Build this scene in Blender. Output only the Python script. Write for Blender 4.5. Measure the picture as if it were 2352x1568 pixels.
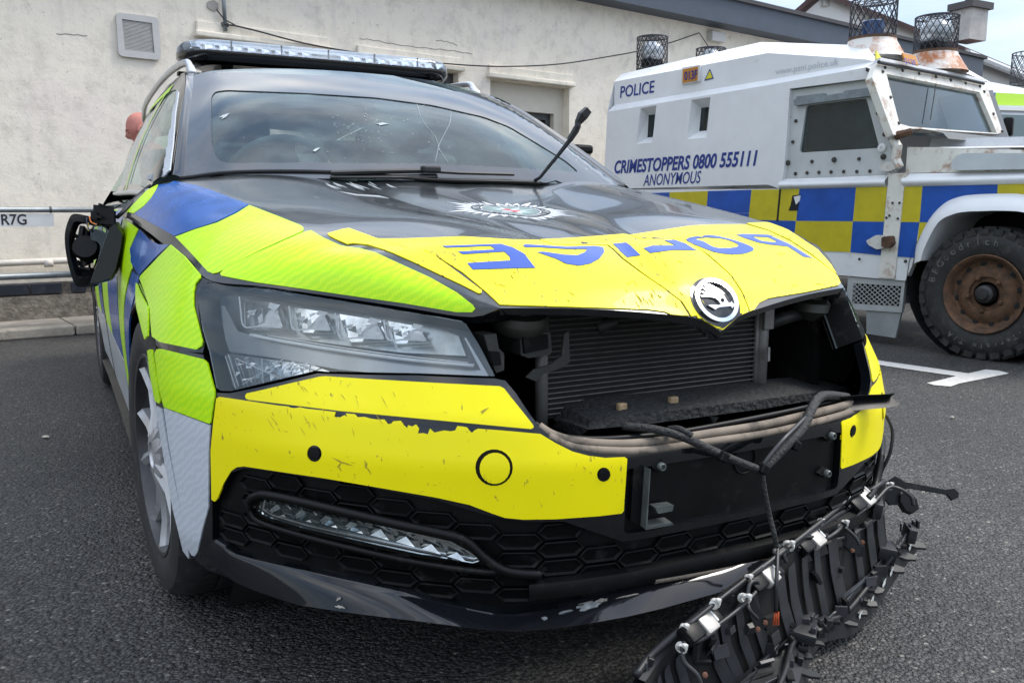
import bpy, bmesh, math, random
from math import radians as R_, sin, cos, pi, sqrt, atan2
from mathutils import Vector as V, Matrix, geometry
from mathutils.bvhtree import BVHTree
random.seed(7)
for o in list(bpy.data.objects): bpy.data.objects.remove(o)
SC = bpy.context.scene
COL = SC.collection
# ---------------------------------------------------------------- camera
CAM_LOC = V((-1.0881, -2.0405, .8969)); YAW, PITCH, FPX, PW, PH = .4938, -.1509, 1949.5, 2352, 1568
cd = bpy.data.cameras.new('camera'); cam = bpy.data.objects.new('camera', cd); COL.objects.link(cam)
cd.sensor_width = 36; cd.lens = 36 * FPX / PW; cd.clip_start = .05; cd.clip_end = 600
cam.location = CAM_LOC; cam.rotation_euler = (pi / 2 + PITCH, 0, -YAW)
SC.camera = cam
# ---------------------------------------------------------------- world, sun, exposure
SUN_EL, SUN_AZ = R_(54), R_(104)      # azimuth clockwise from +Y: behind the camera
w = bpy.data.worlds.new('World'); SC.world = w; w.use_nodes = True
nt = w.node_tree; N = nt.nodes; L = nt.links
N.clear()
sky = N.new('ShaderNodeTexSky'); sky.sky_type = 'NISHITA'; sky.sun_disc = False
sky.sun_elevation = SUN_EL; sky.sun_rotation = SUN_AZ; sky.dust_density = 1.2; sky.ozone_density = 1.5
tc = N.new('ShaderNodeTexCoord'); mp = N.new('ShaderNodeMapping'); mp.inputs['Scale'].default_value = (1, 1, 2.6)
mp.inputs['Location'].default_value = (3.3, .2, 1.9)
nz = N.new('ShaderNodeTexNoise'); nz.inputs['Scale'].default_value = 1.7; nz.inputs['Detail'].default_value = 7
nz.inputs['Roughness'].default_value = .55
cr = N.new('ShaderNodeValToRGB'); cr.color_ramp.elements[0].position = .45; cr.color_ramp.elements[1].position = .72
cr.color_ramp.elements[0].color = (.30,) * 3 + (1,); cr.color_ramp.elements[1].color = (1, 1, 1, 1)
nz2 = N.new('ShaderNodeTexNoise'); nz2.inputs['Scale'].default_value = 3.1; nz2.inputs['Detail'].default_value = 5
cr2 = N.new('ShaderNodeValToRGB'); cr2.color_ramp.elements[0].position = .35; cr2.color_ramp.elements[1].position = .68
cr2.color_ramp.elements[0].color = (5.3, 6.8, 9.0, 1); cr2.color_ramp.elements[1].color = (14.0, 13.8, 13.4, 1)
mx = N.new('ShaderNodeMix'); mx.data_type = 'RGBA'
bg = N.new('ShaderNodeBackground'); bg.inputs['Strength'].default_value = .15
out = N.new('ShaderNodeOutputWorld')
L.new(tc.outputs['Generated'], mp.inputs['Vector']); L.new(mp.outputs[0], nz.inputs['Vector']); L.new(mp.outputs[0], nz2.inputs['Vector'])
L.new(nz.outputs['Fac'], cr.inputs[0]); L.new(nz2.outputs['Fac'], cr2.inputs[0])
L.new(cr.outputs[0], mx.inputs[0]); L.new(sky.outputs[0], mx.inputs[6]); L.new(cr2.outputs[0], mx.inputs[7])
# an overcast sky: zenith three times as bright as the horizon, all the way round
sx = N.new('ShaderNodeSeparateXYZ'); L.new(tc.outputs['Generated'], sx.inputs[0])
mr_ = N.new('ShaderNodeMapRange'); mr_.inputs[1].default_value = 0; mr_.inputs[2].default_value = 1; mr_.inputs[3].default_value = .36; mr_.inputs[4].default_value = 1.05; L.new(sx.outputs[2], mr_.inputs[0])
vm = N.new('ShaderNodeVectorMath'); vm.operation = 'SCALE'; L.new(mx.outputs[2], vm.inputs[0]); L.new(mr_.outputs[0], vm.inputs['Scale'])
L.new(vm.outputs[0], bg.inputs['Color']); L.new(bg.outputs[0], out.inputs[0])
sd = bpy.data.lights.new('sun', 'SUN'); sd.energy = 1.5; sd.angle = R_(18); sd.color = (1, .95, .86)
so = bpy.data.objects.new('sun', sd); COL.objects.link(so)
so.rotation_euler = V((sin(SUN_AZ) * cos(SUN_EL), cos(SUN_AZ) * cos(SUN_EL), sin(SUN_EL))).to_track_quat('Z', 'Y').to_euler()
so.location = (9, -3, 12)
SC.view_settings.view_transform = 'Standard'; SC.view_settings.look = 'None'
SC.view_settings.gamma = 1; SC.view_settings.exposure = 1.05; SC.view_settings.use_curve_mapping = False
# ---------------------------------------------------------------- picture rays (to place traced outlines on real surfaces)
CF = V((sin(YAW) * cos(PITCH), cos(YAW) * cos(PITCH), sin(PITCH))); CR = V((cos(YAW), -sin(YAW), 0)); CU = CR.cross(CF)
def ray(px, py): return (CF + CR * ((px - PW / 2) / FPX) - CU * ((py - PH / 2) / FPX)).normalized()
def at(px, py, axis, v):
    d = ray(px, py); return CAM_LOC + d * ((v - CAM_LOC[axis]) / d[axis])
def atpl(px, py, p0, n):
    d = ray(px, py); return CAM_LOC + d * ((V(p0) - CAM_LOC).dot(n) / d.dot(n))
def pj(p):
    d = V(p) - CAM_LOC; z = d.dot(CF); return (PW / 2 + FPX * d.dot(CR) / z, PH / 2 - FPX * d.dot(CU) / z)
# ---------------------------------------------------------------- objects
def tag(o, label=None, cat=None, group=None, kind=None):
    if label: o['label'] = label
    if cat: o['category'] = cat
    if group: o['group'] = group
    if kind: o['kind'] = kind
    return o
def empty(name, loc=(0, 0, 0), rz=0, label=None, cat=None, group=None):
    o = bpy.data.objects.new(name, None); COL.objects.link(o); o.location = loc; o.rotation_euler = (0, 0, rz)
    o.empty_display_size = .1
    return tag(o, label, cat, group)
def mobj(name, verts, faces, mat, parent=None, smooth=False, normals=None, mats=None, fm=None):
    me = bpy.data.meshes.new(name); me.from_pydata([tuple(v) for v in verts], [], [tuple(f) for f in faces]); me.update()
    for m in (mats or [mat]): me.materials.append(m)
    if fm: me.polygons.foreach_set('material_index', fm)
    if smooth or normals: me.polygons.foreach_set('use_smooth', [True] * len(me.polygons))
    if normals: me.normals_split_custom_set_from_vertices([tuple(n) for n in normals])
    o = bpy.data.objects.new(name, me); COL.objects.link(o)
    if parent: o.parent = parent
    return o
def mirror_of(o, parent=None):
    me = o.data.copy()
    nr = [V((-n.vector.x, n.vector.y, n.vector.z)) for n in me.corner_normals] if me.has_custom_normals else None
    vs = [(-v.co.x, v.co.y, v.co.z) for v in me.vertices]
    fs = [tuple(reversed(p.vertices)) for p in me.polygons]
    fmi = [p.material_index for p in me.polygons]
    vn = None
    if nr:
        vn = [V((0, 0, 0))] * len(vs)
        for l, n in zip(me.loops, nr): vn[l.vertex_index] = n
    c = mobj(o.name.split('.')[0], vs, fs, None, parent or o.parent, o.data.polygons[0].use_smooth, vn, mats=list(o.data.materials), fm=fmi)
    bpy.data.meshes.remove(me)
    return c
class MB:
    def __init__(s): s.v = []; s.f = []; s.fm = []; s.mi = 0
    def add(s, vs, fs):
        b = len(s.v); s.v += [V(v) for v in vs]; s.f += [tuple(i + b for i in f) for f in fs]; s.fm += [s.mi] * len(fs); return s
    def box(s, c, d, m=None, bev=0):
        x, y, z = d[0] / 2, d[1] / 2, d[2] / 2
        if bev:
            b = bev; vs = []; 
            bm = bmesh.new(); bmesh.ops.create_cube(bm, size=1)
            for v in bm.verts: v.co = V((v.co.x * d[0], v.co.y * d[1], v.co.z * d[2]))
            bmesh.ops.bevel(bm, geom=list(bm.edges), offset=b, segments=2, affect='EDGES', profile=.5)
            bm.verts.index_update(); vs = [v.co.copy() for v in bm.verts]; fs = [[v.index for v in f.verts] for f in bm.faces]; bm.free()
        else:
            vs = [V((a, b_, c_)) for a in (-x, x) for b_ in (-y, y) for c_ in (-z, z)]
            fs = [(0, 1, 3, 2), (4, 6, 7, 5), (0, 4, 5, 1), (2, 3, 7, 6), (0, 2, 6, 4), (1, 5, 7, 3)]
        if m: vs = [m @ v for v in vs]
        return s.add([v + V(c) for v in vs], fs)
    def tube(s, pts, r, n=8, cap=True):
        pts = [V(p) for p in pts]; k = len(pts); rs = r if isinstance(r, (list, tuple)) else [r] * k
        t0 = (pts[1] - pts[0]).normalized(); a = t0.orthogonal().normalized(); vs = []
        for i, p in enumerate(pts):
            t = (pts[min(i + 1, k - 1)] - pts[max(i - 1, 0)]).normalized(); a = (a - t * a.dot(t)).normalized(); b = t.cross(a)
            vs += [p + (a * cos(2 * pi * j / n) + b * sin(2 * pi * j / n)) * rs[i] for j in range(n)]
        fs = [(i * n + j, i * n + (j + 1) % n, (i + 1) * n + (j + 1) % n, (i + 1) * n + j) for i in range(k - 1) for j in range(n)]
        if cap: fs += [tuple(reversed(range(n))), tuple(range((k - 1) * n, k * n))]
        return s.add(vs, fs)
    def lathe(s, prof, m, n=24, close=False):      # prof: (radius, height) about local z
        k = len(prof); vs = [m @ V((r * cos(2 * pi * j / n), r * sin(2 * pi * j / n), h)) for r, h in prof for j in range(n)]
        fs = [(i * n + j, i * n + (j + 1) % n, (i + 1) * n + (j + 1) % n, (i + 1) * n + j) for i in range(k - 1) for j in range(n)]
        if close: fs += [tuple(reversed(range(n))), tuple(range((k - 1) * n, k * n))]
        return s.add(vs, fs)
    def grid(s, rows, closed=False):
        nr, nc = len(rows), len(rows[0])
        vs = [p for r in rows for p in r]; cc = nc if closed else nc - 1
        return s.add(vs, [(i * nc + j, i * nc + (j + 1) % nc, (i + 1) * nc + (j + 1) % nc, (i + 1) * nc + j) for i in range(nr - 1) for j in range(cc)])
    def prism(s, poly, depth, m):                  # poly in local xy, extruded along local z by depth, placed by matrix m
        n = len(poly); vs = [m @ V((x, y, 0)) for x, y in poly] + [m @ V((x, y, depth)) for x, y in poly]
        tri = tess(poly)
        fs = [tuple(reversed(t)) for t in tri] + [tuple(i + n for i in t) for t in tri] + [(i, (i + 1) % n, n + (i + 1) % n, n + i) for i in range(n)]
        return s.add(vs, fs)
    def obj(s, name, mat, parent=None, smooth=False, mats=None):
        o = mobj(name, s.v, s.f, mat, parent, False, mats=mats, fm=s.fm if mats else None)
        if smooth:
            me = o.data; me.polygons.foreach_set('use_smooth', [True] * len(me.polygons))
            if smooth is not True: me.set_sharp_from_angle(angle=R_(smooth))
        return o
def area2(p): return sum(p[i][0] * p[(i + 1) % len(p)][1] - p[(i + 1) % len(p)][0] * p[i][1] for i in range(len(p))) / 2
def tess(poly):
    t = geometry.tessellate_polygon([[V((x, y, 0)) for x, y in poly]])
    r = []
    for a, b, c in t:
        A = (poly[b][0] - poly[a][0]) * (poly[c][1] - poly[a][1]) - (poly[c][0] - poly[a][0]) * (poly[b][1] - poly[a][1])
        r.append((a, b, c) if A > 0 else (a, c, b))
    return r
def frame(o, z, x=None):                           # matrix with origin o, local z axis, optional local x hint
    z = V(z).normalized(); x = V(x) if x is not None else z.orthogonal()
    x = (x - z * x.dot(z)).normalized(); y = z.cross(x)
    return Matrix(((x.x, y.x, z.x, o[0]), (x.y, y.y, z.y, o[1]), (x.z, y.z, z.z, o[2]), (0, 0, 0, 1)))
def rnd(pts, r, n=4, only=None):                   # fillet the corners of a polygon
    o = []; k = len(pts)
    for i, p in enumerate(pts):
        p = V(p); a = V(pts[i - 1]); b = V(pts[(i + 1) % k]); da, db = (a - p), (b - p)
        if only is not None and i not in only: o.append(tuple(p)); continue
        q = min(r, da.length * .48, db.length * .48); pa = p + da.normalized() * q; pb = p + db.normalized() * q
        for j in range(n + 1):
            t = j / n; o.append(tuple(pa * (1 - t) ** 2 + p * 2 * t * (1 - t) + pb * t * t))
    return o
def crv(pts, n=6, closed=False):                   # Catmull-Rom through points of any dimension
    P = [V(p) for p in pts]; k = len(P); o = []
    for i in range(k if closed else k - 1):
        g = (lambda j: P[j % k]) if closed else (lambda j: P[j] if 0 <= j < k else (P[0] * 2 - P[1] if j < 0 else P[-1] * 2 - P[-2]))
        a, b, c, d = g(i - 1), g(i), g(i + 1), g(i + 2)
        for j in range(n):
            t = j / n; o.append(.5 * ((2 * b) + (c - a) * t + (2 * a - 5 * b + 4 * c - d) * t * t + (3 * b - a - 3 * c + d) * t ** 3))
    if not closed: o.append(P[-1])
    return o
def lerp(x, xs, ys):
    if x <= xs[0]: return ys[0]
    for i in range(len(xs) - 1):
        if x <= xs[i + 1]: return ys[i] + (ys[i + 1] - ys[i]) * (x - xs[i]) / (xs[i + 1] - xs[i])
    return ys[-1]
def inpoly(x, y, loops):
    c = False
    for p in loops:
        j = len(p) - 1
        for i in range(len(p)):
            if (p[i][1] > y) != (p[j][1] > y) and x < (p[j][0] - p[i][0]) * (y - p[i][1]) / (p[j][1] - p[i][1]) + p[i][0]: c = not c
            j = i
    return c
class Surf:                                        # a smooth grid surface that outlines can be laid on
    def __init__(s, rows, flip=False):
        s.rows = rows; nr, nc = len(rows), len(rows[0]); s.v = [V(p) for r in rows for p in r]
        s.q = [(i * nc + j, i * nc + j + 1, (i + 1) * nc + j + 1, (i + 1) * nc + j) for i in range(nr - 1) for j in range(nc - 1)]
        if flip: s.q = [tuple(reversed(f)) for f in s.q]
        s.t = [t for q in s.q for t in ((q[0], q[1], q[2]), (q[0], q[2], q[3]))]
        s.b = BVHTree.FromPolygons(s.v, s.t); s.n = [V((0, 0, 0)) for _ in s.v]
        for a, b, c in s.t:
            nn = (s.v[b] - s.v[a]).cross(s.v[c] - s.v[a])
            for i in (a, b, c): s.n[i] = s.n[i] + nn
        s.n = [n.normalized() for n in s.n]
    def cast(s, o, d):
        h = s.b.ray_cast(o, d)
        if h[0] is None: return None
        return s._n(h[0], h[2])
    def _n(s, P, fi):
        a, b, c = s.t[fi]
        w_ = geometry.barycentric_transform(P, s.v[a], s.v[b], s.v[c], s.n[a], s.n[b], s.n[c])
        return P, w_.normalized()
    def near(s, P):
        h = s.b.find_nearest(P); return s._n(h[0], h[2])
    def px(s, p):
        h = s.cast(CAM_LOC, ray(*p))
        if h is None:                              # just off the edge: nearest surface point to the ray
            d = ray(*p); best = None
            for k in range(60):
                q = CAM_LOC + d * (.9 + k * .06); r = s.b.find_nearest(q)
                if best is None or r[3] < best[0]: best = (r[3], r[0], r[2])
            h = s._n(best[1], best[2])
        return h
    def side(s, p): return s.cast(V((-4, p[0], p[1])), V((1, 0, 0))) or s.near(V((-1, p[0], p[1])))
    def sidel(s, p): return s.cast(V((4, p[0], p[1])), V((-1, 0, 0))) or s.near(V((1, p[0], p[1])))
    def top(s, p): return s.cast(V((p[0], p[1], 4)), V((0, 0, -1))) or s.near(V((p[0], p[1], 1)))
def patch(name, loops, proj, mat, parent=None, off=.0015, th=.004, step=14, mirror=False, mats=None, matfn=None, maxlen=None):
    if not isinstance(loops[0][0], (list, tuple, V)): loops = [loops]
    Ls = []
    for lp in loops:
        q = []
        for i, p in enumerate(lp):
            a, b = V(p[:2]), V(lp[(i + 1) % len(lp)][:2]); k = max(1, int((b - a).length / step + .5))
            q += [a + (b - a) * (j / k) for j in range(k)]
        Ls.append(q)
    vs = [p for q in Ls for p in q]; ed = []; b0 = 0
    for q in Ls: ed += [(b0 + i, b0 + (i + 1) % len(q)) for i in range(len(q))]; b0 += len(q)
    x0, x1 = min(p.x for p in Ls[0]), max(p.x for p in Ls[0]); y0, y1 = min(p.y for p in Ls[0]), max(p.y for p in Ls[0])
    yy = y0 + step / 2; row = 0; kk = [(p.x, p.y) for p in vs]
    from mathutils.kdtree import KDTree
    kd = KDTree(len(kk))
    for i, p in enumerate(kk): kd.insert((p[0], p[1], 0), i)
    kd.balance()
    while yy < y1:
        xx = x0 + step * (.25 + .5 * (row % 2))
        while xx < x1:
            if inpoly(xx, yy, Ls) and kd.find((xx, yy, 0))[2] > step * .45: vs.append(V((xx, yy)))
            xx += step
        yy += step * .87; row += 1
    r = geometry.delaunay_2d_cdt(vs, ed, [], 0, 1e-6 * (x1 - x0))
    pv, tris = r[0], []
    for t in r[2]:
        cx = sum(pv[i].x for i in t) / len(t); cy = sum(pv[i].y for i in t) / len(t)
        if inpoly(cx, cy, Ls): tris.append(tuple(t))
    H = [proj((p.x, p.y)) for p in pv]
    n0 = H[len(H) // 2][1]
    top = []; nor = []
    for (P, n) in H:
        top.append(P + n * off); nor.append(n)
    # orientation
    fs = []
    for t in tris:
        a, b, c = t; fn = (top[b] - top[a]).cross(top[c] - top[a])
        fs.append(t if fn.dot(nor[a] + nor[b] + nor[c]) >= 0 else (a, c, b))
    if maxlen: fs = [t for t in fs if max((top[t[i]] - top[t[i - 1]]).length for i in range(3)) < maxlen]
    nv = len(top); cnt = {}
    for t in fs:
        for i in range(3): cnt[(t[i], t[(i + 1) % 3])] = 1
    be = [e for e in cnt if (e[1], e[0]) not in cnt]
    if th:
        for a, b in be:
            out_ = (top[b] - top[a]).cross((nor[a] + nor[b])).normalized(); k = len(top)
            top += [top[a].copy(), top[b].copy(), top[b] - nor[b] * th, top[a] - nor[a] * th]; nor += [out_] * 4
            fs.append((k + 1, k, k + 3, k + 2))
    fm = None
    if matfn: fm = [matfn([pv[i] for i in t]) if max(t) < nv else 0 for t in fs]
    o = mobj(name, top, fs, mat, parent, True, nor, mats=mats, fm=fm)
    if mirror: return o, mirror_of(o)
    return o
# ---------------------------------------------------------------- materials
MATS = {}
def mat(name, col, rough=.5, metal=0, coat=0, var=.12, vs=6., bump=0., bs=120., spec=.5, ior=None, dirt_haze=None, dcol=(.2, .17, .13), ds=3., dthr=.55, alpha=None, rvar=.08):
    if name in MATS: return MATS[name]
    m = bpy.data.materials.new(name); m.use_nodes = True; nt = m.node_tree; n = nt.nodes; l = nt.links; p = n['Principled BSDF']
    p.inputs['Metallic'].default_value = metal; p.inputs['Roughness'].default_value = rough
    p.inputs['Coat Weight'].default_value = coat; p.inputs['Coat Roughness'].default_value = .04
    p.inputs['Specular IOR Level'].default_value = spec
    t = n.new('ShaderNodeTexCoord'); geo = n.new('ShaderNodeNewGeometry')
    z = n.new('ShaderNodeTexNoise'); z.inputs['Scale'].default_value = vs; z.inputs['Detail'].default_value = 6; z.inputs['Roughness'].default_value = .62
    l.new(geo.outputs['Position'], z.inputs['Vector'])
    r = n.new('ShaderNodeValToRGB'); r.color_ramp.elements[0].position = .3; r.color_ramp.elements[1].position = .7
    a = [max(0, c * (1 - var)) for c in col]; b = [c * (1 + var) for c in col]
    r.color_ramp.elements[0].color = (*a, 1); r.color_ramp.elements[1].color = (*b, 1)
    l.new(z.outputs['Fac'], r.inputs[0]); cout = r.outputs[0]
    if dirt_haze:
        z2 = n.new('ShaderNodeTexNoise'); z2.inputs['Scale'].default_value = ds; z2.inputs['Detail'].default_value = 9; z2.inputs['Roughness'].default_value = .7
        l.new(geo.outputs['Position'], z2.inputs['Vector'])
        r2 = n.new('ShaderNodeValToRGB'); r2.color_ramp.elements[0].position = dthr; r2.color_ramp.elements[1].position = min(1, dthr + .14)
        r2.color_ramp.elements[0].color = (0, 0, 0, 1); r2.color_ramp.elements[1].color = (dirt_haze,) * 3 + (1,)
        l.new(z2.outputs['Fac'], r2.inputs[0])
        mm = n.new('ShaderNodeMix'); mm.data_type = 'RGBA'; mm.inputs[7].default_value = (*dcol, 1)
        l.new(r2.outputs[0], mm.inputs[0]); l.new(cout, mm.inputs[6]); cout = mm.outputs[2]
    l.new(cout, p.inputs['Base Color'])
    if rvar:
        mr = n.new('ShaderNodeMapRange'); mr.inputs[3].default_value = max(.02, rough - rvar); mr.inputs[4].default_value = min(1, rough + rvar)
        l.new(z.outputs['Fac'], mr.inputs[0]); l.new(mr.outputs[0], p.inputs['Roughness'])
    if bump:
        z3 = n.new('ShaderNodeTexNoise'); z3.inputs['Scale'].default_value = bs; z3.inputs['Detail'].default_value = 4
        l.new(geo.outputs['Position'], z3.inputs['Vector'])
        bp = n.new('ShaderNodeBump'); bp.inputs['Strength'].default_value = bump; bp.inputs['Distance'].default_value = .01
        l.new(z3.outputs['Fac'], bp.inputs['Height']); l.new(bp.outputs[0], p.inputs['Normal'])
    MATS[name] = m; return m
def glass(name, tint=(.9, .95, .93), rough=.0, ior=1.45, dirt_haze=0., haze_col=(.30, .41, .42)):
    if name in MATS: return MATS[name]
    m = bpy.data.materials.new(name); m.use_nodes = True; nt = m.node_tree; n = nt.nodes; l = nt.links; n.clear()
    o = n.new('ShaderNodeOutputMaterial'); tr = n.new('ShaderNodeBsdfTransparent'); tr.inputs[0].default_value = (*tint, 1)
    gl = n.new('ShaderNodeBsdfGlossy'); gl.inputs['Roughness'].default_value = rough; gl.inputs[0].default_value = (.90, .97, 1, 1)
    fr = n.new('ShaderNodeFresnel'); fr.inputs[0].default_value = ior
    mx = n.new('ShaderNodeMixShader'); l.new(fr.outputs[0], mx.inputs[0]); l.new(tr.outputs[0], mx.inputs[1]); l.new(gl.outputs[0], mx.inputs[2])
    if dirt_haze:  # diffuse haze painted in for pale sky reflection, along with dust
        geo = n.new('ShaderNodeNewGeometry'); z = n.new('ShaderNodeTexNoise'); z.inputs['Scale'].default_value = 5; z.inputs['Detail'].default_value = 8
        l.new(geo.outputs['Position'], z.inputs['Vector']); df = n.new('ShaderNodeBsdfDiffuse'); df.inputs[0].default_value = (*haze_col, 1)
        rp = n.new('ShaderNodeValToRGB'); rp.color_ramp.elements[0].position = .45; rp.color_ramp.elements[1].position = .8
        rp.color_ramp.elements[0].color = (0.02,) * 3 + (1,); rp.color_ramp.elements[1].color = (dirt_haze,) * 3 + (1,); l.new(z.outputs['Fac'], rp.inputs[0])
        m2 = n.new('ShaderNodeMixShader'); l.new(rp.outputs[0], m2.inputs[0]); l.new(mx.outputs[0], m2.inputs[1]); l.new(df.outputs[0], m2.inputs[2]); mx = m2
    l.new(mx.outputs[0], o.inputs[0]); MATS[name] = m; return m
# ================================================================ patrol car : base surfaces
BLACK = mat('black_paint', (.004, .005, .006), .08, coat=.3, var=.25, vs=8, dirt_haze=.2, dcol=(.07, .075, .07), ds=9, dthr=.62, rvar=.05)
PLAST = mat('black_plastic', (.004, .0042, .0045), .42, spec=.2, var=.25, vs=18, dirt_haze=.5, dcol=(.05, .047, .04), ds=14, dthr=.58)
MATT = mat('matt_black', (.005, .005, .005), .75, spec=.2, var=.3, vs=14, dirt_haze=.6, dcol=(.05, .045, .04), ds=20, dthr=.56)
RUB = mat('tyre_rubber', (.016, .016, .017), .7, var=.25, vs=25, dirt_haze=.6, dcol=(.06, .055, .048), ds=22, dthr=.52)
ALLOY = mat('grey_alloy', (.50, .50, .51), .32, metal=.55, var=.12, vs=12, dirt_haze=.5, dcol=(.10, .085, .07), ds=10, dthr=.55)
CHROME = mat('bright_chrome', (.82, .83, .84), .12, metal=1, var=.05)
SILV = mat('silver_paint', (.55, .56, .58), .3, metal=.6, var=.08)
PLAN = crv([(0, -.925), (.13, -.921), (.26, -.911), (.42, -.868), (.55, -.782), (.66, -.677), (.75, -.563), (.83, -.43), (.885, -.31), (.918, -.2), (.932, -.05), (.935, .2), (.932, .66), (.928, 1.2), (.925, 2.), (.93, 2.84), (.915, 3.3), (.86, 3.65), (.72, 3.85), (.4, 3.94), (0, 3.96)], 6)
PLAN[0] = V((0, -.925)); PLAN[-1] = V((0, 3.96))
ZP = [.10, .16, .25, .38, .48, .55, .626, .68, .74, .80, .89, .95]
DPF = [.08, .045, .012, 0, 0, .015, .052, .078, .108, .15, .22, .3]
DPC = [.04, .02, .002, 0, 0, 0, .008, .025, .052, .088, .14, .2]
DPM = [.05, .03, .01, .002, 0, 0, 0, .006, .02, .04, .078, .14]
DPR = [.08, .05, .025, .012, .005, 0, 0, .002, .004, .010, .028, .13]
def dins(z, y):
    v = [lerp(z, ZP, d) for d in (DPF, DPC, DPM, DPR)]
    return lerp(y, [-.62, -.26, .2, .66], v)
FS = [0.]
for i in range(1, len(PLAN)): FS.append(FS[-1] + (PLAN[i] - PLAN[i - 1]).length)
FN = []
for i in range(len(PLAN)):
    t = PLAN[min(i + 1, len(PLAN) - 1)] - PLAN[max(i - 1, 0)]
    if i == 0 or i == len(PLAN) - 1: t.y = 0
    t.normalize(); FN.append(V((t.y, -t.x)))
def feval(u, z):                                   # u = signed plan length from the centre line (negative = car's right), z = height
    s = abs(u); i = 0
    while i < len(FS) - 2 and s > FS[i + 1]: i += 1
    k = (s - FS[i]) / (FS[i + 1] - FS[i]); p = PLAN[i].lerp(PLAN[i + 1], k); n = FN[i].lerp(FN[i + 1], k).normalized()
    q = p - n * dins(z, p.y); sg = -1 if u <= 0 else 1
    return V((sg * q.x, q.y, z))
zrows = [.10 + .85 * i / 60 for i in range(61)]
ucols = [-s for s in reversed(FS)] + FS[1:]
FAS = Surf([[feval(u, z) for u in ucols] for z in zrows])
if FAS.n[len(ucols) * 20 + len(ucols) // 2].y > 0: FAS = Surf(FAS.rows, True)
def fuz(px, py):                                   # picture point -> (u, z) on the fascia
    P, n = FAS.px((px, py)); best = 1e9; bu = 0
    sg = -1 if P.x < 0 else 1
    for i in range(len(FS) - 1):
        for k in (0, .25, .5, .75):
            u = FS[i] + (FS[i + 1] - FS[i]) * k; q = feval(sg * u, P.z); d = (q - P).length
            if d < best: best = d; bu = sg * u
    return bu, P.z
def fproj(p):                                      # (u, z) projector with normals
    P = feval(*p); return FAS.near(P)
def curtain(px, py, plan):                         # picture point on the vertical sheet over a plan polyline (x positive = right half)
    d = ray(px, py); best = (9, None)
    for i in range(len(plan) - 1):
        for k in range(40):
            x = plan[i][0] + (plan[i + 1][0] - plan[i][0]) * k / 40; y = plan[i][1] + (plan[i + 1][1] - plan[i][1]) * k / 40
            t = (y - CAM_LOC.y) / d.y; P = CAM_LOC + d * t; e = abs(P.x + x)
            if e < best[0]: best = (e, P)
    return best[1]
# ---- bonnet
C0 = [(0, -.842, .676), (0, -.829, .715), (0, -.792, .760), (0, -.716, .810), (0, -.64, .836), (0, -.57, .842), (0, -.49, .836), (0, -.42, .845), (0, -.3, .863), (0, -.04, .895), (0, .2, .938), (0, .38, .986)]
C1 = [(.077, -.835, .709), (.085, -.81, .735), (.091, -.787, .757), (.095, -.70, .800), (.098, -.62, .829), (.10, -.57, .834), (.106, -.50, .827), (.122, -.42, .838), (.15, -.3, .858), (.21, -.04, .896), (.27, .2, .942), (.31, .41, .985)]
C2 = [(.421, -.76, .735), (.455, -.71, .753), (.505, -.636, .786), (.552, -.544, .821), (.589, -.452, .831), (.609, -.403, .849), (.638, -.289, .873), (.693, -.001, .914), (.73, .27, .952), (.759, .538, .988)]
EPL = [(.421, -.76), (.48, -.70), (.583, -.60), (.665, -.5), (.76, -.39), (.824, -.28), (.838, -.17), (.85, -.04), (.873, .2), (.897, .5), (.912, .67)]
EPX = [(1148, 709), (1080, 728), (925, 705), (750, 679), (600, 657), (485, 645), (440, 607), (405, 585), (350, 540), (300, 505), (277, 494)]
EDG = []
for p in EPX:
    q = curtain(*p, EPL); EDG.append((-q.x, q.y, q.z))
EDG[0] = C2[0]
EDG = sorted(EDG, key=lambda q: q[1])
def oncurve(c, t):
    d = crv(c, 8); y = d[0].y + (d[-1].y - d[0].y) * t
    for i in range(len(d) - 1):
        if d[i + 1].y >= y or i == len(d) - 2:
            k = (y - d[i].y) / max(1e-6, d[i + 1].y - d[i].y); return d[i].lerp(d[i + 1], min(1, max(0, k)))
BROWS = []
for i in range(57):
    t = (i / 56) ** 1.25
    a, b, c, e = (oncurve(q, t) for q in (C0, C1, C2, EDG))
    row = []
    for j in range(5): k = j / 5; row.append(a.lerp(b, k) + V((0, 0, .006 * sin(pi * k))))
    for j in range(16):
        k = j / 16; p = b.lerp(c, k); row.append(p + V((0, 0, .020 * sin(pi * k) * min(1, .25 + t * 2) + (.010 * sin(pi * k) * math.exp(-((t - .14) / .07) ** 2)))))
    nn = (e - c); 
    for j in range(11):
        k = j / 10; bl = .022 * sin(pi * k) * min(1, t * 5); row.append(c.lerp(e, k) + V((.6, 0, .8)) * bl)
    for p in row:
        p.z += .0030 * sin(9 * p.x + 2.6) * sin(12 * p.y + 1.2) * math.exp(-((p.x - .25) ** 2 + (p.y + .22) ** 2) / .12) * min(1, t * 4)
    BROWS.append(row)
def mrow(r, damp=False): return [V((-p.x, p.y, p.z)) for p in reversed(r)] + [p.copy() for p in r[1:]]
BON = Surf([mrow(r) for r in BROWS])
if BON.n[len(BON.n) // 2].z < 0: BON = Surf(BON.rows, True)
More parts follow.
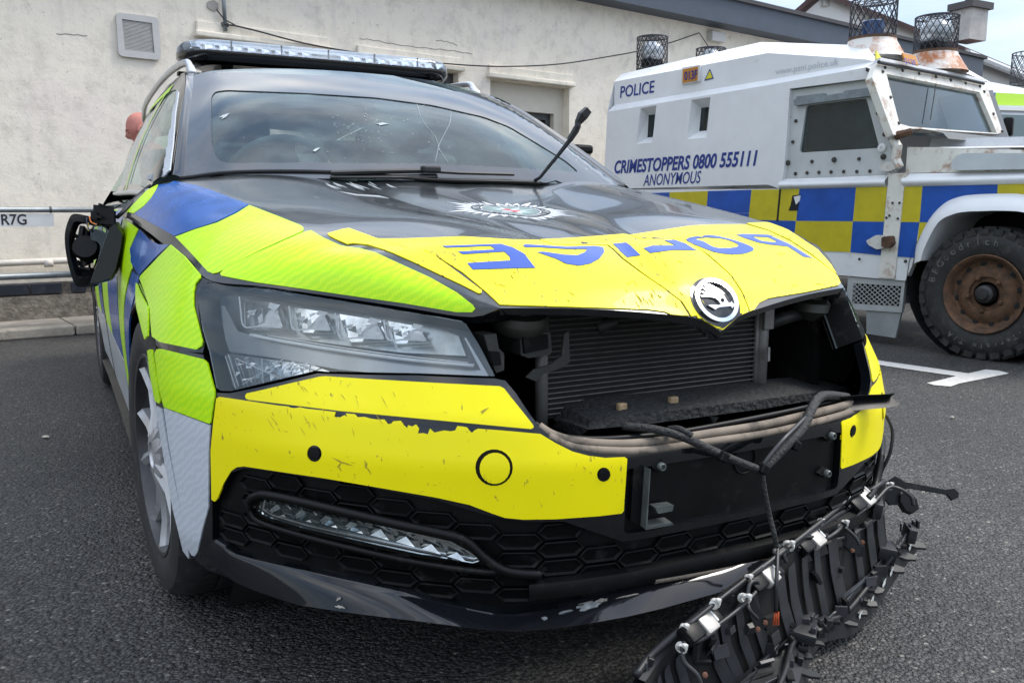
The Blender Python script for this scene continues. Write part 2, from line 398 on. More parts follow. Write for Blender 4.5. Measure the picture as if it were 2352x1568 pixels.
# ---- windscreen
WB = crv([(-.759, .535, .986), (-.62, .462, .990), (-.33, .39, .990), (0, .37, .988), (.33, .39, .990), (.62, .462, .990), (.759, .535, .986)], 6)
WT = crv([(-.596, 1.334, 1.391), (-.5, 1.285, 1.409), (-.27, 1.235, 1.424), (0, 1.22, 1.428), (.27, 1.235, 1.424), (.5, 1.285, 1.409), (.596, 1.334, 1.391)], 6)
WROWS = []
for i in range(21):
    t = i / 20; WROWS.append([b.lerp(a, t) + V((0, -.45, .9)) * (.05 * sin(pi * t)) * (1 - (abs(b.x) / .80) ** 4 * .75) for b, a in zip(WB, WT)])
WIN = Surf(WROWS)
if WIN.n[len(WIN.n) // 2].y > 0: WIN = Surf(WROWS, True)
# ---- side glass house, right (x<0), from belt to gutter
BELT = crv([(-.825, .60, .955), (-.822, .80, .955), (-.812, 1.4, .968), (-.798, 2.2, .98), (-.765, 3.0, .995), (-.69, 3.62, 1.01)], 8)
GUT = crv([(-.770, .57, 1.0), (-.690, .93, 1.205), (-.612, 1.32, 1.39), (-.606, 1.9, 1.420), (-.596, 2.7, 1.408), (-.53, 3.5, 1.33)], 8)
def curve_len(c, n):
    d = [0.]
    for i in range(1, len(c)): d.append(d[-1] + (c[i] - c[i - 1]).length)
    o = []
    for i in range(n + 1):
        s = d[-1] * i / n; j = 0
        while j < len(d) - 2 and s > d[j + 1]: j += 1
        o.append(c[j].lerp(c[j + 1], (s - d[j]) / (d[j + 1] - d[j])))
    return o
GB, GG = curve_len(BELT, 60), curve_len(GUT, 60)
GROWS = [[b.lerp(g, i / 14) + V((-1, 0, .3)) * (.020 * sin(pi * i / 14)) for b, g in zip(GB, GG)] for i in range(15)]
GLS = Surf(GROWS)
if GLS.n[len(GLS.n) // 2].x > 0: GLS = Surf(GROWS, True)
# ---- roof
RROWS = []
for i in range(31):
    t = i / 30; y = t
    e = GG[int(20 + t * 40)]; f = WT[0].lerp(e, 1)
    row = []
    for j in range(17):
        k = -1 + 2 * j / 16; yc = (1.22 + (3.62 - 1.22) * t) if True else 0
        ye = 1.334 + (3.5 - 1.334) * t; yy = yc + (ye - yc) * k * k
        xe = lerp(ye, [1.3, 1.9, 2.7, 3.5], [.600, .608, .598, .53]); ze = lerp(ye, [1.334, 1.6, 1.9, 2.7, 3.5], [1.391, 1.413, 1.43, 1.418, 1.332]); zc = lerp(yc, [1.22, 1.6, 2.0, 2.6, 3.2, 3.62], [1.428, 1.455, 1.465, 1.458, 1.43, 1.385])
        row.append(V((xe * k, yy, ze + (zc - ze) * (1 - abs(k) ** 2.2))))
    RROWS.append(row)
ROOF = Surf(RROWS)
if ROOF.n[len(ROOF.n) // 2].z < 0: ROOF = Surf(RROWS, True)
def surfobj(name, s, m, parent, thick=0, keep=None):
    fs = s.q if keep is None else [q for q in s.q if keep(sum((s.v[i] for i in q), V((0, 0, 0))) / 4)]
    return mobj(name, s.v, fs, m, parent, True, s.n)
def foil(name, c1, c2, c3, rough=.32, wave=True):  # retro-reflective sheeting: hexagonal cells and wavy sheen bands
    m = bpy.data.materials.new(name); m.use_nodes = True; nt = m.node_tree; n = nt.nodes; l = nt.links; p = n['Principled BSDF']
    geo = n.new('ShaderNodeNewGeometry')
    vo = n.new('ShaderNodeTexVoronoi'); vo.inputs['Scale'].default_value = 210; vo.feature = 'DISTANCE_TO_EDGE'; vo.inputs['Randomness'].default_value = .35
    l.new(geo.outputs['Position'], vo.inputs['Vector'])
    wv = n.new('ShaderNodeTexWave'); wv.inputs['Scale'].default_value = 22; wv.inputs['Distortion'].default_value = 5; wv.inputs['Detail'].default_value = 1.5; wv.inputs['Detail Scale'].default_value = 1.6; wv.bands_direction = 'Z'
    mp = n.new('ShaderNodeMapping'); mp.inputs['Rotation'].default_value = (.5, .35, .3); l.new(geo.outputs['Position'], mp.inputs[0]); l.new(mp.outputs[0], wv.inputs['Vector'])
    a = n.new('ShaderNodeMix'); a.data_type = 'RGBA'; a.inputs[6].default_value = (*c1, 1); a.inputs[7].default_value = (*c2, 1)
    r1 = n.new('ShaderNodeValToRGB'); r1.color_ramp.elements[0].position = .35; r1.color_ramp.elements[1].position = .75; l.new(wv.outputs['Fac'], r1.inputs[0]); l.new(r1.outputs[0], a.inputs[0])
    b = n.new('ShaderNodeMix'); b.data_type = 'RGBA'; b.inputs[7].default_value = (*c3, 1); l.new(a.outputs[2], b.inputs[6])
    r2 = n.new('ShaderNodeValToRGB'); r2.color_ramp.elements[0].position = .05; r2.color_ramp.elements[1].position = .30
    r2.color_ramp.elements[0].color = (.0,) * 3 + (1,); r2.color_ramp.elements[1].color = (.38,) * 3 + (1,); l.new(vo.outputs['Distance'], r2.inputs[0])
    l.new(r2.outputs[0], b.inputs[0])
    z2 = n.new('ShaderNodeTexNoise'); z2.inputs['Scale'].default_value = 16; z2.inputs['Detail'].default_value = 9; z2.inputs['Roughness'].default_value = .7; l.new(geo.outputs['Position'], z2.inputs['Vector'])
    r3 = n.new('ShaderNodeValToRGB'); r3.color_ramp.elements[0].position = .66; r3.color_ramp.elements[1].position = .8; r3.color_ramp.elements[1].color = (.4, .4, .4, 1); l.new(z2.outputs['Fac'], r3.inputs[0])
    d = n.new('ShaderNodeMix'); d.data_type = 'RGBA'; d.inputs[7].default_value = (.12, .10, .05, 1); l.new(b.outputs[2], d.inputs[6]); l.new(r3.outputs[0], d.inputs[0])
    l.new(d.outputs[2], p.inputs['Base Color']); p.inputs['Roughness'].default_value = rough; p.inputs['Coat Weight'].default_value = .12; p.inputs['Coat Roughness'].default_value = .1; p.inputs['Specular IOR Level'].default_value = .3
    MATS[name] = m; return m
LIME = foil('lime_foil', (.47, .84, .003), (.60, .90, .004), (.34, .72, .002))
GREYF = foil('grey_foil', (.50, .53, .57), (.57, .60, .64), (.42, .45, .49))
BLUEF = mat('blue_foil', (.006, .085, .34), .25, coat=.2, var=.18, vs=14)
def vinyl(name, col, spk=.66, scr=True):           # flat vinyl with specks of dirt, short scuffs and smears
    m = mat(name, col, .40, coat=.10, var=.03, vs=3, spec=.25); nt = m.node_tree; n = nt.nodes; l = nt.links; p = n['Principled BSDF']
    src = p.inputs['Base Color'].links[0].from_socket; geo = n.new('ShaderNodeNewGeometry')
    z = n.new('ShaderNodeTexNoise'); z.inputs['Scale'].default_value = 75; z.inputs['Detail'].default_value = 5; z.inputs['Roughness'].default_value = .6
    mp = n.new('ShaderNodeMapping'); mp.inputs['Scale'].default_value = (1.6, .7, .6); mp.inputs['Rotation'].default_value = (.3, .2, .9)
    l.new(geo.outputs['Position'], mp.inputs[0]); l.new(mp.outputs[0], z.inputs['Vector'])
    z2 = n.new('ShaderNodeTexNoise'); z2.inputs['Scale'].default_value = 5.5; z2.inputs['Detail'].default_value = 4; l.new(geo.outputs['Position'], z2.inputs['Vector'])
    mu = n.new('ShaderNodeMath'); mu.operation = 'MULTIPLY_ADD'; mu.inputs[1].default_value = .30; l.new(z2.outputs['Fac'], mu.inputs[0]); l.new(z.outputs['Fac'], mu.inputs[2])
    r = n.new('ShaderNodeValToRGB'); r.color_ramp.elements[0].position = spk + .155; r.color_ramp.elements[1].position = spk + .215; r.color_ramp.elements[1].color = (.75,) * 3 + (1,)
    l.new(mu.outputs[0], r.inputs[0])
    d = n.new('ShaderNodeMix'); d.data_type = 'RGBA'; d.inputs[7].default_value = (.16, .12, .035, 1); l.new(src, d.inputs[6]); l.new(r.outputs[0], d.inputs[0])
    l.new(d.outputs[2], p.inputs['Base Color']); return m
YEL = vinyl('yellow_vinyl', (.92, .80, .001), .645)
YELB = vinyl('yellow_bonnet_vinyl', (.92, .78, .012), .60)
BLUEV = mat('blue_letter_vinyl', (.009, .062, .36), .35, coat=.1, var=.08)
DARKG = mat('dark_void', (.004, .004, .004), .9, var=.1)  # near-black, stands in for deep shade in hollows
GLASSC = glass('clear_lens', (.97, .98, .98), .0, 1.6, .05)
GLASSW = glass('windscreen_glass', (.78, .93, .90), .0, 1.55, .26)
GLASSD = glass('dark_side_glass', (.72, .84, .78), .02, 1.52, .14)
# ================================================================ patrol car : front panels
car = empty('police_car', label='black police patrol car with yellow and lime chequer livery, smashed front grille and torn bumper', cat='police car')
UZ = lambda pts: [fuz(*p) for p in pts]
def both(right):                                   # close a right-half (u,z) outline with its mirror image; list runs from centre-top round to centre-bottom
    return right + [(-u, z) for u, z in reversed(right)]
BTOP = [(352, 797), (409, 804), (466, 814), (484, 880), (498, 902), (530, 903), (588, 890), (728, 857), (748, 858), (963, 862), (1138, 869), (1157, 874), (1185, 902), (1240, 979), (1262, 1004), (1320, 1031), (1390, 1043), (1450, 1044)]
BARCH = [(440, 1286), (424, 1266), (403, 1186), (386, 1090), (371, 996), (359, 930), (350, 870)]
bt_uz = UZ(BTOP); ba_uz = UZ(BARCH); lipu = fuz(455, 1290)
zc_top = .487
right = [(0, zc_top)] + list(reversed(bt_uz)) + list(reversed(ba_uz)) + [(ba_uz[0][0] + .01, .2), (ba_uz[0][0] + .06, .185), (-.5, .205), (0, .218)]
GR_R = [(488, 1152), (500, 1142), (532, 1085), (562, 1075), (600, 1078), (800, 1107), (1000, 1147), (1130, 1185), (1200, 1197), (1300, 1197), (1430, 1190)]
GR_L = [(1300, 1392), (1180, 1409), (1130, 1405), (1000, 1379), (900, 1351), (700, 1308), (545, 1271), (510, 1249), (486, 1236)]
gt, gl = UZ(GR_R), UZ(GR_L); zgb = gl[0][1] + .004
PLW = .262
grille_r = [(0, .338), (-PLW, .338)] + [(max(-9, u), z) for u, z in reversed(gt[:-1])] + list(reversed(gl)) + [(0, zgb)]
grille_poly = both(grille_r)
plate_poly = [(-PLW, .352), (-PLW, .468), (PLW, .468), (PLW, .352)]
bumper = patch('bumper', [both(right), grille_poly, rnd(plate_poly, .01)], fproj, BLACK, car, off=0, th=.02, step=.022)
# recessed plate carrier in the middle
pc = patch('plate_carrier', [(-PLW + .004, .344), (PLW - .004, .344), (PLW - .004, .472), (-PLW + .004, .472)], fproj, PLAST, car, off=-.012, th=.006, step=.03)
# ---- livery on the bumper
V_BT = [(566, 915), (564, 909), (568, 903), (588, 899), (660, 882), (735, 865), (750, 864), (838, 870), (1013, 880), (1148, 887), (1158, 892), (1176, 915), (1224, 975), (1226, 981), (1220, 985), (1176, 981), (963, 961), (775, 943), (588, 920), (572, 918)]
V_BM = [(505, 911), (588, 923), (640, 931), (662, 933), (668, 936), (680, 937), (690, 935), (703, 938), (740, 942), (772, 946), (768, 957), (783, 958), (792, 953), (799, 957), (795, 949), (816, 951), (822, 958), (838, 957), (853, 961), (866, 963), (883, 963), (892, 974), (900, 972), (904, 967), (921, 966), (928, 976), (936, 983), (938, 976), (948, 979), (956, 974), (963, 984), (960, 995), (972, 994), (983, 997), (988, 984), (998, 993), (1010, 990), (1022, 988), (1034, 990), (1046, 988), (1051, 978), (1062, 979), (1073, 981), (1078, 988), (1084, 994), (1090, 988), (1098, 984), (1140, 987), (1176, 990), (1241, 996), (1276, 1017), (1314, 1036), (1351, 1046), (1391, 1051), (1434, 1049), (1440, 1053), (1432, 1172), (1427, 1178), (1376, 1184), (1276, 1191), (1201, 1192), (1160, 1188), (1128, 1177), (1078, 1158), (1000, 1141), (913, 1126), (750, 1098), (588, 1074), (562, 1070), (545, 1072), (532, 1081), (515, 1109), (500, 1145), (494, 1151), (487, 1146), (485, 1034), (491, 971), (498, 915)]
def ell(cx, cy, rx, ry, n=22, rot=0): return [(cx + rx * cos(2 * pi * i / n) * cos(rot) - ry * sin(2 * pi * i / n) * sin(rot), cy + rx * cos(2 * pi * i / n) * sin(rot) + ry * sin(2 * pi * i / n) * cos(rot)) for i in range(n)]
patch('yellow_upper_panel', V_BT, FAS.px, YEL, bumper, mirror=True)
patch('yellow_panel', [V_BM, ell(723, 1041, 17, 19), ell(1135, 1073, 43, 42), ell(1386, 1089, 15.5, 16.5)], FAS.px, YEL, bumper, mirror=True)
patch('tow_cover', ell(1137, 1074, 34.5, 35), FAS.px, YEL, bumper, off=.004, th=.008, mirror=True)
patch('tow_cover_groove', ell(1135, 1073, 44, 43), FAS.px, MATT, bumper, off=.0006, th=.004, mirror=True)
for cx, cy, r in ((723, 1041, 13), (1386, 1089, 11.5)):
    patch('parking_sensor', ell(cx, cy, r, r + 1), FAS.px, PLAST, bumper, off=.003, th=.006, step=6, mirror=True)
patch('lime_panel', rnd([(358, 812), (362, 802), (372, 801), (470, 825), (478, 833), (496, 901), (486, 973), (379, 934), (367, 884)], 4), FAS.px, LIME, bumper, off=.003, step=4.5, mirror=True)
patch('grey_panel', [(379, 936), (485, 976), (482, 1034), (481, 1165), (467, 1215), (456, 1266), (450, 1275), (443, 1273), (435, 1258), (420, 1180), (390, 1012)], FAS.px, GREYF, bumper, off=.003, step=4.5, mirror=True)
patch('lime_strip', rnd([(341, 805), (350, 801), (360, 859), (371, 921), (369, 927), (358, 919), (347, 859)], 3), FAS.px, LIME, bumper, off=.003, step=3, mirror=True)
patch('grey_strip', [(361, 932), (374, 940), (390, 1034), (419, 1176), (436, 1260), (436, 1281), (423, 1263), (408, 1201), (400, 1170), (370, 996)], FAS.px, GREYF, bumper, off=.003, step=3, mirror=True)
# ---- lower grille: honeycomb plates
lg = patch('lower_grille', [grille_poly], fproj, PLAST, car, off=-.016, th=.012, step=.03)
CELL = mat('grille_cell_plastic', (.0025, .003, .003), .34, spec=.11, var=.2, vs=20, dirt_haze=.45, dcol=(.045, .045, .04), ds=18, dthr=.58)
fogz = UZ([(590, 1130), (640, 1138), (900, 1200), (1030, 1228), (1110, 1280), (1200, 1316), (1110, 1312), (830, 1262), (615, 1200), (580, 1180)])
fogzl = [(-u, z) for u, z in fogz]
def fpt(u, z, off): P, n = fproj((u, z)); return P + n * off
barz = .263
HA, HB, HH, DX, DZ = .029, .043, .0150, .0745, .0168
for r_ in range(-4, 16):
    for c_ in range(-9, 10):
        cu = c_ * DX * 2 + DX * (r_ % 2); cz = .180 + r_ * DZ
        hexp = [(cu - HB, cz), (cu - HA, cz + HH), (cu + HA, cz + HH), (cu + HB, cz), (cu + HA, cz - HH), (cu - HA, cz - HH)]
        if not inpoly(cu, cz, [grille_poly]) or inpoly(cu, cz, [fogz]) or inpoly(cu, cz, [fogzl]): continue
        if sum(inpoly(u, z, [grille_poly]) for u, z in hexp) < 5: continue
        vs = [fpt(cu + (u - cu) * k, cz + (z - cz) * kz, o) for k, kz, o in ((.985, .97, -.0155), (.985, .97, -.0085), (.94, .86, -.0075), (.86, .66, -.0115)) for u, z in hexp]
        fs = [(i * 6 + j, i * 6 + (j + 1) % 6, (i + 1) * 6 + (j + 1) % 6, (i + 1) * 6 + j) for i in range(3) for j in range(6)] + [tuple(range(18, 24))]
        fs = [tuple(reversed(f)) for f in fs] if (vs[1] - vs[0]).cross(vs[2] - vs[0]).y > 0 else fs
        mobj('grille_cell', vs, fs, CELL, lg)
# mid bar of the lower intake, snapped on the car's right
m = MB(); pts = []
for i in range(25):
    u = -.43 + (.46 + .43) * i / 24
    P, n = fproj((u, barz + .004 * sin(i * .26))); pts.append((P, n))
rows = []
for P, n in pts:
    up = V((0, 0, 1)); rows.append([P + n * -.016 + up * .018, P + n * .006 + up * .014, P + n * .010 + up * .002, P + n * .006 - up * .014, P - n * .016 - up * .020])
m.grid(rows); m.obj('intake_bar', PLAST, lg, smooth=35)
# chin lip
LT_ = [(495, 1240), (515, 1252), (545, 1275), (700, 1311), (900, 1354), (1000, 1381), (1130, 1408), (1180, 1413)]
LB_ = [(470, 1258), (508, 1292), (565, 1328), (765, 1358), (955, 1381), (1083, 1397), (1132, 1402), (1200, 1404)]
lt, lb = UZ(LT_), UZ(LB_)
lip = lt + [(-.2, .243), (0, .252)]; lipb = lb + [(-.2, .229), (0, .236)]
lp = crv([V((*a, *b)) for a, b in zip(lip, lipb)], 4)
lp = lp + [V((-p[0], p[1], -p[2], p[3] - .012 * min(1, -p[0] / .3))) for p in reversed(lp[:-1])]
m = MB(); rows = []
for p in lp:
    k = []
    for j in range(9):
        t = j / 8; u = p[0] + (p[2] - p[0]) * t; z = p[1] + (p[3] - p[1]) * t
        P, n = fproj((u, z)); k.append(P + n * (.002 + .040 * t ** .85 * min(1, .12 + abs(abs(p[0]) - abs(lp[0][0])) / .22) * (1 - .8 * min(1, max(0, p[0] + .05) / .35))))
    P, n = fproj((p[2], p[3])); k += [k[-1] - n * .008 - V((0, 0, .008)), P - n * .10 - V((0, 0, .006))]
    P, n = fproj((p[0], p[1])); k = [P - n * .02 + V((0, 0, .002)), P + n * .0 + V((0, 0, .002))] + k
    rows.append(k)
m.grid(rows); GUNM = mat('gloss_lip_black', (.008, .009, .011), .07, coat=.0, spec=.45, var=.2, vs=9, rvar=.03)
o = m.obj('chin_lip', GUNM, car, smooth=40)
# scraped patches on the lip and the intake bar
SCR = mat('scraped_plastic', (.26, .235, .20), .7, var=.45, vs=90)
SCRG = mat('ground_scuff', (.20, .215, .22), .55, var=.6, vs=70)
lipS = Surf([r[2:11] for r in rows])
if lipS.n[len(lipS.n) // 2].y > 0: lipS = Surf([r[2:11] for r in rows], True)
random.seed(3)
def jag(cx, cy, rx, ry, n=18, j=.45, rot=0):
    return [(cx + rx * k * cos(a) * cos(rot) - ry * k * sin(a) * sin(rot), cy + rx * k * cos(a) * sin(rot) + ry * k * sin(a) * cos(rot)) for a, k in ((2 * pi * i / n, 1 - random.random() * j) for i in range(n))]
for sx, sy, rx, ry, rt, mt in ((1352, 1391, 34, 11, -.2, SCRG), (1252, 1420, 9, 5, -.1, SCRG), (1300, 1405, 22, 3, -.2, SCRG), (780, 1375, 9, 5, -.4, SCR), (783, 1393, 14, 4, .2, SCR), (1384, 1380, 20, 4.5, -.15, SCR), (1340, 1386, 26, 2.2, -.2, SCR), (1440, 1370, 30, 1.8, -.2, SCR)):
    patch('scrape', jag(sx, sy, rx, ry, 16, .55, rt), lipS.px, mt, o, off=.002 + (.0016 if mt is SCR else 0), th=.002, step=5)
# ---- fog lamp strips
def onF(px, off): P, n = FAS.px(px); return P + n * off
FG = [(602, 1150), (645, 1155), (760, 1185), (900, 1216), (1035, 1246), (1075, 1268), (1100, 1286), (1086, 1290), (960, 1268), (830, 1240), (700, 1210), (620, 1186), (597, 1172)]
FB = [(582, 1136), (610, 1132), (650, 1140), (900, 1200), (1035, 1228), (1080, 1248), (1130, 1290), (1118, 1302), (960, 1285), (820, 1256), (690, 1224), (600, 1196), (580, 1176)]
CRY = mat('lamp_reflector', (.62, .64, .64), .16, metal=1, var=.25, vs=40)
fl, flm = patch('fog_lamp', FB, FAS.px, MATT, car, off=-.008, th=.004, mirror=True)
patch('light_bar', FG, FAS.px, CRY, fl, off=-.005, th=.003)
random.seed(5)
m = MB()
for i in range(8):                                  # facets of the reflector
    t0 = i / 8; xa = 612 + 470 * t0; ya = 1152 + 128 * t0 - 8 * sin(pi * t0)
    h_ = 25 * (1 - .45 * t0)
    a, b, c, d = (xa, ya + 1), (xa + 26, ya + 8), (xa + 50, ya + 14 + h_ * .75), (xa + 4, ya + h_)
    q = [onF(a, .004), onF(b, -.002), onF(c, .006), onF(d, .001)]; m.add(q, [(3, 2, 1, 0)])
    q = [onF((xa + 30, ya + 9), .002), onF((xa + 40, ya + 12), .007), onF((xa + 52, ya + 12 + h_ * .8), .003)]; m.add(q, [(2, 1, 0)])
o = m.obj('facets', mat('lamp_facet', (.72, .74, .74), .08, metal=1, var=.3, vs=60), fl); mo = mirror_of(o, flm); mo.name = 'facets'
patch('fog_lens', FG, FAS.px, GLASSC, fl, off=.004, th=.004)
m = MB()
UP = crv([(575, 1150), (590, 1138), (640, 1139), (900, 1199), (1020, 1224), (1070, 1240), (1110, 1276), (1150, 1304), (1190, 1314), (1243, 1318)], 5)
m.tube([onF(p, .002) for p in UP], .0085, 8)
LO = crv([(575, 1150), (574, 1176), (600, 1200), (690, 1229), (820, 1262), (960, 1292), (1100, 1312), (1150, 1312)], 5)
m.tube([onF(p, -.001) for p in LO], .006, 8)
o = m.obj('bezel', PLAST, fl, smooth=True); mo = mirror_of(o, flm); mo.name = 'bezel'
# ---- headlights
HL = [(457, 667), (462, 656), (480, 650), (525, 650), (588, 660), (700, 678), (813, 696), (1013, 729), (1062, 738), (1072, 746), (1100, 791), (1138, 864), (963, 857), (748, 853), (725, 851), (588, 884), (530, 898), (508, 897), (498, 890), (482, 809), (467, 760), (457, 704)]
def ins(poly, d):
    cx = sum(p[0] for p in poly) / len(poly); cy = sum(p[1] for p in poly) / len(poly)
    return [(p[0] + (cx - p[0]) * d, p[1] + (cy - p[1]) * d) for p in poly]
HOUS = mat('lamp_housing', (.10, .115, .118), .32, var=.15)
HGR = mat('lamp_grey_trim', (.34, .36, .37), .25, metal=.4, var=.12)
hl, hlm = patch('headlight', HL, FAS.px, HOUS, car, off=-.055, th=.004, mirror=True)
o = patch('housing_back', HL, FAS.px, MATT, hl, off=-.064, th=.002); mirror_of(o, hlm)
hsurf = Surf([[feval(u, z) - FAS.near(feval(u, z))[1] * .03 for u in ucols] for z in zrows[18:48]])
m = MB()                                            # inner side wall of the housing
wl = [FAS.px(p) for p in HL]; rws = [[P + n * .0 for P, n in wl], [P - n * .055 for P, n in wl]]
m.grid(rws, True); o = m.obj('housing_wall', MATT, hl); mirror_of(o, hlm)
# grey lower bezel, light guide and indicator
o = patch('bezel', [(500, 800), (620, 815), (760, 838), (900, 851), (1000, 858), (1090, 862), (1122, 860), (1080, 792), (1062, 762), (1058, 764), (1098, 840), (900, 816), (700, 788), (560, 762), (520, 750), (490, 690), (482, 690), (490, 770)], FAS.px, HGR, hl, off=-.030, th=.004); mirror_of(o, hlm)
DRL = mat('light_guide', (.85, .87, .88), .15, var=.03)
m = MB(); m.tube([onF(p, -.018) for p in crv([(560, 763), (640, 778), (760, 797), (900, 816), (1000, 826), (1085, 833)], 5)], .0035, 6)
m.tube([onF(p, -.019) for p in crv([(600, 764), (760, 789), (900, 808), (1070, 826)], 5)], .0012, 6)
o = m.obj('light_guide', DRL, hl, smooth=True); mirror_of(o, hlm)
o = patch('reflector_plate', [(520, 662), (640, 676), (860, 712), (1000, 735), (1040, 752), (1058, 800), (900, 792), (700, 768), (545, 752)], FAS.px, mat('reflector_grey', (.30, .33, .335), .18, metal=.6, var=.5, vs=13), hl, off=-.046, th=.003); mirror_of(o, hlm)
LENSM = mat('lens_module', (.62, .65, .66), .1, metal=.75, var=.5, vs=30)
FACW = mat('lens_facet', (.88, .9, .9), .12, metal=.15, var=.1, vs=60)
for k, q in enumerate([[(536, 668), (620, 682), (635, 742), (550, 746), (541, 720)], [(652, 690), (720, 700), (748, 752), (665, 750), (656, 720)], [(760, 706), (855, 722), (872, 768), (785, 772), (770, 740)], [(872, 722), (940, 734), (972, 772), (890, 776), (880, 745)]]):
    md = patch('lens_module', q, FAS.px, LENSM, hl, off=-.034, th=.01, step=12); mdm = mirror_of(md, hlm)
    x0 = min(p[0] for p in q); x1 = max(p[0] for p in q); y1 = max(p[1] for p in q); y0 = min(p[1] for p in q); wd = x1 - x0; hh = y1 - y0
    m = MB(); random.seed(20 + k)
    def tr(*ps):
        m.add([onF((x0 + wd * a, y0 + hh * b), c) for a, b, c in ps], [tuple(range(len(ps)))])
    tr((.38, .94, -.022), (.62, .40, -.030), (.80, .38, -.028), (1.0, .96, -.02))
    tr((.60, .34, -.026), (.68, .20, -.022), (.90, .26, -.026), (.78, .46, -.024))
    tr((.05, .92, -.024), (.0, .2, -.03), (.05, .18, -.026), (.12, .97, -.02))
    tr((.10, .5, -.024), (.30, .38, -.03), (.30, .62, -.022))
    tr((.42, .70, -.018), (.52, .55, -.018), (.56, .80, -.017), (.45, .86, -.018))
    for _ in range(5):
        a, b = random.uniform(.1, .85), random.uniform(.3, .85); tr((a, b, -.02), (a + random.uniform(.05, .14), b + random.uniform(-.1, .06), -.024), (a + random.uniform(.0, .1), b + random.uniform(.06, .16), -.019))
    o = m.obj('lens_facets', FACW, hl); mirror_of(o, hlm)
    m = MB(); m.tube([onF(p, -.016) for p in crv([(x0 + 1, y0 + 6), (x0 + wd * .04, y0 + hh * .5), (x0 + wd * .12, y1 - 2), (x0 + wd * .5, y1 - 3), (x1, y1)], 4)], .0016, 5)
    o = m.obj('lens_rim', DRL, hl); mirror_of(o, hlm)
o = patch('indicator', [(496, 806), (520, 808), (700, 830), (745, 846), (720, 850), (590, 880), (520, 892), (508, 880)], FAS.px, LENSM, hl, off=-.026, th=.006); mirror_of(o, hlm)
m = MB(); random.seed(9)
for i in range(26):
    x = random.uniform(512, 700); yb = lerp(x, [512, 700], [875, 845]); yt = lerp(x, [512, 700], [812, 832]); y = random.uniform(yt, yb)
    m.add([onF((x, y), -.016), onF((x + random.uniform(4, 16), y + random.uniform(-9, 4)), -.021), onF((x + random.uniform(-4, 10), y + random.uniform(5, 16)), -.015)], [(0, 1, 2)])
for a, b in (((505, 815), (528, 890)), ((512, 812), (535, 885)), ((545, 880), (640, 820)), ((530, 820), (640, 868)), ((590, 820), (592, 878)), ((660, 826), (720, 848)), ((640, 868), (720, 830))):
    m.tube([onF(a, -.014), onF(b, -.014)], .0012, 4)
o = m.obj('indicator_facets', FACW, hl); mirror_of(o, hlm)
o = patch('lens', HL, lambda p: FAS.px(p), GLASSC, hl, off=.001, th=.003); mirror_of(o, hlm)

# thin scuffs across the yellow film
SCB = mat('scuff_line', (.42, .33, .02), .7, var=.4, vs=60)
random.seed(44)
for i in range(46):
    if i < 26: x0 = random.uniform(610, 930); y0 = random.uniform(878, 985); a = 1.15 + random.gauss(0, .18); ln = random.uniform(10, 34)
    else: x0 = random.uniform(520, 1410); y0 = random.uniform(930, 1150); a = random.uniform(-.5, 1.6); ln = random.uniform(4, 14)
    if not (inpoly(x0, y0, [V_BM]) or inpoly(x0, y0, [V_BT])): continue
    dx, dy = cos(a) * ln, sin(a) * ln
    if not (inpoly(x0 + dx, y0 + dy, [V_BM]) or inpoly(x0 + dx, y0 + dy, [V_BT])): continue
    patch('scuff', [(x0, y0), (x0 + dx * .5 + .7, y0 + dy * .5 - .4), (x0 + dx, y0 + dy), (x0 + dx * .5 - .6, y0 + dy * .5 + .5)], FAS.px, SCB, bumper, off=.002, th=.001, step=12)
for q in ([(764, 1049), (785, 1058), (812, 1068), (800, 1066), (782, 1061)], [(776, 1071), (783, 1062), (785, 1063), (779, 1071)], [(838, 1067), (848, 1076), (855, 1089), (852, 1086), (845, 1076)], [(1104, 945), (1112, 940), (1124, 936), (1118, 941), (1108, 951)]): patch('scuff', q, FAS.px, SCB, bumper, off=.002, th=.001, step=12)
# ================================================================ patrol car : bonnet, wings, doors, cabin, wheels
BONB = mat('bonnet_black', (.016, .019, .021), .20, coat=.45, var=.3, vs=5, dirt_haze=.5, dcol=(.10, .105, .10), ds=7, dthr=.57, rvar=.08)
bon = surfobj('bonnet', BON, BONB, car)
m = MB(); e0 = BON.rows[0]                           # folded front edge and underside
m.grid([[p for p in e0], [p + V((0, .004, -.012)) for p in e0], [p + V((0, .035, -.016)) for p in e0], [p + V((0, .10, .03)) for p in e0], [p + V((0, .30, .06)) for p in e0]])
side = [r[0] for r in BON.rows]; sider = [r[-1] for r in BON.rows]
m.grid([side, [p + V((.012, 0, -.012)) for p in side], [p + V((.05, 0, -.012)) for p in side]]); m.grid([sider, [p + V((-.012, 0, -.012)) for p in sider], [p + V((-.05, 0, -.012)) for p in sider]])
m.obj('bonnet_edge', BLACK, bon, smooth=40)
def bpatch(name, pts, mt, **k): return patch(name, pts, BON.px, mt, bon, off=k.pop('off', .0022), th=k.pop('th', .004), **k)
bpatch('blue_panel', [(378, 418), (400, 417), (452, 427), (515, 449), (571, 471), (540, 490), (497, 511), (450, 526), (402, 543), (375, 528), (350, 514), (309, 492), (331, 476), (348, 456), (360, 437), (366, 425)], BLUEF)
bpatch('lime_panel', [(363, 425), (358, 438), (346, 456), (329, 476), (308, 491), (292, 487), (315, 462), (338, 439), (350, 432)], LIME)
bpatch('lime_panel', [(404, 545), (450, 528), (500, 513), (545, 491), (573, 473), (640, 499), (690, 519), (697, 524), (697, 530), (690, 535), (588, 581), (502, 627), (490, 629), (478, 624), (440, 582)], LIME)
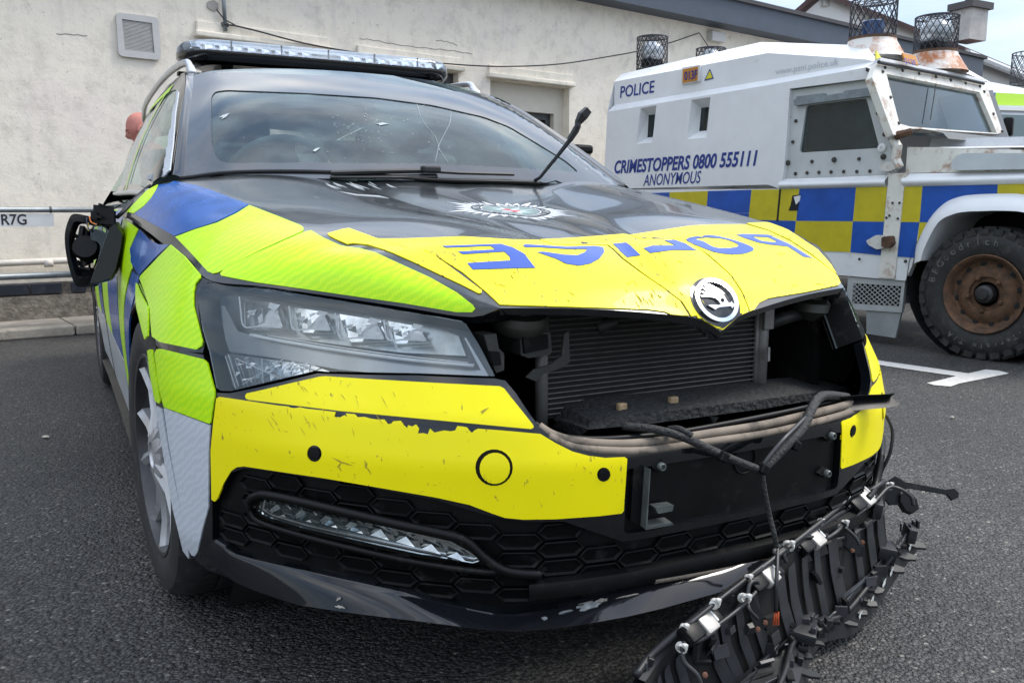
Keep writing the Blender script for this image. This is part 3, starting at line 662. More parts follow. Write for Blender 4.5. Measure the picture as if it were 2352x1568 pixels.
bpatch('lime_panel', [(515, 620), (588, 583), (700, 534), (715, 531), (743, 548), (783, 566), (800, 569), (825, 572), (863, 582), (913, 605), (988, 639), (1050, 673), (1086, 700), (1092, 710), (1085, 717), (1050, 717), (925, 696), (838, 684), (700, 664), (588, 649), (530, 638), (510, 634), (507, 629)], LIME)
Y1 = [(752, 538), (788, 528), (802, 526), (862, 548), (932, 571), (966, 574), (998, 588), (1048, 625), (1106, 668), (1106, 674), (1099, 675), (1060, 655), (1000, 627), (950, 603), (900, 581), (880, 574), (845, 563), (810, 560), (798, 562), (775, 552), (757, 543)]
Y2 = [(868, 550), (925, 550), (1013, 547), (1063, 545), (1176, 552), (1236, 553), (1270, 564), (1300, 565), (1394, 566), (1405, 575), (1425, 595), (1470, 628), (1526, 666), (1561, 693), (1581, 726), (1579, 733), (1571, 736), (1551, 727), (1526, 717), (1488, 712), (1376, 708), (1276, 705), (1176, 702), (1148, 701), (1117, 672), (1063, 627), (1008, 592), (978, 577), (938, 571)]
Y3 = [(1240, 552), (1330, 547), (1431, 539), (1441, 540), (1473, 552), (1571, 552), (1590, 562), (1626, 590), (1676, 634), (1701, 672), (1716, 707), (1725, 738), (1718, 743), (1673, 753), (1611, 756), (1600, 745), (1587, 727), (1567, 694), (1532, 667), (1476, 628), (1431, 594), (1410, 574), (1397, 564), (1300, 563), (1273, 563)]
Y4 = [(1446, 541), (1460, 539), (1586, 520), (1651, 517), (1711, 517), (1764, 532), (1814, 556), (1864, 589), (1920, 632), (1932, 650), (1925, 656), (1850, 672), (1764, 686), (1743, 696), (1731, 712), (1726, 717), (1722, 715), (1703, 669), (1678, 632), (1628, 587), (1576, 552), (1476, 551)]
Y5 = [(1715, 514), (1764, 511), (1786, 514), (1834, 545), (1878, 575), (1908, 609), (1920, 629), (1912, 624), (1864, 585), (1814, 552), (1764, 529)]
for y in (Y1, Y2, Y3, Y4, Y5): bpatch('yellow_panel', y, YELB, step=7)
LET = {'E': [(1016, 568), (1150, 563), (1176, 571), (1203, 585), (1229, 618), (1176, 619), (1086, 622), (1073, 607), (1172, 601), (1170, 592), (1158, 581), (1063, 587), (1052, 581), (1138, 576), (1126, 568), (1026, 572)],
       'C': [(1201, 567), (1206, 564), (1238, 566), (1301, 570), (1366, 568), (1385, 571), (1387, 582), (1376, 597), (1356, 608), (1331, 613), (1301, 609), (1276, 597), (1233, 582), (1248, 581), (1296, 588), (1326, 589), (1343, 582), (1348, 575), (1301, 575), (1238, 571), (1206, 571)],
       'I': [(1408, 563), (1438, 560), (1451, 570), (1471, 589), (1440, 594), (1424, 580)], 
       'L': [(1478, 573), (1498, 567), (1551, 567), (1526, 555), (1548, 554), (1572, 562), (1598, 578), (1546, 577), (1493, 584)],
       'P': [(1691, 542), (1706, 540), (1764, 542), (1814, 564), (1864, 595), (1844, 592), (1809, 569), (1764, 564), (1738, 559), (1708, 549)]}
for k in 'ECILP':
    q = [LET[k]] + ([[(1726, 546), (1764, 548), (1776, 554), (1786, 559), (1764, 558), (1748, 556)]] if k == 'P' else [])
    patch('letter', q, BON.px, BLUEV, bon, off=.0034, th=.003, step=6)
patch('letter', [crv([(1576, 553), (1626, 543), (1676, 552), (1718, 566), (1730, 576), (1713, 584), (1688, 587), (1651, 584), (1616, 573)], 4, True), crv([(1598, 552), (1621, 548), (1663, 552), (1692, 563), (1691, 570), (1663, 573), (1638, 570), (1616, 558)], 4, True)], BON.px, BLUEV, bon, off=.0034, th=.003, step=6)
# ---- winged arrow emblem
R43 = R_(43)
BLKG = mat('gloss_black_plastic', (.008, .009, .009), .1, coat=.4, var=.2)
em = patch('emblem', ell(1641, 696, 65, 46, 40, R43), BON.px, BLKG, car, off=.003, th=.006, step=8)
patch('ring', [ell(1641, 693, 54.5, 42, 40, R43), ell(1641, 693.5, 44.5, 33.5, 40, R43)], BON.px, CHROME, em, off=.0085, th=.007, step=6)
ARW = [(1745, 1070), (1800, 1062), (1850, 1090), (1905, 1130), (1940, 1180), (1954, 1205), (1968, 1224), (1990, 1226), (1994, 1214), (2026, 1246), (2004, 1276), (1992, 1256), (1890, 1266), (1862, 1276), (1848, 1288), (1780, 1250), (1812, 1244), (1880, 1248), (1900, 1240), (1880, 1212), (1850, 1188), (1800, 1178), (1722, 1176), (1715, 1160), (1768, 1160), (1716, 1132), (1722, 1122), (1782, 1142), (1730, 1096), (1736, 1090), (1792, 1116), (1745, 1076)]
patch('winged_arrow', [[(1176 + x / 4, 392 + y / 4) for x, y in ARW], ell(1176 + 1915 / 4, 392 + 1206 / 4, 4.6, 4.6, 10)], BON.px, CHROME, em, off=.007, th=.005, step=4)
# ---- service badge on the bonnet (star, ring, centre), laid out on the bonnet in plan
BX, BY = -.012, -.035
def bstar(r0, r1, n, k=.0):
    o = []
    for i in range(n * 2):
        a = pi * i / n; big = (i // 2) % 4 == 0
        r = (r1 * (1.10 if big else .90) if i % 2 == 0 else r0); o.append((BX + r * sin(a), BY + .94 * r * cos(a)))
    return o
WHV = mat('white_vinyl', (.62, .64, .66), .4, var=.1, vs=30); GRV = mat('grey_green_vinyl', (.12, .19, .175), .4, var=.2, vs=40); REDV = mat('red_vinyl', (.45, .02, .04), .4, var=.1)
bd = patch('badge', bstar(.118, .168, 32), BON.top, WHV, car, off=.0012, th=.002, step=.02)
def bpl(name, pts, mt, off): return patch(name, pts, BON.top, mt, bd, off=off, th=.001, step=.012)
def circ(r, n=40): return [(BX + r * sin(2 * pi * i / n), BY + .94 * r * cos(2 * pi * i / n)) for i in range(n)]
bpl('dark_ring', circ(.108), BLACK, .0022)
m = MB()
for i in range(64):                                 # dark strokes between the rays
    a = pi * i / 32 + .0245; r1 = .148 if i % 2 else .136
    q = [(BX + r * sin(a + d), BY + .94 * r * cos(a + d)) for r, d in ((.110, -.012), (r1, 0), (.110, .012))]
    h = [BON.top(p) for p in q]; m.add([P + n * .0026 for P, n in h], [(0, 1, 2)])
m.obj('ray_strokes', BLACK, bd)
bpl('white_ring', [circ(.082), circ(.079)], WHV, .0030)
bpl('grey_green_disc', circ(.076), GRV, .0030)
bpl('white_star', [(BX + r * sin(a), BY + .94 * r * cos(a)) for a, r in ((pi * i / 8, .072 if i % 2 == 0 else .036) for i in range(16))], mat('pale_vinyl', (.33, .40, .39), .4), .0036)
bpl('white_disc', circ(.028), WHV, .0042)
for q in ([(-.007, -.027), (.007, -.027), (.007, .027), (-.007, .027)], [(-.027, -.007), (-.0072, -.007), (-.0072, .007), (-.027, .007)], [(.0072, -.007), (.027, -.007), (.027, .007), (.0072, .007)]):
    bpl('red_cross', [(BX + x, BY + y) for x, y in q], REDV, .0048)
def glyphs(txt, size=1, shear=0, sx=1, bold=0, spacing=1):
    c = bpy.data.curves.new('txt', 'FONT'); c.body = txt; c.size = size; c.shear = shear; c.offset = bold; c.resolution_u = 3; c.space_character = spacing
    o = bpy.data.objects.new('txt', c); COL.objects.link(o); bpy.context.view_layer.update()
    me = bpy.data.meshes.new_from_object(o.evaluated_get(bpy.context.evaluated_depsgraph_get()))
    vs = [(v.co.x * sx, v.co.y) for v in me.vertices]; fs = [tuple(p.vertices) for p in me.polygons]
    bpy.data.objects.remove(o); bpy.data.curves.remove(c); bpy.data.meshes.remove(me); return vs, fs
def ringtext(txt, r, a0, a1, size, mt, parent, proj, off, flip=False):
    m = MB()
    for i, ch in enumerate(txt):
        if ch == ' ': continue
        a = a0 + (a1 - a0) * (i + .5) / len(txt); vs, fs = glyphs(ch, size, 0, .85, .004 * size)
        xm = (min(v[0] for v in vs) + max(v[0] for v in vs)) / 2; q = []
        for x, y in vs:
            x -= xm; y -= size * .35; 
            if flip: x, y = -x, -y
            X = BX + (r + y) * sin(a) + x * cos(a); Y = BY + .94 * ((r + y) * cos(a) - x * sin(a)); P, n = proj((X, Y)); q.append(P + n * off)
        m.add(q, fs)
    m.obj('lettering', mt, parent)
ringtext('POLICE SERVICE', .0945, -1.45, 1.45, .024, WHV, bd, BON.top, .0030)
ringtext('NORTHERN IRELAND', .0945, 4.65, 1.63, .021, WHV, bd, BON.top, .0030, True)
# ---- paint scratches on the bonnet
SCW = mat('scratch_white', (.26, .28, .29), .6, var=.3, vs=80)
random.seed(12)
for i in range(16):
    x0 = random.uniform(745, 890); y0 = 418 + random.uniform(0, 8); dx = random.uniform(14, 46); dy = dx * random.uniform(.3, .5)
    patch('scratch', [(x0, y0), (x0 + 2, y0), (x0 + dx * .6, y0 + dy * .55), (x0 + dx, y0 + dy), (x0 + dx * .5, y0 + dy * .55 + .8)], BON.px, SCW, bon, off=.0012, th=.0015, step=8)
patch('scratch', [(775, 440), (820, 447), (870, 450), (893, 456), (860, 452.5), (815, 449.5)], BON.px, SCW, bon, off=.0012, th=.0015, step=8)
random.seed(45)
for i in range(60):
    x0 = random.uniform(900, 1900); y0 = random.uniform(560, 710); a = random.choice((.9, 1.1, .3)) + random.gauss(0, .3); ln = random.uniform(4, 20)
    if i > 50: x0, y0, ln, a = random.uniform(1430, 1500), random.uniform(660, 695), random.uniform(10, 24), 1.0
    dx, dy = cos(a) * ln, sin(a) * ln
    if not any(inpoly(x0, y0, [q]) and inpoly(x0 + dx, y0 + dy, [q]) for q in (Y1, Y2, Y3, Y4)): continue
    patch('scuff', [(x0, y0), (x0 + dx * .5 + .7, y0 + dy * .5 - .5), (x0 + dx, y0 + dy), (x0 + dx * .5 - .6, y0 + dy * .5 + .5)], BON.px, SCB, bon, off=.0032, th=.001, step=12)
# ---- front wings
AC, AR = (.045, .335), .358
def wing_outline():
    P1, _ = FAS.px((352, 795)); P2, _ = FAS.px((466, 810)); hl_ = [FAS.px(p)[0] for p in ((470, 786), (455, 704), (460, 660), (478, 648))]
    a0 = atan2(P1.z - AC[1], P1.y - AC[0]); o = [(P2.y, P2.z)]
    o = [(p.y, p.z) for p in reversed([P2] + hl_)]      # from headlight top down to the seam
    o.append((P1.y - .012, P1.z))
    for i in range(19):
        a = a0 + (-.33 - a0) * i / 18; o.append((AC[0] + AR * cos(a), AC[1] + AR * sin(a)))
    o += [(.62, .22), (.655, .45), (.66, .70), (.652, .885)]
    o += [(e[1], e[2] - .004) for e in reversed(EDG[5:])]
    return o
wing, wingl = patch('front_wing', wing_outline(), FAS.side, BLACK, car, off=0, th=.015, step=.03, mirror=True)
patch('lime_panel', [(394, 563), (425, 589), (461, 631), (462, 639), (450, 654), (446, 672), (447, 704), (457, 745), (467, 784), (465, 795), (453, 803), (371, 786), (352, 773), (350, 755), (347, 710), (335, 672), (323, 640), (325, 634)], FAS.px, LIME, wing, off=.003, step=4.5, mirror=True)
def fpatch(name, pts, mt, parent, **k): return patch(name, pts, FAS.side, mt, parent, step=.03, **k)
q = FAS.px((394, 562))[0]; r_ = FAS.px((322, 634))[0]
fpatch('blue_panel', [(q.y + .01, q.z), (.08, .823), (.2, .832), (.36, .852), (.42, .80), (.36, .77), (r_.y + .012, r_.z)], BLUEF, wing, mirror=True)
fpatch('blue_panel', [(.17, .745), (.29, .75), (.40, .64), (.45, .50), (.44, .40), (.38, .36), (.355, .44), (.32, .52), (.25, .61), (.19, .67), (.16, .71)], BLUEF, wing, mirror=True)
fpatch('lime_panel', [(.38, .853), (.50, .866), (.64, .88), (.65, .70), (.642, .45), (.60, .40), (.47, .40), (.47, .52), (.42, .65), (.32, .755), (.36, .775), (.425, .80)], LIME, wing, mirror=True)
arch = [(AC[0] + AR * cos(a), AC[1] + AR * sin(a)) for a in [2.85 - i * .1 for i in range(33)]]
m = MB(); m.tube([FAS.side(p)[0] + V((.004, 0, 0)) for p in arch], .006, 6)
rows = [[FAS.side(p)[0] + V((.004 + d, 0, 0)) for p in arch] for d in (0, .03, .30)]
m.grid(rows); o = m.obj('wheel_arch', PLAST, wing, smooth=50); mirror_of(o, wingl)
# lime flash on the arch edge
fl_ = [(317, 651), (326, 672), (341, 700), (345, 706), (345, 750), (344, 772), (338, 780), (333, 765), (318, 705), (316, 675)]
patch('lime_strip', fl_, lambda p: (lambda P, n: (P, n))(*FAS.px(p)), LIME, wing, off=.0055, step=2.5)
# ---- sides behind the wings
RA = (2.84, .335); AR = .364
so_ = [(.665, .20), (.668, .45), (.672, .70), (.664, .89), (.66, .948)] + [(y, .949) for y in (1.0, 1.4, 2., 2.6, 3.2, 3.8)] + [(3.9, .70), (3.88, .35), (3.5, .22)]
ra = [(RA[0] + AR * cos(a), RA[1] + AR * sin(a)) for a in [-.33 + i * .2 for i in range(20)] if a < pi + .33]
body, bodyl = patch('body_side', so_ + ra + [(2.45, .19), (1.5, .19)], FAS.side, BLACK, car, off=0, th=.02, step=.09, mirror=True)
for i, (y0, y1) in enumerate(((.67, 1.24), (1.24, 1.66), (1.70, 2.02), (2.02, 2.34))):
    for j, (z0, z1) in enumerate(((.47, .905),)):
        mt = (LIME, BLUEF)[(i + j + 1) % 2]
        fpatch('lime_panel' if mt is LIME else 'blue_panel', rnd([(y0 + .004, z0), (y1 - .004, z0), (y1 - .004, z1), (y0 + .004, z1)], .01), mt, body, mirror=True)
WHR = mat('white_reflective', (.50, .52, .54), .35, coat=.3, var=.12, vs=20, dirt_haze=.5, dcol=(.25, .23, .2))
fpatch('white_panel', [(.70, .25), (2.36, .25), (2.36, .462), (.70, .462)], WHR, body, mirror=True)
for yy in (1.68, ):
    fpatch('door_gap', [(yy - .006, .24), (yy + .006, .24), (yy + .006, .94), (yy - .006, .94)], MATT, body, off=.003, mirror=True)
m = MB(); m.grid([[FAS.side((y, z))[0] + V((dx, 0, 0)) for y in (.64, 1.2, 2.0, 2.46)] for z, dx in ((.20, .0), (.19, -.03), (.16, -.03), (.13, .1))])
o = m.obj('sill', PLAST, body); mirror_of(o, bodyl)
m = MB(); m.grid([[FAS.side(p)[0] + V((.004 + d, 0, 0)) for p in ra] for d in (-.004, .03, .30)]); o = m.obj('wheel_arch', PLAST, body); mirror_of(o, bodyl)
m = MB()                                            # tail
rows = []
for z, y in ((.2, 3.86), (.35, 3.95), (.65, 3.95), (.95, 3.86), (1.02, 3.78)):
    hx = lerp(z, [.2, .65, .95, 1.02, 1.36], [.72, .80, .80, .76, .56]); rows.append([V((hx * (k / 6 - 1), y - .16 * abs(k / 6 - 1) ** 3, z)) for k in range(13)])
m.grid(rows); tg_ = m.obj('tailgate', BLACK, car, smooth=40); m = MB(); m.grid([rows[-1], [V((p.x * .74, p.y - .26, 1.36)) for p in rows[-1]]]); m.obj('rear_window', GLASSD, tg_, smooth=40)
# ---- side windows
def gl(i, j): return GLS.rows[j][i]
def gsub(i0, i1, j0, j1, name, mt, parent, off=0):
    s = Surf([[GLS.rows[j][i] for i in range(i0, i1 + 1)] for j in range(j0, j1 + 1)]); n = GLS.n; nc = 61
    vs = []; ns = []
    for j in range(j0, j1 + 1):
        for i in range(i0, i1 + 1): nn = n[j * nc + i]; vs.append(GLS.rows[j][i] + nn * off); ns.append(nn)
    w = i1 - i0 + 1
    fs = [(a * w + b, a * w + b + 1, (a + 1) * w + b + 1, (a + 1) * w + b) for a in range(j1 - j0) for b in range(w - 1)]
    v0, v1, v2 = vs[fs[0][0]], vs[fs[0][1]], vs[fs[0][2]]
    if (v1 - v0).cross(v2 - v0).dot(ns[0]) < 0: fs = [tuple(reversed(f)) for f in fs]
    return mobj(name, vs, fs, mt, parent, True, ns)
cab = gsub(0, 60, 0, 14, 'side_window', GLASSD, car); cabl = mirror_of(cab)
for a in ((0, 60, 12, 14), (0, 4, 0, 14), (26, 29, 0, 12), (44, 46, 0, 12), (0, 60, 0, 1)):
    o = gsub(*a, 'window_frame', BLACK, cab, .004); mirror_of(o, cabl)
m = MB(); m.tube([p + V((-.012, 0, .0)) for p in GB], .009, 8); o = m.obj('belt_trim', SILV, cab, smooth=True); mirror_of(o, cabl)
o = gsub(22, 60, 12, 13, 'lime_strip', LIME, cab, .006); mirror_of(o, cabl)
LSTR = gsub(24, 25, 0, 12, 'lime_strip', LIME, cab, .006); mirror_of(LSTR, cabl)
o = gsub(58, 60, 0, 14, 'rear_pillar', BLACK, cab, .005); mirror_of(o, cabl)
# ---- windscreen: pillars, glass, printed border, cabin
roof = surfobj('roof', ROOF, BLACK, car)
m = MB(); pl = [r[0] for r in WIN.rows]; gp = [V(p) for p in GUT]
gq = curve_len(GUT, 60)[:22]; gq2 = [gq[int(i * 21 / 20)] for i in range(21)]
m.grid([[p + V((.012, -.004, .004)) for p in pl], [p.lerp(g, .35) + V((-.010, -.012, .010)) for p, g in zip(pl, gq2)], [p.lerp(g, .8) + V((-.012, 0, .004)) for p, g in zip(pl, gq2)], [g + V((.0, .02, -.004)) for g in gq2]])
pil = m.obj('windscreen_pillar', BLACK, car, smooth=True); pill = mirror_of(pil)
DIA = foil('pillar_foil', (.45, .48, .52), (.62, .66, .70), (.34, .37, .41))
patch('reflective_strip', [(403, 207), (409, 209), (412, 214), (405, 260), (400, 330), (392, 392), (384, 412), (372, 412), (376, 370), (384, 320), (394, 260)], Surf([[p + V((-.0, -.03, .02)) for p in pl], [p.lerp(g, .7) + V((-.016, -.006, .008)) for p, g in zip(pl, gq2)], [g + V((-.03, .02, -.01)) for g in gq2]]).px, DIA, pil, off=.004)
FRIT = [(414, 411), (425, 300), (440, 182), (470, 178), (560, 180), (700, 188), (850, 202), (1000, 231), (1090, 254), (1165, 282), (1240, 325), (1300, 357), (1345, 385), (1390, 412), (1412, 430), (1300, 424), (1150, 418), (1000, 414), (700, 411)]
FIN = rnd([(486, 224), (494, 213), (520, 209), (700, 216), (860, 226), (990, 243), (1110, 270), (1170, 293), (1240, 335), (1300, 372), (1330, 398), (1180, 387), (1000, 378), (700, 375), (520, 377), (500, 368), (487, 335)], 12)
BLKF = mat('black_glass_border', (.040, .046, .054), .08, coat=.0, var=.15, spec=.6, dirt_haze=.4, dcol=(.09, .10, .105), ds=5)  # bluish base paints sky haze and a dust film on the black border
ws = surfobj('windscreen', WIN, GLASSW, car)
patch('glass_border', [[(411, 416), (424, 300), (440, 170), (560, 168), (800, 178), (960, 205), (1115, 218), (1180, 250), (1260, 305), (1340, 360), (1436, 434), (1200, 424), (1000, 420), (700, 416)], FIN], WIN.px, BLKF, ws, off=.003, th=.002, step=12)
patch('mirror_pad', ell(886, 240, 30, 13, 20, .15), WIN.px, BLKF, ws, off=-.004, th=.002)
m = MB(); random.seed(31)                            # stone chips and glass dust
CHIP = mat('glass_chip', (.36, .40, .41), .5, var=.1)
for i in range(120):
    g = random.gauss
    x, y = (g(860, 55), g(300, 28)) if i < 80 else (random.uniform(500, 1250), random.uniform(225, 380))
    if not inpoly(x, y, [FIN]): continue
    s = random.uniform(.3, 1.0); a = random.uniform(0, 6); q = []
    for k in range(4): P, n = WIN.px((x + s * 1.5 * cos(a + k * 1.57), y + s * sin(a + k * 1.57))); q.append(P + n * .0015)
    nn = (q[1] - q[0]).cross(q[2] - q[0]); m.add(q, [(0, 1, 2, 3)])
m.obj('glass_chips', CHIP, ws)
for pts in ([(862, 286), (878, 283), (893, 286), (880, 288), (870, 290), (872, 287)], [(503, 272), (512, 266), (527, 262), (520, 270), (508, 276), (513, 270)], [(660, 192), (700, 194), (745, 191), (700, 196)], [(752, 197), (790, 200), (812, 206), (850, 206), (905, 208), (860, 211), (815, 209), (790, 204)], [(1310, 362), (1330, 372), (1350, 392), (1366, 406), (1340, 398), (1322, 380)], [(718, 348), (726, 342), (736, 341), (724, 350)]):
    patch('glass_crack', pts, WIN.px, CHIP, ws, off=.0025, th=.001, step=8)
def cracks(pts):
    m = MB(); m.tube([(lambda h: h[0] + h[1] * .001)(WIN.px(p)) for p in crv(pts, 5)], .0006, 4); m.obj('glass_crack', CHIP, ws)
cracks([(955, 225), (962, 255), (975, 285), (1000, 315), (1010, 345), (1030, 375)]); cracks([(1036, 245), (1034, 280), (1020, 310), (1008, 335), (1000, 372)])
# cabin seen through the glass
INT = mat('cabin_trim', (.085, .11, .11), .7, var=.2)
SEAT = mat('seat_fabric', (.05, .062, .065), .85, var=.2, vs=60)
m = MB()
m.grid([[V((x, y + .05 * (1 - (x / .7) ** 2) * -1, z)) for x in (-.75, -.4, 0, .4, .75)] for y, z in ((.45, .95), (.75, .965), (.98, .93), (1.0, .70))])
m.grid([[V((x, y, z)) for x in (-.86, 0, .86)] for y, z in ((.6, .35), (3.4, .35), (3.55, .9))])
for s in (-1, 1): m.grid([[V((s * .84, y, z)) for y in (.6, 3.5)] for z in (.35, .93)])
m.grid([[p + V((0, 0, -.04)) for p in r[2:15]] for r in ROOF.rows[1:26]])
m.obj('cabin', INT, car, smooth=40)
m = MB(); m.lathe([(.185 + .013 * cos(a), .013 * sin(a)) for a in [2 * pi * i / 8 for i in range(9)]], frame(V((-.37, 1.02, .99)), V((0, .55, .35)).normalized() * -1), 28)
m.box((-.37, 1.02, .98), (.12, .04, .1)); m.tube([(-.37, 1.0, .99), (-.54, 1.02, .985)], .012, 6); m.tube([(-.37, 1.0, .99), (-.20, 1.02, .985)], .012, 6)
m.obj('steering_wheel', INT, car, smooth=True)
for sx in (-.37, .37):
    m = MB(); prof = [(.86, .62), (.90, .75), (.96, .95), (1.05, 1.12)]
    m.box((sx, 1.62, .86), (.48, .13, .62), Matrix.Rotation(-.22, 4, 'X'), .05); m.box((sx, 1.33, .55), (.50, .52, .16), None, .05); m.box((sx, 1.70, 1.27), (.25, .09, .17), Matrix.Rotation(-.15, 4, 'X'), .035)
    m.obj('front_seat', SEAT, car, smooth=60)
m = MB(); m.box((0, 2.62, .85), (1.25, .14, .62), Matrix.Rotation(-.25, 4, 'X'), .05)
for sx in (-.4, 0, .4): m.box((sx, 2.72, 1.22), (.24, .08, .15), None, .03)
m.obj('rear_seat', SEAT, car, smooth=60)
# ---- wheels
def wheel(x, y, steer, side):
    root = empty('wheel', (x, y, .335), steer if side > 0 else pi + steer); root.parent = car
    X = Matrix.Rotation(-pi / 2, 4, 'Y')             # local z -> -x (outer face)
    m = MB(); prof = [(.215, -.05), (.232, .012), (.25, .02), (.285, .024), (.312, .016), (.326, .0), (.333, -.02), (.335, -.05), (.335, -.066), (.328, -.068), (.328, -.074), (.335, -.076), (.335, -.115), (.328, -.117), (.328, -.123), (.335, -.125), (.335, -.17), (.328, -.2), (.29, -.235), (.23, -.23)]
    m.lathe(prof, X, 56); ty = m.obj('tyre', RUB, root, smooth=30)
    m = MB()                                         # tread sipes
    for i in range(70):
        a = 2 * pi * i / 70
        for z0, z1 in ((-.03, -.062), (-.130, -.185)):
            mm = X @ Matrix.Rotation(a, 4, 'Z'); m.add([mm @ V((.336, -.002, z0)), mm @ V((.3362, .002, z0)), mm @ V((.3362, .008, z1)), mm @ V((.336, .004, z1))], [(0, 1, 2, 3)])
    tag(m.obj('tread_sipes', DARKG, root), kind='stuff')
    m = MB(); m.lathe([(.232, .0), (.240, .012), (.236, .018), (.228, .016), (.222, .0), (.214, -.06), (.20, -.16), (.19, -.18)], X, 48)
    m.lathe([(.19, -.10), (.10, -.10), (.0, -.10)], X, 32); rim = m.obj('rim', mat('rim_dark', (.07, .07, .072), .4, metal=.7, var=.2, vs=20, dirt_haze=.6, dcol=(.05, .045, .04), ds=12), root, smooth=40)
    for k in range(5):
        m = MB(); mm = X @ Matrix.Rotation(2 * pi * k / 5 + .35, 4, 'Z')
        for sg in (-1, 1):
            st = [(.045, sg * .016, .020, .012), (.10, sg * .022, .022, -.002), (.16, sg * .036, .018, -.004), (.205, sg * .056, .020, .004), (.229, sg * .068, .024, .010)]
            rows = []
            for r, t, w, h in st: rows.append([mm @ V((r, t - w, h - .035)), mm @ V((r, t - w * .8, h - .004)), mm @ V((r, t, h + .006)), mm @ V((r, t + w * .8, h - .004)), mm @ V((r, t + w, h - .035))])
            m.grid(rows)
        m.obj('spoke', ALLOY, root, smooth=35)
    m = MB(); m.lathe([(.07, -.03), (.068, .008), (.05, .016), (.032, .017), (.030, .012), (.0, .013)], X, 28)
    for k in range(5):
        a = 2 * pi * k / 5 + .98; m.lathe([(.011, -.01), (.011, .010), (.006, .012), (0, .012)], X @ Matrix.Translation((.056 * cos(a), .056 * sin(a), 0)), 8)
    m.obj('hub', ALLOY, root, smooth=35)
    return root
wheel(-.902, .06, R_(3.5), 1); wheel(-.893, 2.84, 0, 1); wheel(.882, .05, R_(2.5), -1); wheel(.893, 2.84, 0, -1)
m = MB(); m.box((0, 1.75, .24), (1.5, 4.0, .12)); m.obj("underbody", DARKG, car); m = MB(); m.box((0, -.45, .22), (.9, .5, .06)); m.obj("undertray", DARKG, car)
for sg in (-1, 1):
    for yy in (.045, 2.84): m = MB(); m.lathe([(.368, 0), (.368, .26)], frame(V((sg * .80, yy, .335)), V((-sg, 0, 0))), 36); m.obj('arch_liner', DARKG, car)
# ================================================================ patrol car : what the missing grille lays bare
ALU = mat('dusty_aluminium', (.20, .195, .18), .5, metal=.35, var=.2, vs=30)
FIN_ = mat('dirty_fins', (.014, .013, .012), .85, var=.35, vs=40)
MUD = mat('muddy_seal', (.19, .155, .12), .85, var=.3, vs=14, dirt_haze=.9, dcol=(.015, .014, .013), ds=11, dthr=.52)
TUBEM = mat('condenser_tube', (.10, .10, .09), .5, metal=.3, var=.3, vs=30)
m = MB(); vs = []
for x0, x1, y0, y1, z0, z1 in ((-.58, .58, -.40, -.39, .40, .79),): m.box(((x0 + x1) / 2, (y0 + y1) / 2, (z0 + z1) / 2), (x1 - x0, y1 - y0, z1 - z0))
m.obj('engine_bay_back', DARKG, car)
for sg in (-1, 1): m = MB(); m.box((sg * .44, -.55, .55), (.02, .26, .24)); m.obj('chassis_leg', MATT, car)
m = MB(); m.box((0, -.60, .435), (.80, .40, .02)); m.obj('bay_floor', DARKG, car)
rad = tag(mobj('radiator', [(-.27, -.655, .50), (.27, -.655, .50), (.27, -.655, .72), (-.27, -.655, .72)], [(0, 1, 2, 3)], FIN_, car))
for i in range(20):
    z = .510 + i * .0102; m = MB(); m.tube([(-.268, -.662, z), (.268, -.662, z)], .0016, 5); m.obj('cooling_tube', TUBEM, rad)
for x, r, z0, z1 in ((-.282, .013, .49, .70), (.283, .015, .49, .73), (.268, .006, .49, .73)):
    m = MB(); m.tube([(x, -.662, z0), (x, -.662, z1)], r, 12); m.obj('radiator_tank', ALU, car, smooth=True)
m = MB(); m.box((.283, -.68, .665), (.028, .008, .045), None, .002); m.obj('receiver_clip', ALU, car); m = MB(); m.tube([(.276, -.69, .605), (.272, -.695, .575)], .005, 6); m.obj('valve', ALU, car)
# foam crash absorber
FOAM = mat('black_foam', (.020, .021, .021), .85, var=.6, vs=110, bump=1.0, bs=95, dirt_haze=.7, dcol=(.075, .072, .07), ds=85, dthr=.55)
def fo(px, py, y): P = at(px, py, 1, y); return P
m = MB(); top = [(1300, 981), (1356, 966), (1450, 951), (1550, 942), (1764, 915), (1870, 901), (1950, 892)]; bot = [(1302, 1001), (1330, 1004), (1352, 986), (1500, 972), (1764, 937), (1875, 917), (1945, 903)]
yf = lambda i: -.80 + .10 * abs(i - 3) ** 2 / 9
tp_ = [fo(*p, yf(i)) for i, p in enumerate(top)]; bt_ = [fo(*p, yf(i)) for i, p in enumerate(bot)]
m.grid([[p + V((0, .12, .01)) for p in tp_], [p + V((0, .012, .002)) for p in tp_], tp_, bt_, [p + V((0, .10, -.003)) for p in bt_]]); m.obj('foam_absorber', FOAM, car, smooth=40)
m = MB(); g = [fo(x, y, -.79) for x, y in ((1628, 953), (1640, 972), (1652, 958))]; m.add([g[0], g[2], g[2] + V((0, .05, 0)), g[0] + V((0, .05, 0)), g[1], g[1] + V((0, .05, 0))], [(0, 1, 4), (3, 5, 2), (0, 4, 5, 3), (4, 1, 2, 5)]); m.obj('foam_tab', FOAM, car)
TANC = mat('tan_clip', (.32, .22, .12), .5, var=.3, vs=60)
for x, y in ((1428, 935), (1546, 920)):
    m = MB(); m.box(fo(x, y, -.755), (.020, .012, .017), None, .003); m.obj('clip', TANC, car)
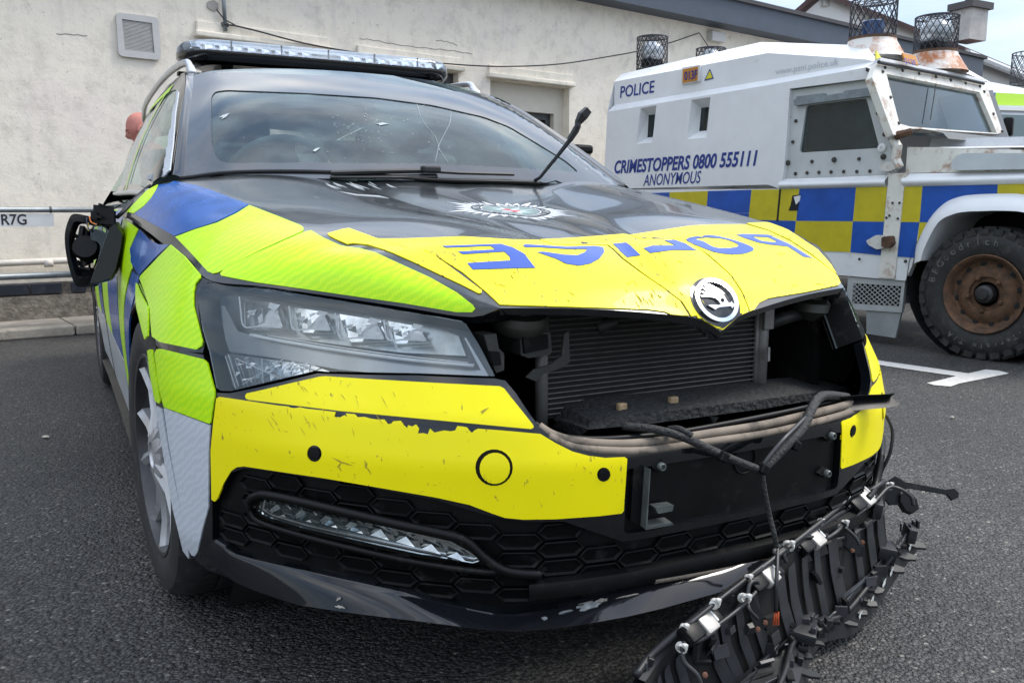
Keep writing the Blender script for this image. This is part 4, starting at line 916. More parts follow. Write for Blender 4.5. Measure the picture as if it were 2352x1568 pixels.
# muddy seals along the lower edge
def seal(name, pts, r, off, mt, flat=1.0):
    m = MB(); q = []
    for p in crv(pts, 5): P, n = FAS.px(p); q.append(P + n * off)
    m.tube(q, r, 8); return m.obj(name, mt, car, smooth=True)
seal('mud_seal', [(1240, 978), (1270, 998), (1325, 1014), (1426, 1021), (1530, 1013), (1640, 996), (1764, 976), (1851, 956), (1930, 937), (1975, 924)], .0085, -.014, MUD)
seal('mud_seal', [(1262, 1002), (1320, 1028), (1410, 1036), (1500, 1034), (1640, 1014), (1764, 996), (1860, 974), (1935, 954), (1975, 940)], .0075, -.007, MUD)
seal('rubber_lip', [(1232, 966), (1255, 984), (1300, 1004), (1400, 1010), (1560, 996), (1700, 972), (1850, 942), (1950, 918)], .006, -.03, PLAST)
# torn black strip poking out at the car's left
m = MB(); A = [dp_(p) for p in ()] if False else []
cn = [(1872, 940, 1.80), (1935, 925, 1.86), (1985, 920, 1.90), (2040, 917, 1.93), (2064, 922, 1.94)]
def dpx(px, py, d): r = ray(px, py); return CAM_LOC + r * (d / r.dot(CF))
up = [dpx(1860, 924, 1.69), dpx(1935, 911, 1.71), dpx(1985, 907, 1.72), (dpx(2040, 905, 1.735)), dpx(2057, 902, 1.74)]
lo = [dpx(1880, 960, 1.685), dpx(1940, 944, 1.705), dpx(1990, 940, 1.715), dpx(2045, 935, 1.73), dpx(2068, 929, 1.735)]
md = [a.lerp(b, .45) + V((0, .016, 0)) for a, b in zip(up, lo)]; bk = V((.0, .012, -.002))
m.grid([[p + bk for p in up], up, md, lo, [p + bk for p in lo]]); m.obj('torn_strip', PLAST, car, smooth=30)
# horn, brackets, snorkel, ducts
m = MB(); c = at(1190, 752, 1, -.66); m.lathe([(.0, .052), (.026, .05), (.030, .034), (.050, .030), (.054, .018), (.054, .006), (.045, -.006), (.0, -.01)], frame(c, (0, -.25, 1)), 28); m.obj('horn', mat('horn_metal', (.075, .075, .065), .45, metal=.5, var=.3, vs=20), car, smooth=40)
SNK = mat('duct_plastic', (.030, .030, .028), .5, var=.3, vs=18, dirt_haze=.6, dcol=(.09, .08, .065), ds=12)
def block(name, pts, y, th, mt=SNK):
    q = [at(*p, 1, y) for p in pts]; b = [p + V((0, th, 0)) for p in q]; n = len(q); m = MB(); t = tess([(p.x, p.z) for p in q]); m.add(q + b, list(t) + [tuple(i + n for i in reversed(f)) for f in t] + [((i + 1) % n, i, n + i, n + (i + 1) % n) for i in range(n)]); return m.obj(name, mt, car)
block('horn_duct', [(1194, 766), (1264, 762), (1268, 806), (1262, 815), (1214, 822), (1196, 815)], -.70, .10)
block('duct_mouth', [(1201, 771), (1258, 768), (1260, 800), (1206, 812)], -.706, .01, MATT)
block('splash_guard', [(1296, 766), (1307, 760), (1309, 830), (1298, 842), (1250, 858), (1232, 876), (1208, 866), (1226, 848), (1262, 838), (1290, 818)], -.715, .004)
block('lamp_bracket', [(1112, 770), (1140, 766), (1146, 800), (1158, 812), (1158, 850), (1140, 856), (1128, 830)], -.735, .05)
block('bracket_window', [(1124, 806), (1148, 808), (1152, 838), (1134, 840)], -.738, .01, MATT)
m = MB(); m.tube([at(x, y, 1, -.60) for x, y in ((1310, 772), (1360, 758), (1450, 757), (1510, 768), (1560, 790), (1630, 795), (1720, 770))], [.020, .024, .026, .024, .02, .02, .02], 10); m.obj('bonnet_seal', MATT, car, smooth=True)
m = MB(); m.tube([at(x, y, 1, -.66) for x, y in ((1372, 755), (1400, 742), (1412, 738))], .012, 10); m.obj('hose_end', SNK, car, smooth=True)
block('crash_panel', [(1830, 790), (1900, 784), (1966, 792), (1958, 850), (1940, 876), (1870, 868), (1840, 850)], -.60, .03, mat('side_duct', (.022, .023, .023), .55, var=.2))
m = MB(); m.lathe([(0, .04), (.018, .04), (.022, .02), (.042, .012), (.045, -.006), (.02, -.03), (0, -.03)], frame(at(1865, 704, 1, -.66), (0, -.1, 1)), 20); m.obj('bonnet_buffer', MATS['horn_metal'], car, smooth=40)
m = MB(); m.tube([at(1760, 746, 1, -.63), at(1800, 730, 1, -.64), at(1850, 716, 1, -.65)], .016, 8); m.obj('strut', SNK, car, smooth=True)
block('latch_bracket', [(1848, 726), (1900, 716), (1920, 760), (1916, 790), (1890, 796), (1870, 768)], -.62, .04)
for i in range(4): block('bracket_rib', [(1896 + 2 * i, 738 + 13 * i), (1918 + 2 * i, 735 + 13 * i), (1919 + 2 * i, 743 + 13 * i), (1898 + 2 * i, 746 + 13 * i)], -.635, .01, ALU if i == 1 else SNK)
# number plate carrier hardware
ZINC = mat('zinc_plate', (.13, .145, .14), .4, metal=.5, var=.2, vs=30)
def onP(px, py, o=0): P, n = FAS.px((px, py)); return P + n * (o - .006)
def pbox(name, pts, o0, o1, mt):
    a = [onP(*p, o0) for p in pts]; b = [onP(*p, o1) for p in pts]; n = len(a); m = MB(); m.add(a + b, [tuple(range(n)), tuple(range(2 * n - 1, n - 1, -1))] + [(i, (i + 1) % n, n + (i + 1) % n, n + i) for i in range(n)]); return m.obj(name, mt, car)
pbox('plate_edge', [(1480, 1070), (1482, 1071), (1474, 1206), (1471, 1206)], -.002, .024, ZINC)
pbox('plate_bracket', [(1457, 1057), (1481, 1071), (1473, 1207), (1448, 1196)], -.004, .006, PLAST)
pbox('plate_foot', [(1473, 1206), (1533, 1195), (1530, 1190), (1476, 1199)], .0, .024, ZINC)
for x, y, sz in ((1517, 1070, 18), (1908, 1000, 16), (1897, 1086, 13), (1513, 1166, 13)):
    if y < 1080 or x > 1880: pbox('clamp_plate', rnd([(x - sz * 1.1, y + 2), (x, y - sz), (x + sz, y - 2), (x - 2, y + sz)], 2), -.004, .006, MATT)
    m = MB(); P = onP(x, y, .004); n = FAS.px((x, y))[1]; m.lathe([(.0075, 0), (.0075, .009), (.006, .011), (.004, .011), (.0035, .006), (0, .006)], frame(P, n), 12); m.obj('bolt', ZINC, car, smooth=40)
pbox('clamp_plate', [(1493, 1158), (1535, 1153), (1532, 1166), (1500, 1172)], .002, .022, ZINC)
m = MB(); c, n = FAS.px((1720, 1058)); m.tube([c - n * .010 + (frame(c, n).to_3x3() @ V((.026 * cos(a), .026 * sin(a), 0))) for a in [2 * pi * i / 20 for i in range(21)]], .0018, 5, False); m.obj('tow_hole_rim', PLAST, car, smooth=True)
# mud bar low in the intake
seal('mud_strip', [(1500, 1330), (1600, 1312), (1720, 1288), (1800, 1268), (1900, 1238)], .006, .004, MUD)
# ================================================================ setting
def asphalt():
    m = bpy.data.materials.new('asphalt'); m.use_nodes = True; nt = m.node_tree; n = nt.nodes; l = nt.links; p = n['Principled BSDF']
    g = n.new('ShaderNodeNewGeometry')
    mpp = n.new('ShaderNodeMapping'); mpp.inputs['Scale'].default_value = (1, 1.15, 1); l.new(g.outputs['Position'], mpp.inputs[0])
    wz = n.new('ShaderNodeTexNoise'); wz.inputs['Scale'].default_value = 60; wz.inputs['Detail'].default_value = 2; l.new(mpp.outputs[0], wz.inputs['Vector'])
    ad = n.new('ShaderNodeMix'); ad.data_type = 'RGBA'; ad.blend_type = 'ADD'; ad.inputs[0].default_value = .012; l.new(mpp.outputs[0], ad.inputs[6]); l.new(wz.outputs['Color'], ad.inputs[7])
    v = n.new('ShaderNodeTexVoronoi'); v.inputs['Scale'].default_value = 105; v.feature = 'F1'; l.new(ad.outputs[2], v.inputs['Vector'])
    v2 = n.new('ShaderNodeTexVoronoi'); v2.inputs['Scale'].default_value = 210; l.new(ad.outputs[2], v2.inputs['Vector'])
    big = n.new('ShaderNodeTexNoise'); big.inputs['Scale'].default_value = 1.1; big.inputs['Detail'].default_value = 5; l.new(g.outputs['Position'], big.inputs['Vector'])
    s = n.new('ShaderNodeSeparateColor'); l.new(v.outputs['Color'], s.inputs[0])
    r = n.new('ShaderNodeValToRGB'); e = r.color_ramp.elements; e[0].position = 0; e[0].color = (.042, .042, .043, 1); e[1].position = 1; e[1].color = (.30, .28, .25, 1)
    for pos, c in ((.45, (.074, .072, .069)), (.8, (.112, .108, .102)), (.975, (.13, .126, .118)), (.99, (.27, .255, .225))): k = e.new(pos); k.color = (*c, 1)
    l.new(s.outputs[0], r.inputs[0])
    dk = n.new('ShaderNodeValToRGB'); dk.color_ramp.elements[0].position = .25; dk.color_ramp.elements[0].color = (1, 1, 1, 1); dk.color_ramp.elements[1].position = .8; dk.color_ramp.elements[1].color = (.25, .25, .26, 1)
    l.new(v.outputs['Distance'], dk.inputs[0])
    mu = n.new('ShaderNodeMix'); mu.data_type = 'RGBA'; mu.blend_type = 'MULTIPLY'; mu.inputs[0].default_value = 1; l.new(r.outputs[0], mu.inputs[6]); l.new(dk.outputs[0], mu.inputs[7])
    br = n.new('ShaderNodeValToRGB'); br.color_ramp.elements[0].position = .3; br.color_ramp.elements[0].color = (.70, .70, .71, 1); br.color_ramp.elements[1].position = .7; br.color_ramp.elements[1].color = (1.22, 1.21, 1.19, 1); l.new(big.outputs['Fac'], br.inputs[0])
    m2 = n.new('ShaderNodeMix'); m2.data_type = 'RGBA'; m2.blend_type = 'MULTIPLY'; m2.inputs[0].default_value = 1; l.new(mu.outputs[2], m2.inputs[6]); l.new(br.outputs[0], m2.inputs[7])
    l.new(m2.outputs[2], p.inputs['Base Color']); p.inputs['Roughness'].default_value = .62; p.inputs['Specular IOR Level'].default_value = .4
    h = n.new('ShaderNodeMath'); h.operation = 'MULTIPLY_ADD'; h.inputs[1].default_value = .35; l.new(v2.outputs['Distance'], h.inputs[0]); l.new(v.outputs['Distance'], h.inputs[2])
    h2 = n.new('ShaderNodeMath'); h2.operation = 'MULTIPLY_ADD'; h2.inputs[1].default_value = -.5; l.new(s.outputs[1], h2.inputs[0]); l.new(h.outputs[0], h2.inputs[2])
    b = n.new('ShaderNodeBump'); b.invert = True; b.inputs['Strength'].default_value = 1.0; b.inputs['Distance'].default_value = .008; l.new(h2.outputs[0], b.inputs['Height']); l.new(b.outputs[0], p.inputs['Normal'])
    return m
ASPH = asphalt()
m = MB(); m.grid([[V((x, y, 0)) for x in (-60, -8, 0, 8, 80)] for y in (-60, -6, 0, 6, 60)])
tag(m.obj('ground', ASPH), kind='structure')
WHITE = mat('road_paint', (.52, .50, .46), .75, var=.12, vs=30, dirt_haze=.5, dcol=(.12, .115, .11), ds=40, dthr=.56)
def gpatch(name, pts, z=.004):
    q = [at(*p, 2, z) for p in pts]; o = mobj(name, q, [tuple(range(len(q)))] if area2([(p.x, p.y) for p in q]) > 0 else [tuple(reversed(range(len(q))))], WHITE)
    tag(o, kind='structure'); return o
gpatch('bay_line', [(1990, 822), (2036, 830), (2130, 843), (2224, 857), (2264, 848), (2296, 851), (2318, 857), (2260, 869), (2204, 880), (2184, 887), (2146, 884), (2129, 879), (2165, 871), (2196, 863), (2110, 851), (2036, 840), (1990, 832)])
# wall frame: s along the wall (to the right), z up, d out of the wall towards the yard
WD_ = V((sin(R_(81)), cos(R_(81)), 0)); WN = V((WD_.y, -WD_.x, 0))   # WN points to the yard (-y)
WP = at(60, 727, 2, .09)
def wsz(px, py, d=0):
    P = atpl(px, py, WP + WN * d, WN); r = P - WP; return (r.dot(WD_), P.z)
def wpt(s, z, d=0): q = WP + WD_ * s + WN * d; return V((q.x, q.y, z))
def wallmat():
    m = bpy.data.materials.new('cream_render'); m.use_nodes = True; nt = m.node_tree; n = nt.nodes; l = nt.links; p = n['Principled BSDF']; g = n.new('ShaderNodeNewGeometry')
    def noise(sc, det, ro, sca=(1, 1, 1)):
        mp = n.new('ShaderNodeMapping'); mp.inputs['Scale'].default_value = sca; l.new(g.outputs['Position'], mp.inputs[0]); z = n.new('ShaderNodeTexNoise'); z.inputs['Scale'].default_value = sc; z.inputs['Detail'].default_value = det; z.inputs['Roughness'].default_value = ro; l.new(mp.outputs[0], z.inputs['Vector']); return z.outputs['Fac']
    def ramp(src, a, b, hi): r = n.new('ShaderNodeValToRGB'); r.color_ramp.elements[0].position = a; r.color_ramp.elements[1].position = b; r.color_ramp.elements[1].color = (hi,) * 3 + (1,); r.color_ramp.elements[0].color = (0, 0, 0, 1); l.new(src, r.inputs[0]); return r.outputs[0]
    def mix(f, a, c):
        x = n.new('ShaderNodeMix'); x.data_type = 'RGBA'; l.new(f, x.inputs[0]); x.inputs[7].default_value = (*c, 1)
        if isinstance(a, tuple): x.inputs[6].default_value = (*a, 1)
        else: l.new(a, x.inputs[6])
        return x.outputs[2]
    c = mix(ramp(noise(1.3, 6, .6), .35, .7, 1), (.82, .755, .64), (.76, .70, .60))
    c = mix(ramp(noise(2.1, 5, .6, (1, 1, .7)), .52, .68, .5), c, (.73, .645, .60))
    c = mix(ramp(noise(7, 9, .72), .48, .66, .6), c, (.56, .515, .44))
    c = mix(ramp(noise(3.2, 8, .7, (3, 3, .45)), .56, .74, .45), c, (.50, .48, .44))
    c = mix(ramp(noise(26, 6, .7), .63, .70, .7), c, (.30, .275, .24))
    c = mix(ramp(noise(5, 9, .75), .58, .68, .45), c, (.36, .34, .31))
    l.new(c, p.inputs['Base Color']); p.inputs['Roughness'].default_value = .9; p.inputs['Specular IOR Level'].default_value = .2
    h = n.new('ShaderNodeMath'); h.operation = 'MULTIPLY_ADD'; h.inputs[1].default_value = .4; l.new(noise(75, 8, .7), h.inputs[0]); l.new(noise(9, 6, .6), h.inputs[2])
    b = n.new('ShaderNodeBump'); b.inputs['Strength'].default_value = .32; b.inputs['Distance'].default_value = .02; l.new(h.outputs[0], b.inputs['Height']); l.new(b.outputs[0], p.inputs['Normal'])
    return m
WALL = wallmat()
DARKW = mat('window_frame_grey', (.05, .055, .06), .4); PANE = glass('window_pane', (.25, .3, .33), .0, 1.6)
bld = empty('station_building', WP, label='long cream rendered single storey building with dark fascia behind the cars', cat='building')
def wl(v): return V(v) - WP                           # children of the building are placed relative to it
op1 = [wsz(459, 88), wsz(748, 125)]; op2 = [wsz(826, 140), wsz(1053, 168)]; op3 = [wsz(1126, 181), wsz(1308, 203)]
zt = wsz(1348, 2)[1]; zt2 = wsz(1760, 92)[1]; zroof = (zt + zt2) / 2
S0, S1 = -7.5, 15.
op4 = wsz(1510, 300)
holes = []
for (a, b), zb in ((op1, 1.35), (op2, 1.35), (op3, .32)):
    z1 = (a[1] + b[1]) / 2; holes.append([(a[0], zb), (b[0], zb), (b[0], z1), (a[0], z1)])
def wproj(p): return wpt(*p), WN
wall = patch('wall', [[(S0, .06), (S1, .06), (S1, zroof), (S0, zroof)]] + holes, wproj, WALL, None, off=0, th=.12, step=.6)
wall.parent = bld; wall.matrix_parent_inverse = Matrix.Translation(-WP)
def bpart(o, par=None):
    o.parent = par or bld
    o.matrix_parent_inverse = Matrix.Translation(-WP)
    return o
M_S = lambda o: frame(o, WN, WD_)
for hi, h in enumerate(holes):
    s0, s1 = h[0][0], h[1][0]; z0, z1 = h[0][1], h[2][1]; D = -.11
    m = MB()
    if hi < 2:
        f = .09; cs = .055
        for (a, b, c, d) in ((s0, s0 + f, z0, z1), (s1 - f, s1, z0, z1), (s0 + f, s1 - f, z1 - f, z1), (s0 + f, s1 - f, z0, z0 + f), ((s0 + s1) / 2 - .03, (s0 + s1) / 2 + .03, z0 + f, z1 - f)):
            m.box(((a + b) / 2, (c + d) / 2, D - .02), (b - a, d - c, .06))
        o = mobj('window', [wpt(v.x, v.y, v.z) for v in m.v], m.f, DARKW); bpart(o)
        o2 = mobj('pane', [wpt(s0, z0, D - .03), wpt(s1, z0, D - .03), wpt(s1, z1, D - .03), wpt(s0, z1, D - .03)], [(0, 1, 2, 3)], PANE); o2.parent = o
        o3 = mobj('room_backing', [wpt(s0, z0, D - .12), wpt(s1, z0, D - .12), wpt(s1, z1, D - .12), wpt(s0, z1, D - .12)], [(0, 1, 2, 3)], mat('room_dark', (.03, .032, .035), .8)); o3.parent = o  # near-black sheet stands in for the unlit room behind the pane
    else:
        a = wsz(1176, 253, D); b = wsz(1272, 262, D)
        INF = mat('infill_render', (.60, .555, .475), .9, var=.07, vs=3, bump=.4, bs=60)
        hol = [(a[0] - .35, 1.15), (b[0], 1.15), (b[0], (a[1] + b[1]) / 2), (a[0] - .35, (a[1] + b[1]) / 2)]
        o = patch('infill_wall', [[(s0, z0), (s1, z0), (s1, z1), (s0, z1)], hol], lambda p: (wpt(p[0], p[1], D), WN), INF, None, off=0, th=.10, step=.6); bpart(o)
        m = MB(); x0, x1, y0, y1 = hol[0][0], hol[1][0], hol[0][1], hol[2][1]; f = .07
        for (p, q, c, d) in ((x0, x0 + f, y0, y1), (x1 - f, x1, y0, y1), (x0 + f, x1 - f, y1 - f, y1), (x0 + f, x1 - f, y0, y0 + f)): m.box(((p + q) / 2, (c + d) / 2, D - .09), (q - p, d - c, .05))
        o = mobj('window', [wpt(v.x, v.y, v.z) for v in m.v], m.f, DARKW); bpart(o)
        o2 = mobj('pane', [wpt(x0, y0, D - .1), wpt(x1, y0, D - .1), wpt(x1, y1, D - .1), wpt(x0, y1, D - .1)], [(0, 1, 2, 3)], PANE); o2.parent = o
        o3 = mobj('room_backing', [wpt(x0, y0, D - .2), wpt(x1, y0, D - .2), wpt(x1, y1, D - .2), wpt(x0, y1, D - .2)], [(0, 1, 2, 3)], MATS['room_dark']); o3.parent = o  # same near-black stand-in for the unlit room
    m = MB(); m.box(((s0 + s1) / 2, z1 + .035, .025), (s1 - s0 + .10, .05, .07), None, .012); m.box(((s0 + s1) / 2, z1 + .10, .012), (s1 - s0 + .06, .09, .03), None, .01)
    o = mobj('lintel', [wpt(v.x, v.y, v.z) for v in m.v], m.f, WALL); bpart(o)
CRK = mat('wall_crack', (.22, .20, .17), .95)
for k, pts in enumerate(([(826, 89), (860, 93), (900, 101), (950, 108), (1000, 113), (1040, 117), (1085, 125)], [(1002, 93), (1020, 95), (1040, 100), (1050, 106)], [(130, 78), (170, 80), (200, 83)])):
    m = MB(); q = []
    for i, p in enumerate(crv(pts, 4)): s_, z_ = wsz(p[0], p[1] + 1.2 * sin(i * 2.1)); q.append(wpt(s_, z_, .0))
    m.tube(q, .0035, 4); bpart(m.obj('crack', CRK))
# fascia board and flat roof
FASC = mat('grey_fascia', (.045, .06, .085), .5, var=.15, vs=6)
m = MB(); fh = .30
m.box(((S0 + S1) / 2, zroof + fh / 2, .10), (S1 - S0, fh, .32)); o = mobj('fascia_board', [wpt(v.x, v.y, v.z) for v in m.v], m.f, FASC); bpart(o)
m = MB(); m.box(((S0 + S1) / 2, zroof + fh + .02, -3.0), (S1 - S0 + .1, .05, 6.6)); o = mobj('roof', [wpt(v.x, v.y, v.z) for v in m.v], m.f, mat('felt_roof', (.06, .06, .065), .9)); bpart(o)
m = MB(); m.box((S0 + .1, 1.5, -3.1), (.2, 2.9, 5.9)); m.box((S1 - .1, 1.5, -3.1), (.2, 2.9, 5.9)); m.box(((S0 + S1) / 2, 1.5, -6), (S1 - S0, 2.9, .2)); o = mobj('rear_walls', [wpt(v.x, v.y, v.z) for v in m.v], m.f, WALL); bpart(o)
# air vent
VENT = mat('vent_plastic', (.50, .49, .47), .55, var=.06, vs=8)
vt = empty('air_vent', wpt(*wsz(320, 84), 0), label='square grey louvred air vent high on the cream wall', cat='air vent')
def place(o, par, loc): o.parent = par; o.matrix_parent_inverse = Matrix.Translation(-V(loc)); return o
VQ = [wsz(*p, .03) for p in ((267, 35), (362, 43), (370, 132), (275, 127))]
cs_ = sum(q[0] for q in VQ) / 4; cz_ = sum(q[1] for q in VQ) / 4; hw = .163; hh = .168
VL = wpt(*wsz(320, 84), 0)
outer = rnd([(cs_ - hw, cz_ - hh), (cs_ + hw, cz_ - hh), (cs_ + hw, cz_ + hh), (cs_ - hw, cz_ + hh)], .04); inn = [(cs_ - hw * .69, cz_ - hh * .68), (cs_ + hw * .70, cz_ - hh * .68), (cs_ + hw * .66, cz_ + hh * .70), (cs_ - hw * .74, cz_ + hh * .72)]
place(patch('frame', [outer, inn], lambda p: (wpt(p[0], p[1], .03), WN), VENT, None, off=0, th=.035, step=.06), vt, VL)
m = MB(); m.box((cs_, cz_, .004), (hw * 1.5, hh * 1.5, .004)); place(mobj('backing', [wpt(v.x, v.y, v.z) for v in m.v], m.f, mat('vent_dark', (.02, .023, .03), .8)), vt, VL)
for i in range(22):
    z = cz_ - hh * .66 + hh * 1.36 * (i + .5) / 22
    m = MB(); m.box((0, 0, 0), (hw * 1.40, .0042, .012), Matrix.Rotation(.75, 4, 'X')); place(mobj('slat', [wpt(v.x + cs_ - .004, v.y + z, v.z + .018) for v in m.v], m.f, VENT), vt, VL)
# galvanised rod with bracket, patch of mortar, telephone cable
GALV = mat('galvanised_steel', (.23, .26, .28), .45, metal=.45, var=.2, vs=14, dirt_haze=.4, dcol=(.35, .33, .3))
rd = empty('conduit_pipe', wpt(*wsz(517, 60), .04), label='short grey conduit pipe coming down the wall above the light bar', cat='pipe'); RL = wpt(*wsz(517, 60), .04)
a = wsz(510, -60, .04); b = wsz(518, 72, .04); m = MB(); m.tube([wpt(a[0], a[1], .04), wpt(b[0], b[1], .04)], .017, 10); place(m.obj('pipe', GALV, smooth=True), rd, RL)
a = wsz(517, 57, .04); m = MB(); m.box((a[0], a[1], .02), (.055, .03, .07)); place(mobj('clip', [wpt(v.x, v.y, v.z) for v in m.v], m.f, DARKW), rd, RL)
CAB = mat('cable_black', (.02, .02, .025), .6)
cp = [(517, 57, .06), (541, 60, .06), (588, 71, .07), (700, 100, .07), (823, 122, .08), (940, 138, .08), (1070, 150, .08), (1176, 153, .09), (1290, 147, .09), (1400, 130, .09), (1465, 118, .09), (1535, 100, .07), (1606, 76, .05)]
m = MB(); m.tube(crv([wpt(*wsz(x, y, d), d) for x, y, d in cp], 6), .007, 6); m.tube([wpt(*wsz(x, y, .05), .05) for x, y in ((1606, 76), (1630, 112), (1645, 140))], .006, 5); m.tube([wpt(*wsz(x, y, .05), .05) for x, y in ((497, 22), (515, 45), (541, 59))], .006, 5)
tag(m.obj('overhead_cable', CAB), 'thin black cable drooping along the cream wall from pipe to roof', 'cable')
mt = patch('cable_anchor', jag(0, 0, .055, .048, 14, .25), lambda p: (lambda s: (wpt(s[0] + p[0], s[1] + p[1], 0), WN))(wsz(488, 14)), mat('mortar', (.38, .35, .32), .9, bump=.6, bs=90), None, off=.012, th=.012, step=.03)
tag(mt, 'lumpy grey mortar patch with a hole where the cable enters the wall', 'wall anchor')
a = wsz(1645, 86, .05); m = MB(); m.box((a[0], a[1], .05), (.26, .12, .1), None, .008); o = mobj('wall_box', [wpt(v.x, v.y, v.z) for v in m.v], m.f, VENT); tag(o, 'small white box fixed high on the wall below the fascia', 'junction box')
# ---- pavement, kerb, plinth
STONE = mat('kerb_stone', (.36, .32, .26), .85, var=.2, vs=7, bump=.5, bs=50, dirt_haze=.5, dcol=(.13, .12, .105), ds=6, dthr=.5)
PAVE = mat('paving', (.22, .20, .175), .9, var=.25, vs=6, bump=.5, bs=50, dirt_haze=.6, dcol=(.40, .36, .31), ds=5, dthr=.5)
KD = (WP - at(60, 779, 2, 0)).dot(WN) * -1            # distance of the kerb face from the wall
pv = empty('pavement', WP); tag(pv, kind='structure')
for i in range(16):
    s0 = -6.4 + .93 * i + .58; m = MB(); m.box((s0, .0375 , KD - .075), (.92, .075, .15), None, .012); place(mobj('kerb_stone', [wpt(v.x, v.y + .0, v.z) for v in m.v], m.f, STONE), pv, WP)
    m = MB(); m.box((s0, .035, (KD - .155) / 2), (.922, .07 + .004 * (i % 3), KD - .158), None, .006); place(mobj('paving_slab', [wpt(v.x, v.y, v.z) for v in m.v], m.f, PAVE), pv, WP)
PLN = mat('rough_plinth', (.20, .175, .145), .95, var=.45, vs=13, bump=1., bs=40, dirt_haze=.6, dcol=(.06, .055, .05), ds=9, dthr=.48)
zp1 = wsz(30, 682, .06)[1]; zp2 = wsz(30, 652, .06)[1]
m = MB(); m.box((3.5, (.05 + zp1) / 2, .03), (22, zp1 - .05, .07)); m.box((3.5, (zp1 + zp2) / 2, .015), (22, zp2 - zp1, .03)); o = mobj('plinth', [wpt(v.x, v.y, v.z) for v in m.v], m.f, PLN); bpart(o)
BRK = mat('engineering_brick', (.022, .026, .036), .4, var=.35, vs=12, dirt_haze=.5, dcol=(.12, .11, .1), ds=12)
bw = .215
for i in range(26):
    sx = -4.2 + i * (bw + .014)
    if i in (14, ): continue
    m = MB(); m.box((sx, (zp1 + zp2) / 2 + .002, .03), (bw * (1 if i % 5 else .5), (zp2 - zp1) - .018, .05 + .006 * (i % 3)), None, .005); o = mobj('brick', [wpt(v.x, v.y, v.z) for v in m.v], m.f, BRK); bpart(o)
# ---- parking rails with the bay sign, white waste pipe
rl = empty('parking_rail', wpt(-1.2, 0, .62), label='grey galvanised double parking rail in front of the wall', cat='rail'); RLc = wpt(-1.2, 0, .62)
dR = .62
zr1 = wsz(100, 482, dR)[1]; zr2 = wsz(60, 634, dR)[1]
for z, r in ((zr1, .020), (zr2, .024)): m = MB(); m.tube([wpt(-4.5, z, dR), wpt(2.1, z, dR)], r, 12); place(m.obj('rail', GALV, smooth=True), rl, RLc)
m = MB(); a = wsz(116, 482, dR); m.tube([wpt(a[0] - .006, zr1, dR), wpt(a[0] + .006, zr1, dR)], .024, 12); place(m.obj('collar', DARKW), rl, RLc)
for s in (-4.3, 2.0): m = MB(); m.tube([wpt(s, .05, dR), wpt(s, zr1 + .02, dR)], .03, 12); place(m.obj('post', GALV, smooth=True), rl, RLc)
sg = empty('bay_sign', wpt(*wsz(30, 505, dR), dR), label='white bay sign lettered R7G hanging under the rail', cat='sign'); SGL = wpt(*wsz(30, 505, dR), dR)
a, b = wsz(-75, 491, dR + .01), wsz(125, 520, dR + .01)
m = MB(); m.box(((a[0] + b[0]) / 2, (a[1] + b[1]) / 2, dR + .006), (b[0] - a[0], a[1] - b[1], .006)); place(mobj('plate', [wpt(v.x, v.y, v.z) for v in m.v], m.f, mat('sign_white', (.62, .62, .61), .4)), sg, SGL)
vs, fs = glyphs('R7G', 1, 0, .62, .018)
x0 = min(v[0] for v in vs); x1 = max(v[0] for v in vs); A = wsz(4, 516, dR + .012); B = wsz(60, 491, dR + .012)
vv = [wpt(A[0] + (x - x0) / (x1 - x0) * (B[0] - A[0]), A[1] + y / .73 * (B[1] - A[1]), dR + .0105) for x, y in vs]; place(mobj('lettering', vv, fs, mat('sign_black', (.02, .02, .025), .5)), sg, SGL)
WPI = mat('white_pipe', (.60, .56, .50), .6, var=.12, vs=14, dirt_haze=.4, dcol=(.3, .27, .22))
m = MB(); p0, p1 = wsz(-200, 617, .1), wsz(230, 589, .1); zz = wsz(60, 607, .1)[1]; m.tube([wpt(-4.5, zz - .03, .08), wpt(-.2, zz + .012, .08), wpt(3, zz + .05, .08)], .026, 12); a = wsz(112, 602, .1); m.tube([wpt(a[0] - .03, zz + .003, .08), wpt(a[0] + .03, zz + .004, .08)], .033, 12)
tag(m.obj('waste_pipe', WPI, smooth=True), 'cream painted waste pipe running low along the wall', 'pipe')
# ---- dark lidded box by the wall behind the car
a = wsz(1322, 331, .35); b = wsz(1361, 400, .35)
bn = empty('wheelie_bin', wpt((a[0] + b[0]) / 2, 0, .35), label='cream bin with a black domed lid against the wall beside the armoured truck', cat='bin'); BL = wpt((a[0] + b[0]) / 2, 0, .35)
w_ = b[0] - a[0]; zl = a[1]; m = MB(); m.box(((a[0] + b[0]) / 2, (zl - .08) / 2 + .02, .20), (w_ * .9, zl - .12, .30), None, .02); place(mobj('body', [wpt(v.x, v.y, v.z) for v in m.v], m.f, mat('bin_cream', (.50, .47, .38), .6)), bn, BL)
m = MB(); m.box(((a[0] + b[0]) / 2, zl - .05, .20), (w_, .10, .34), None, .03); place(mobj('lid', [wpt(v.x, v.y, v.z) for v in m.v], m.f, PLAST, smooth=False), bn, BL)
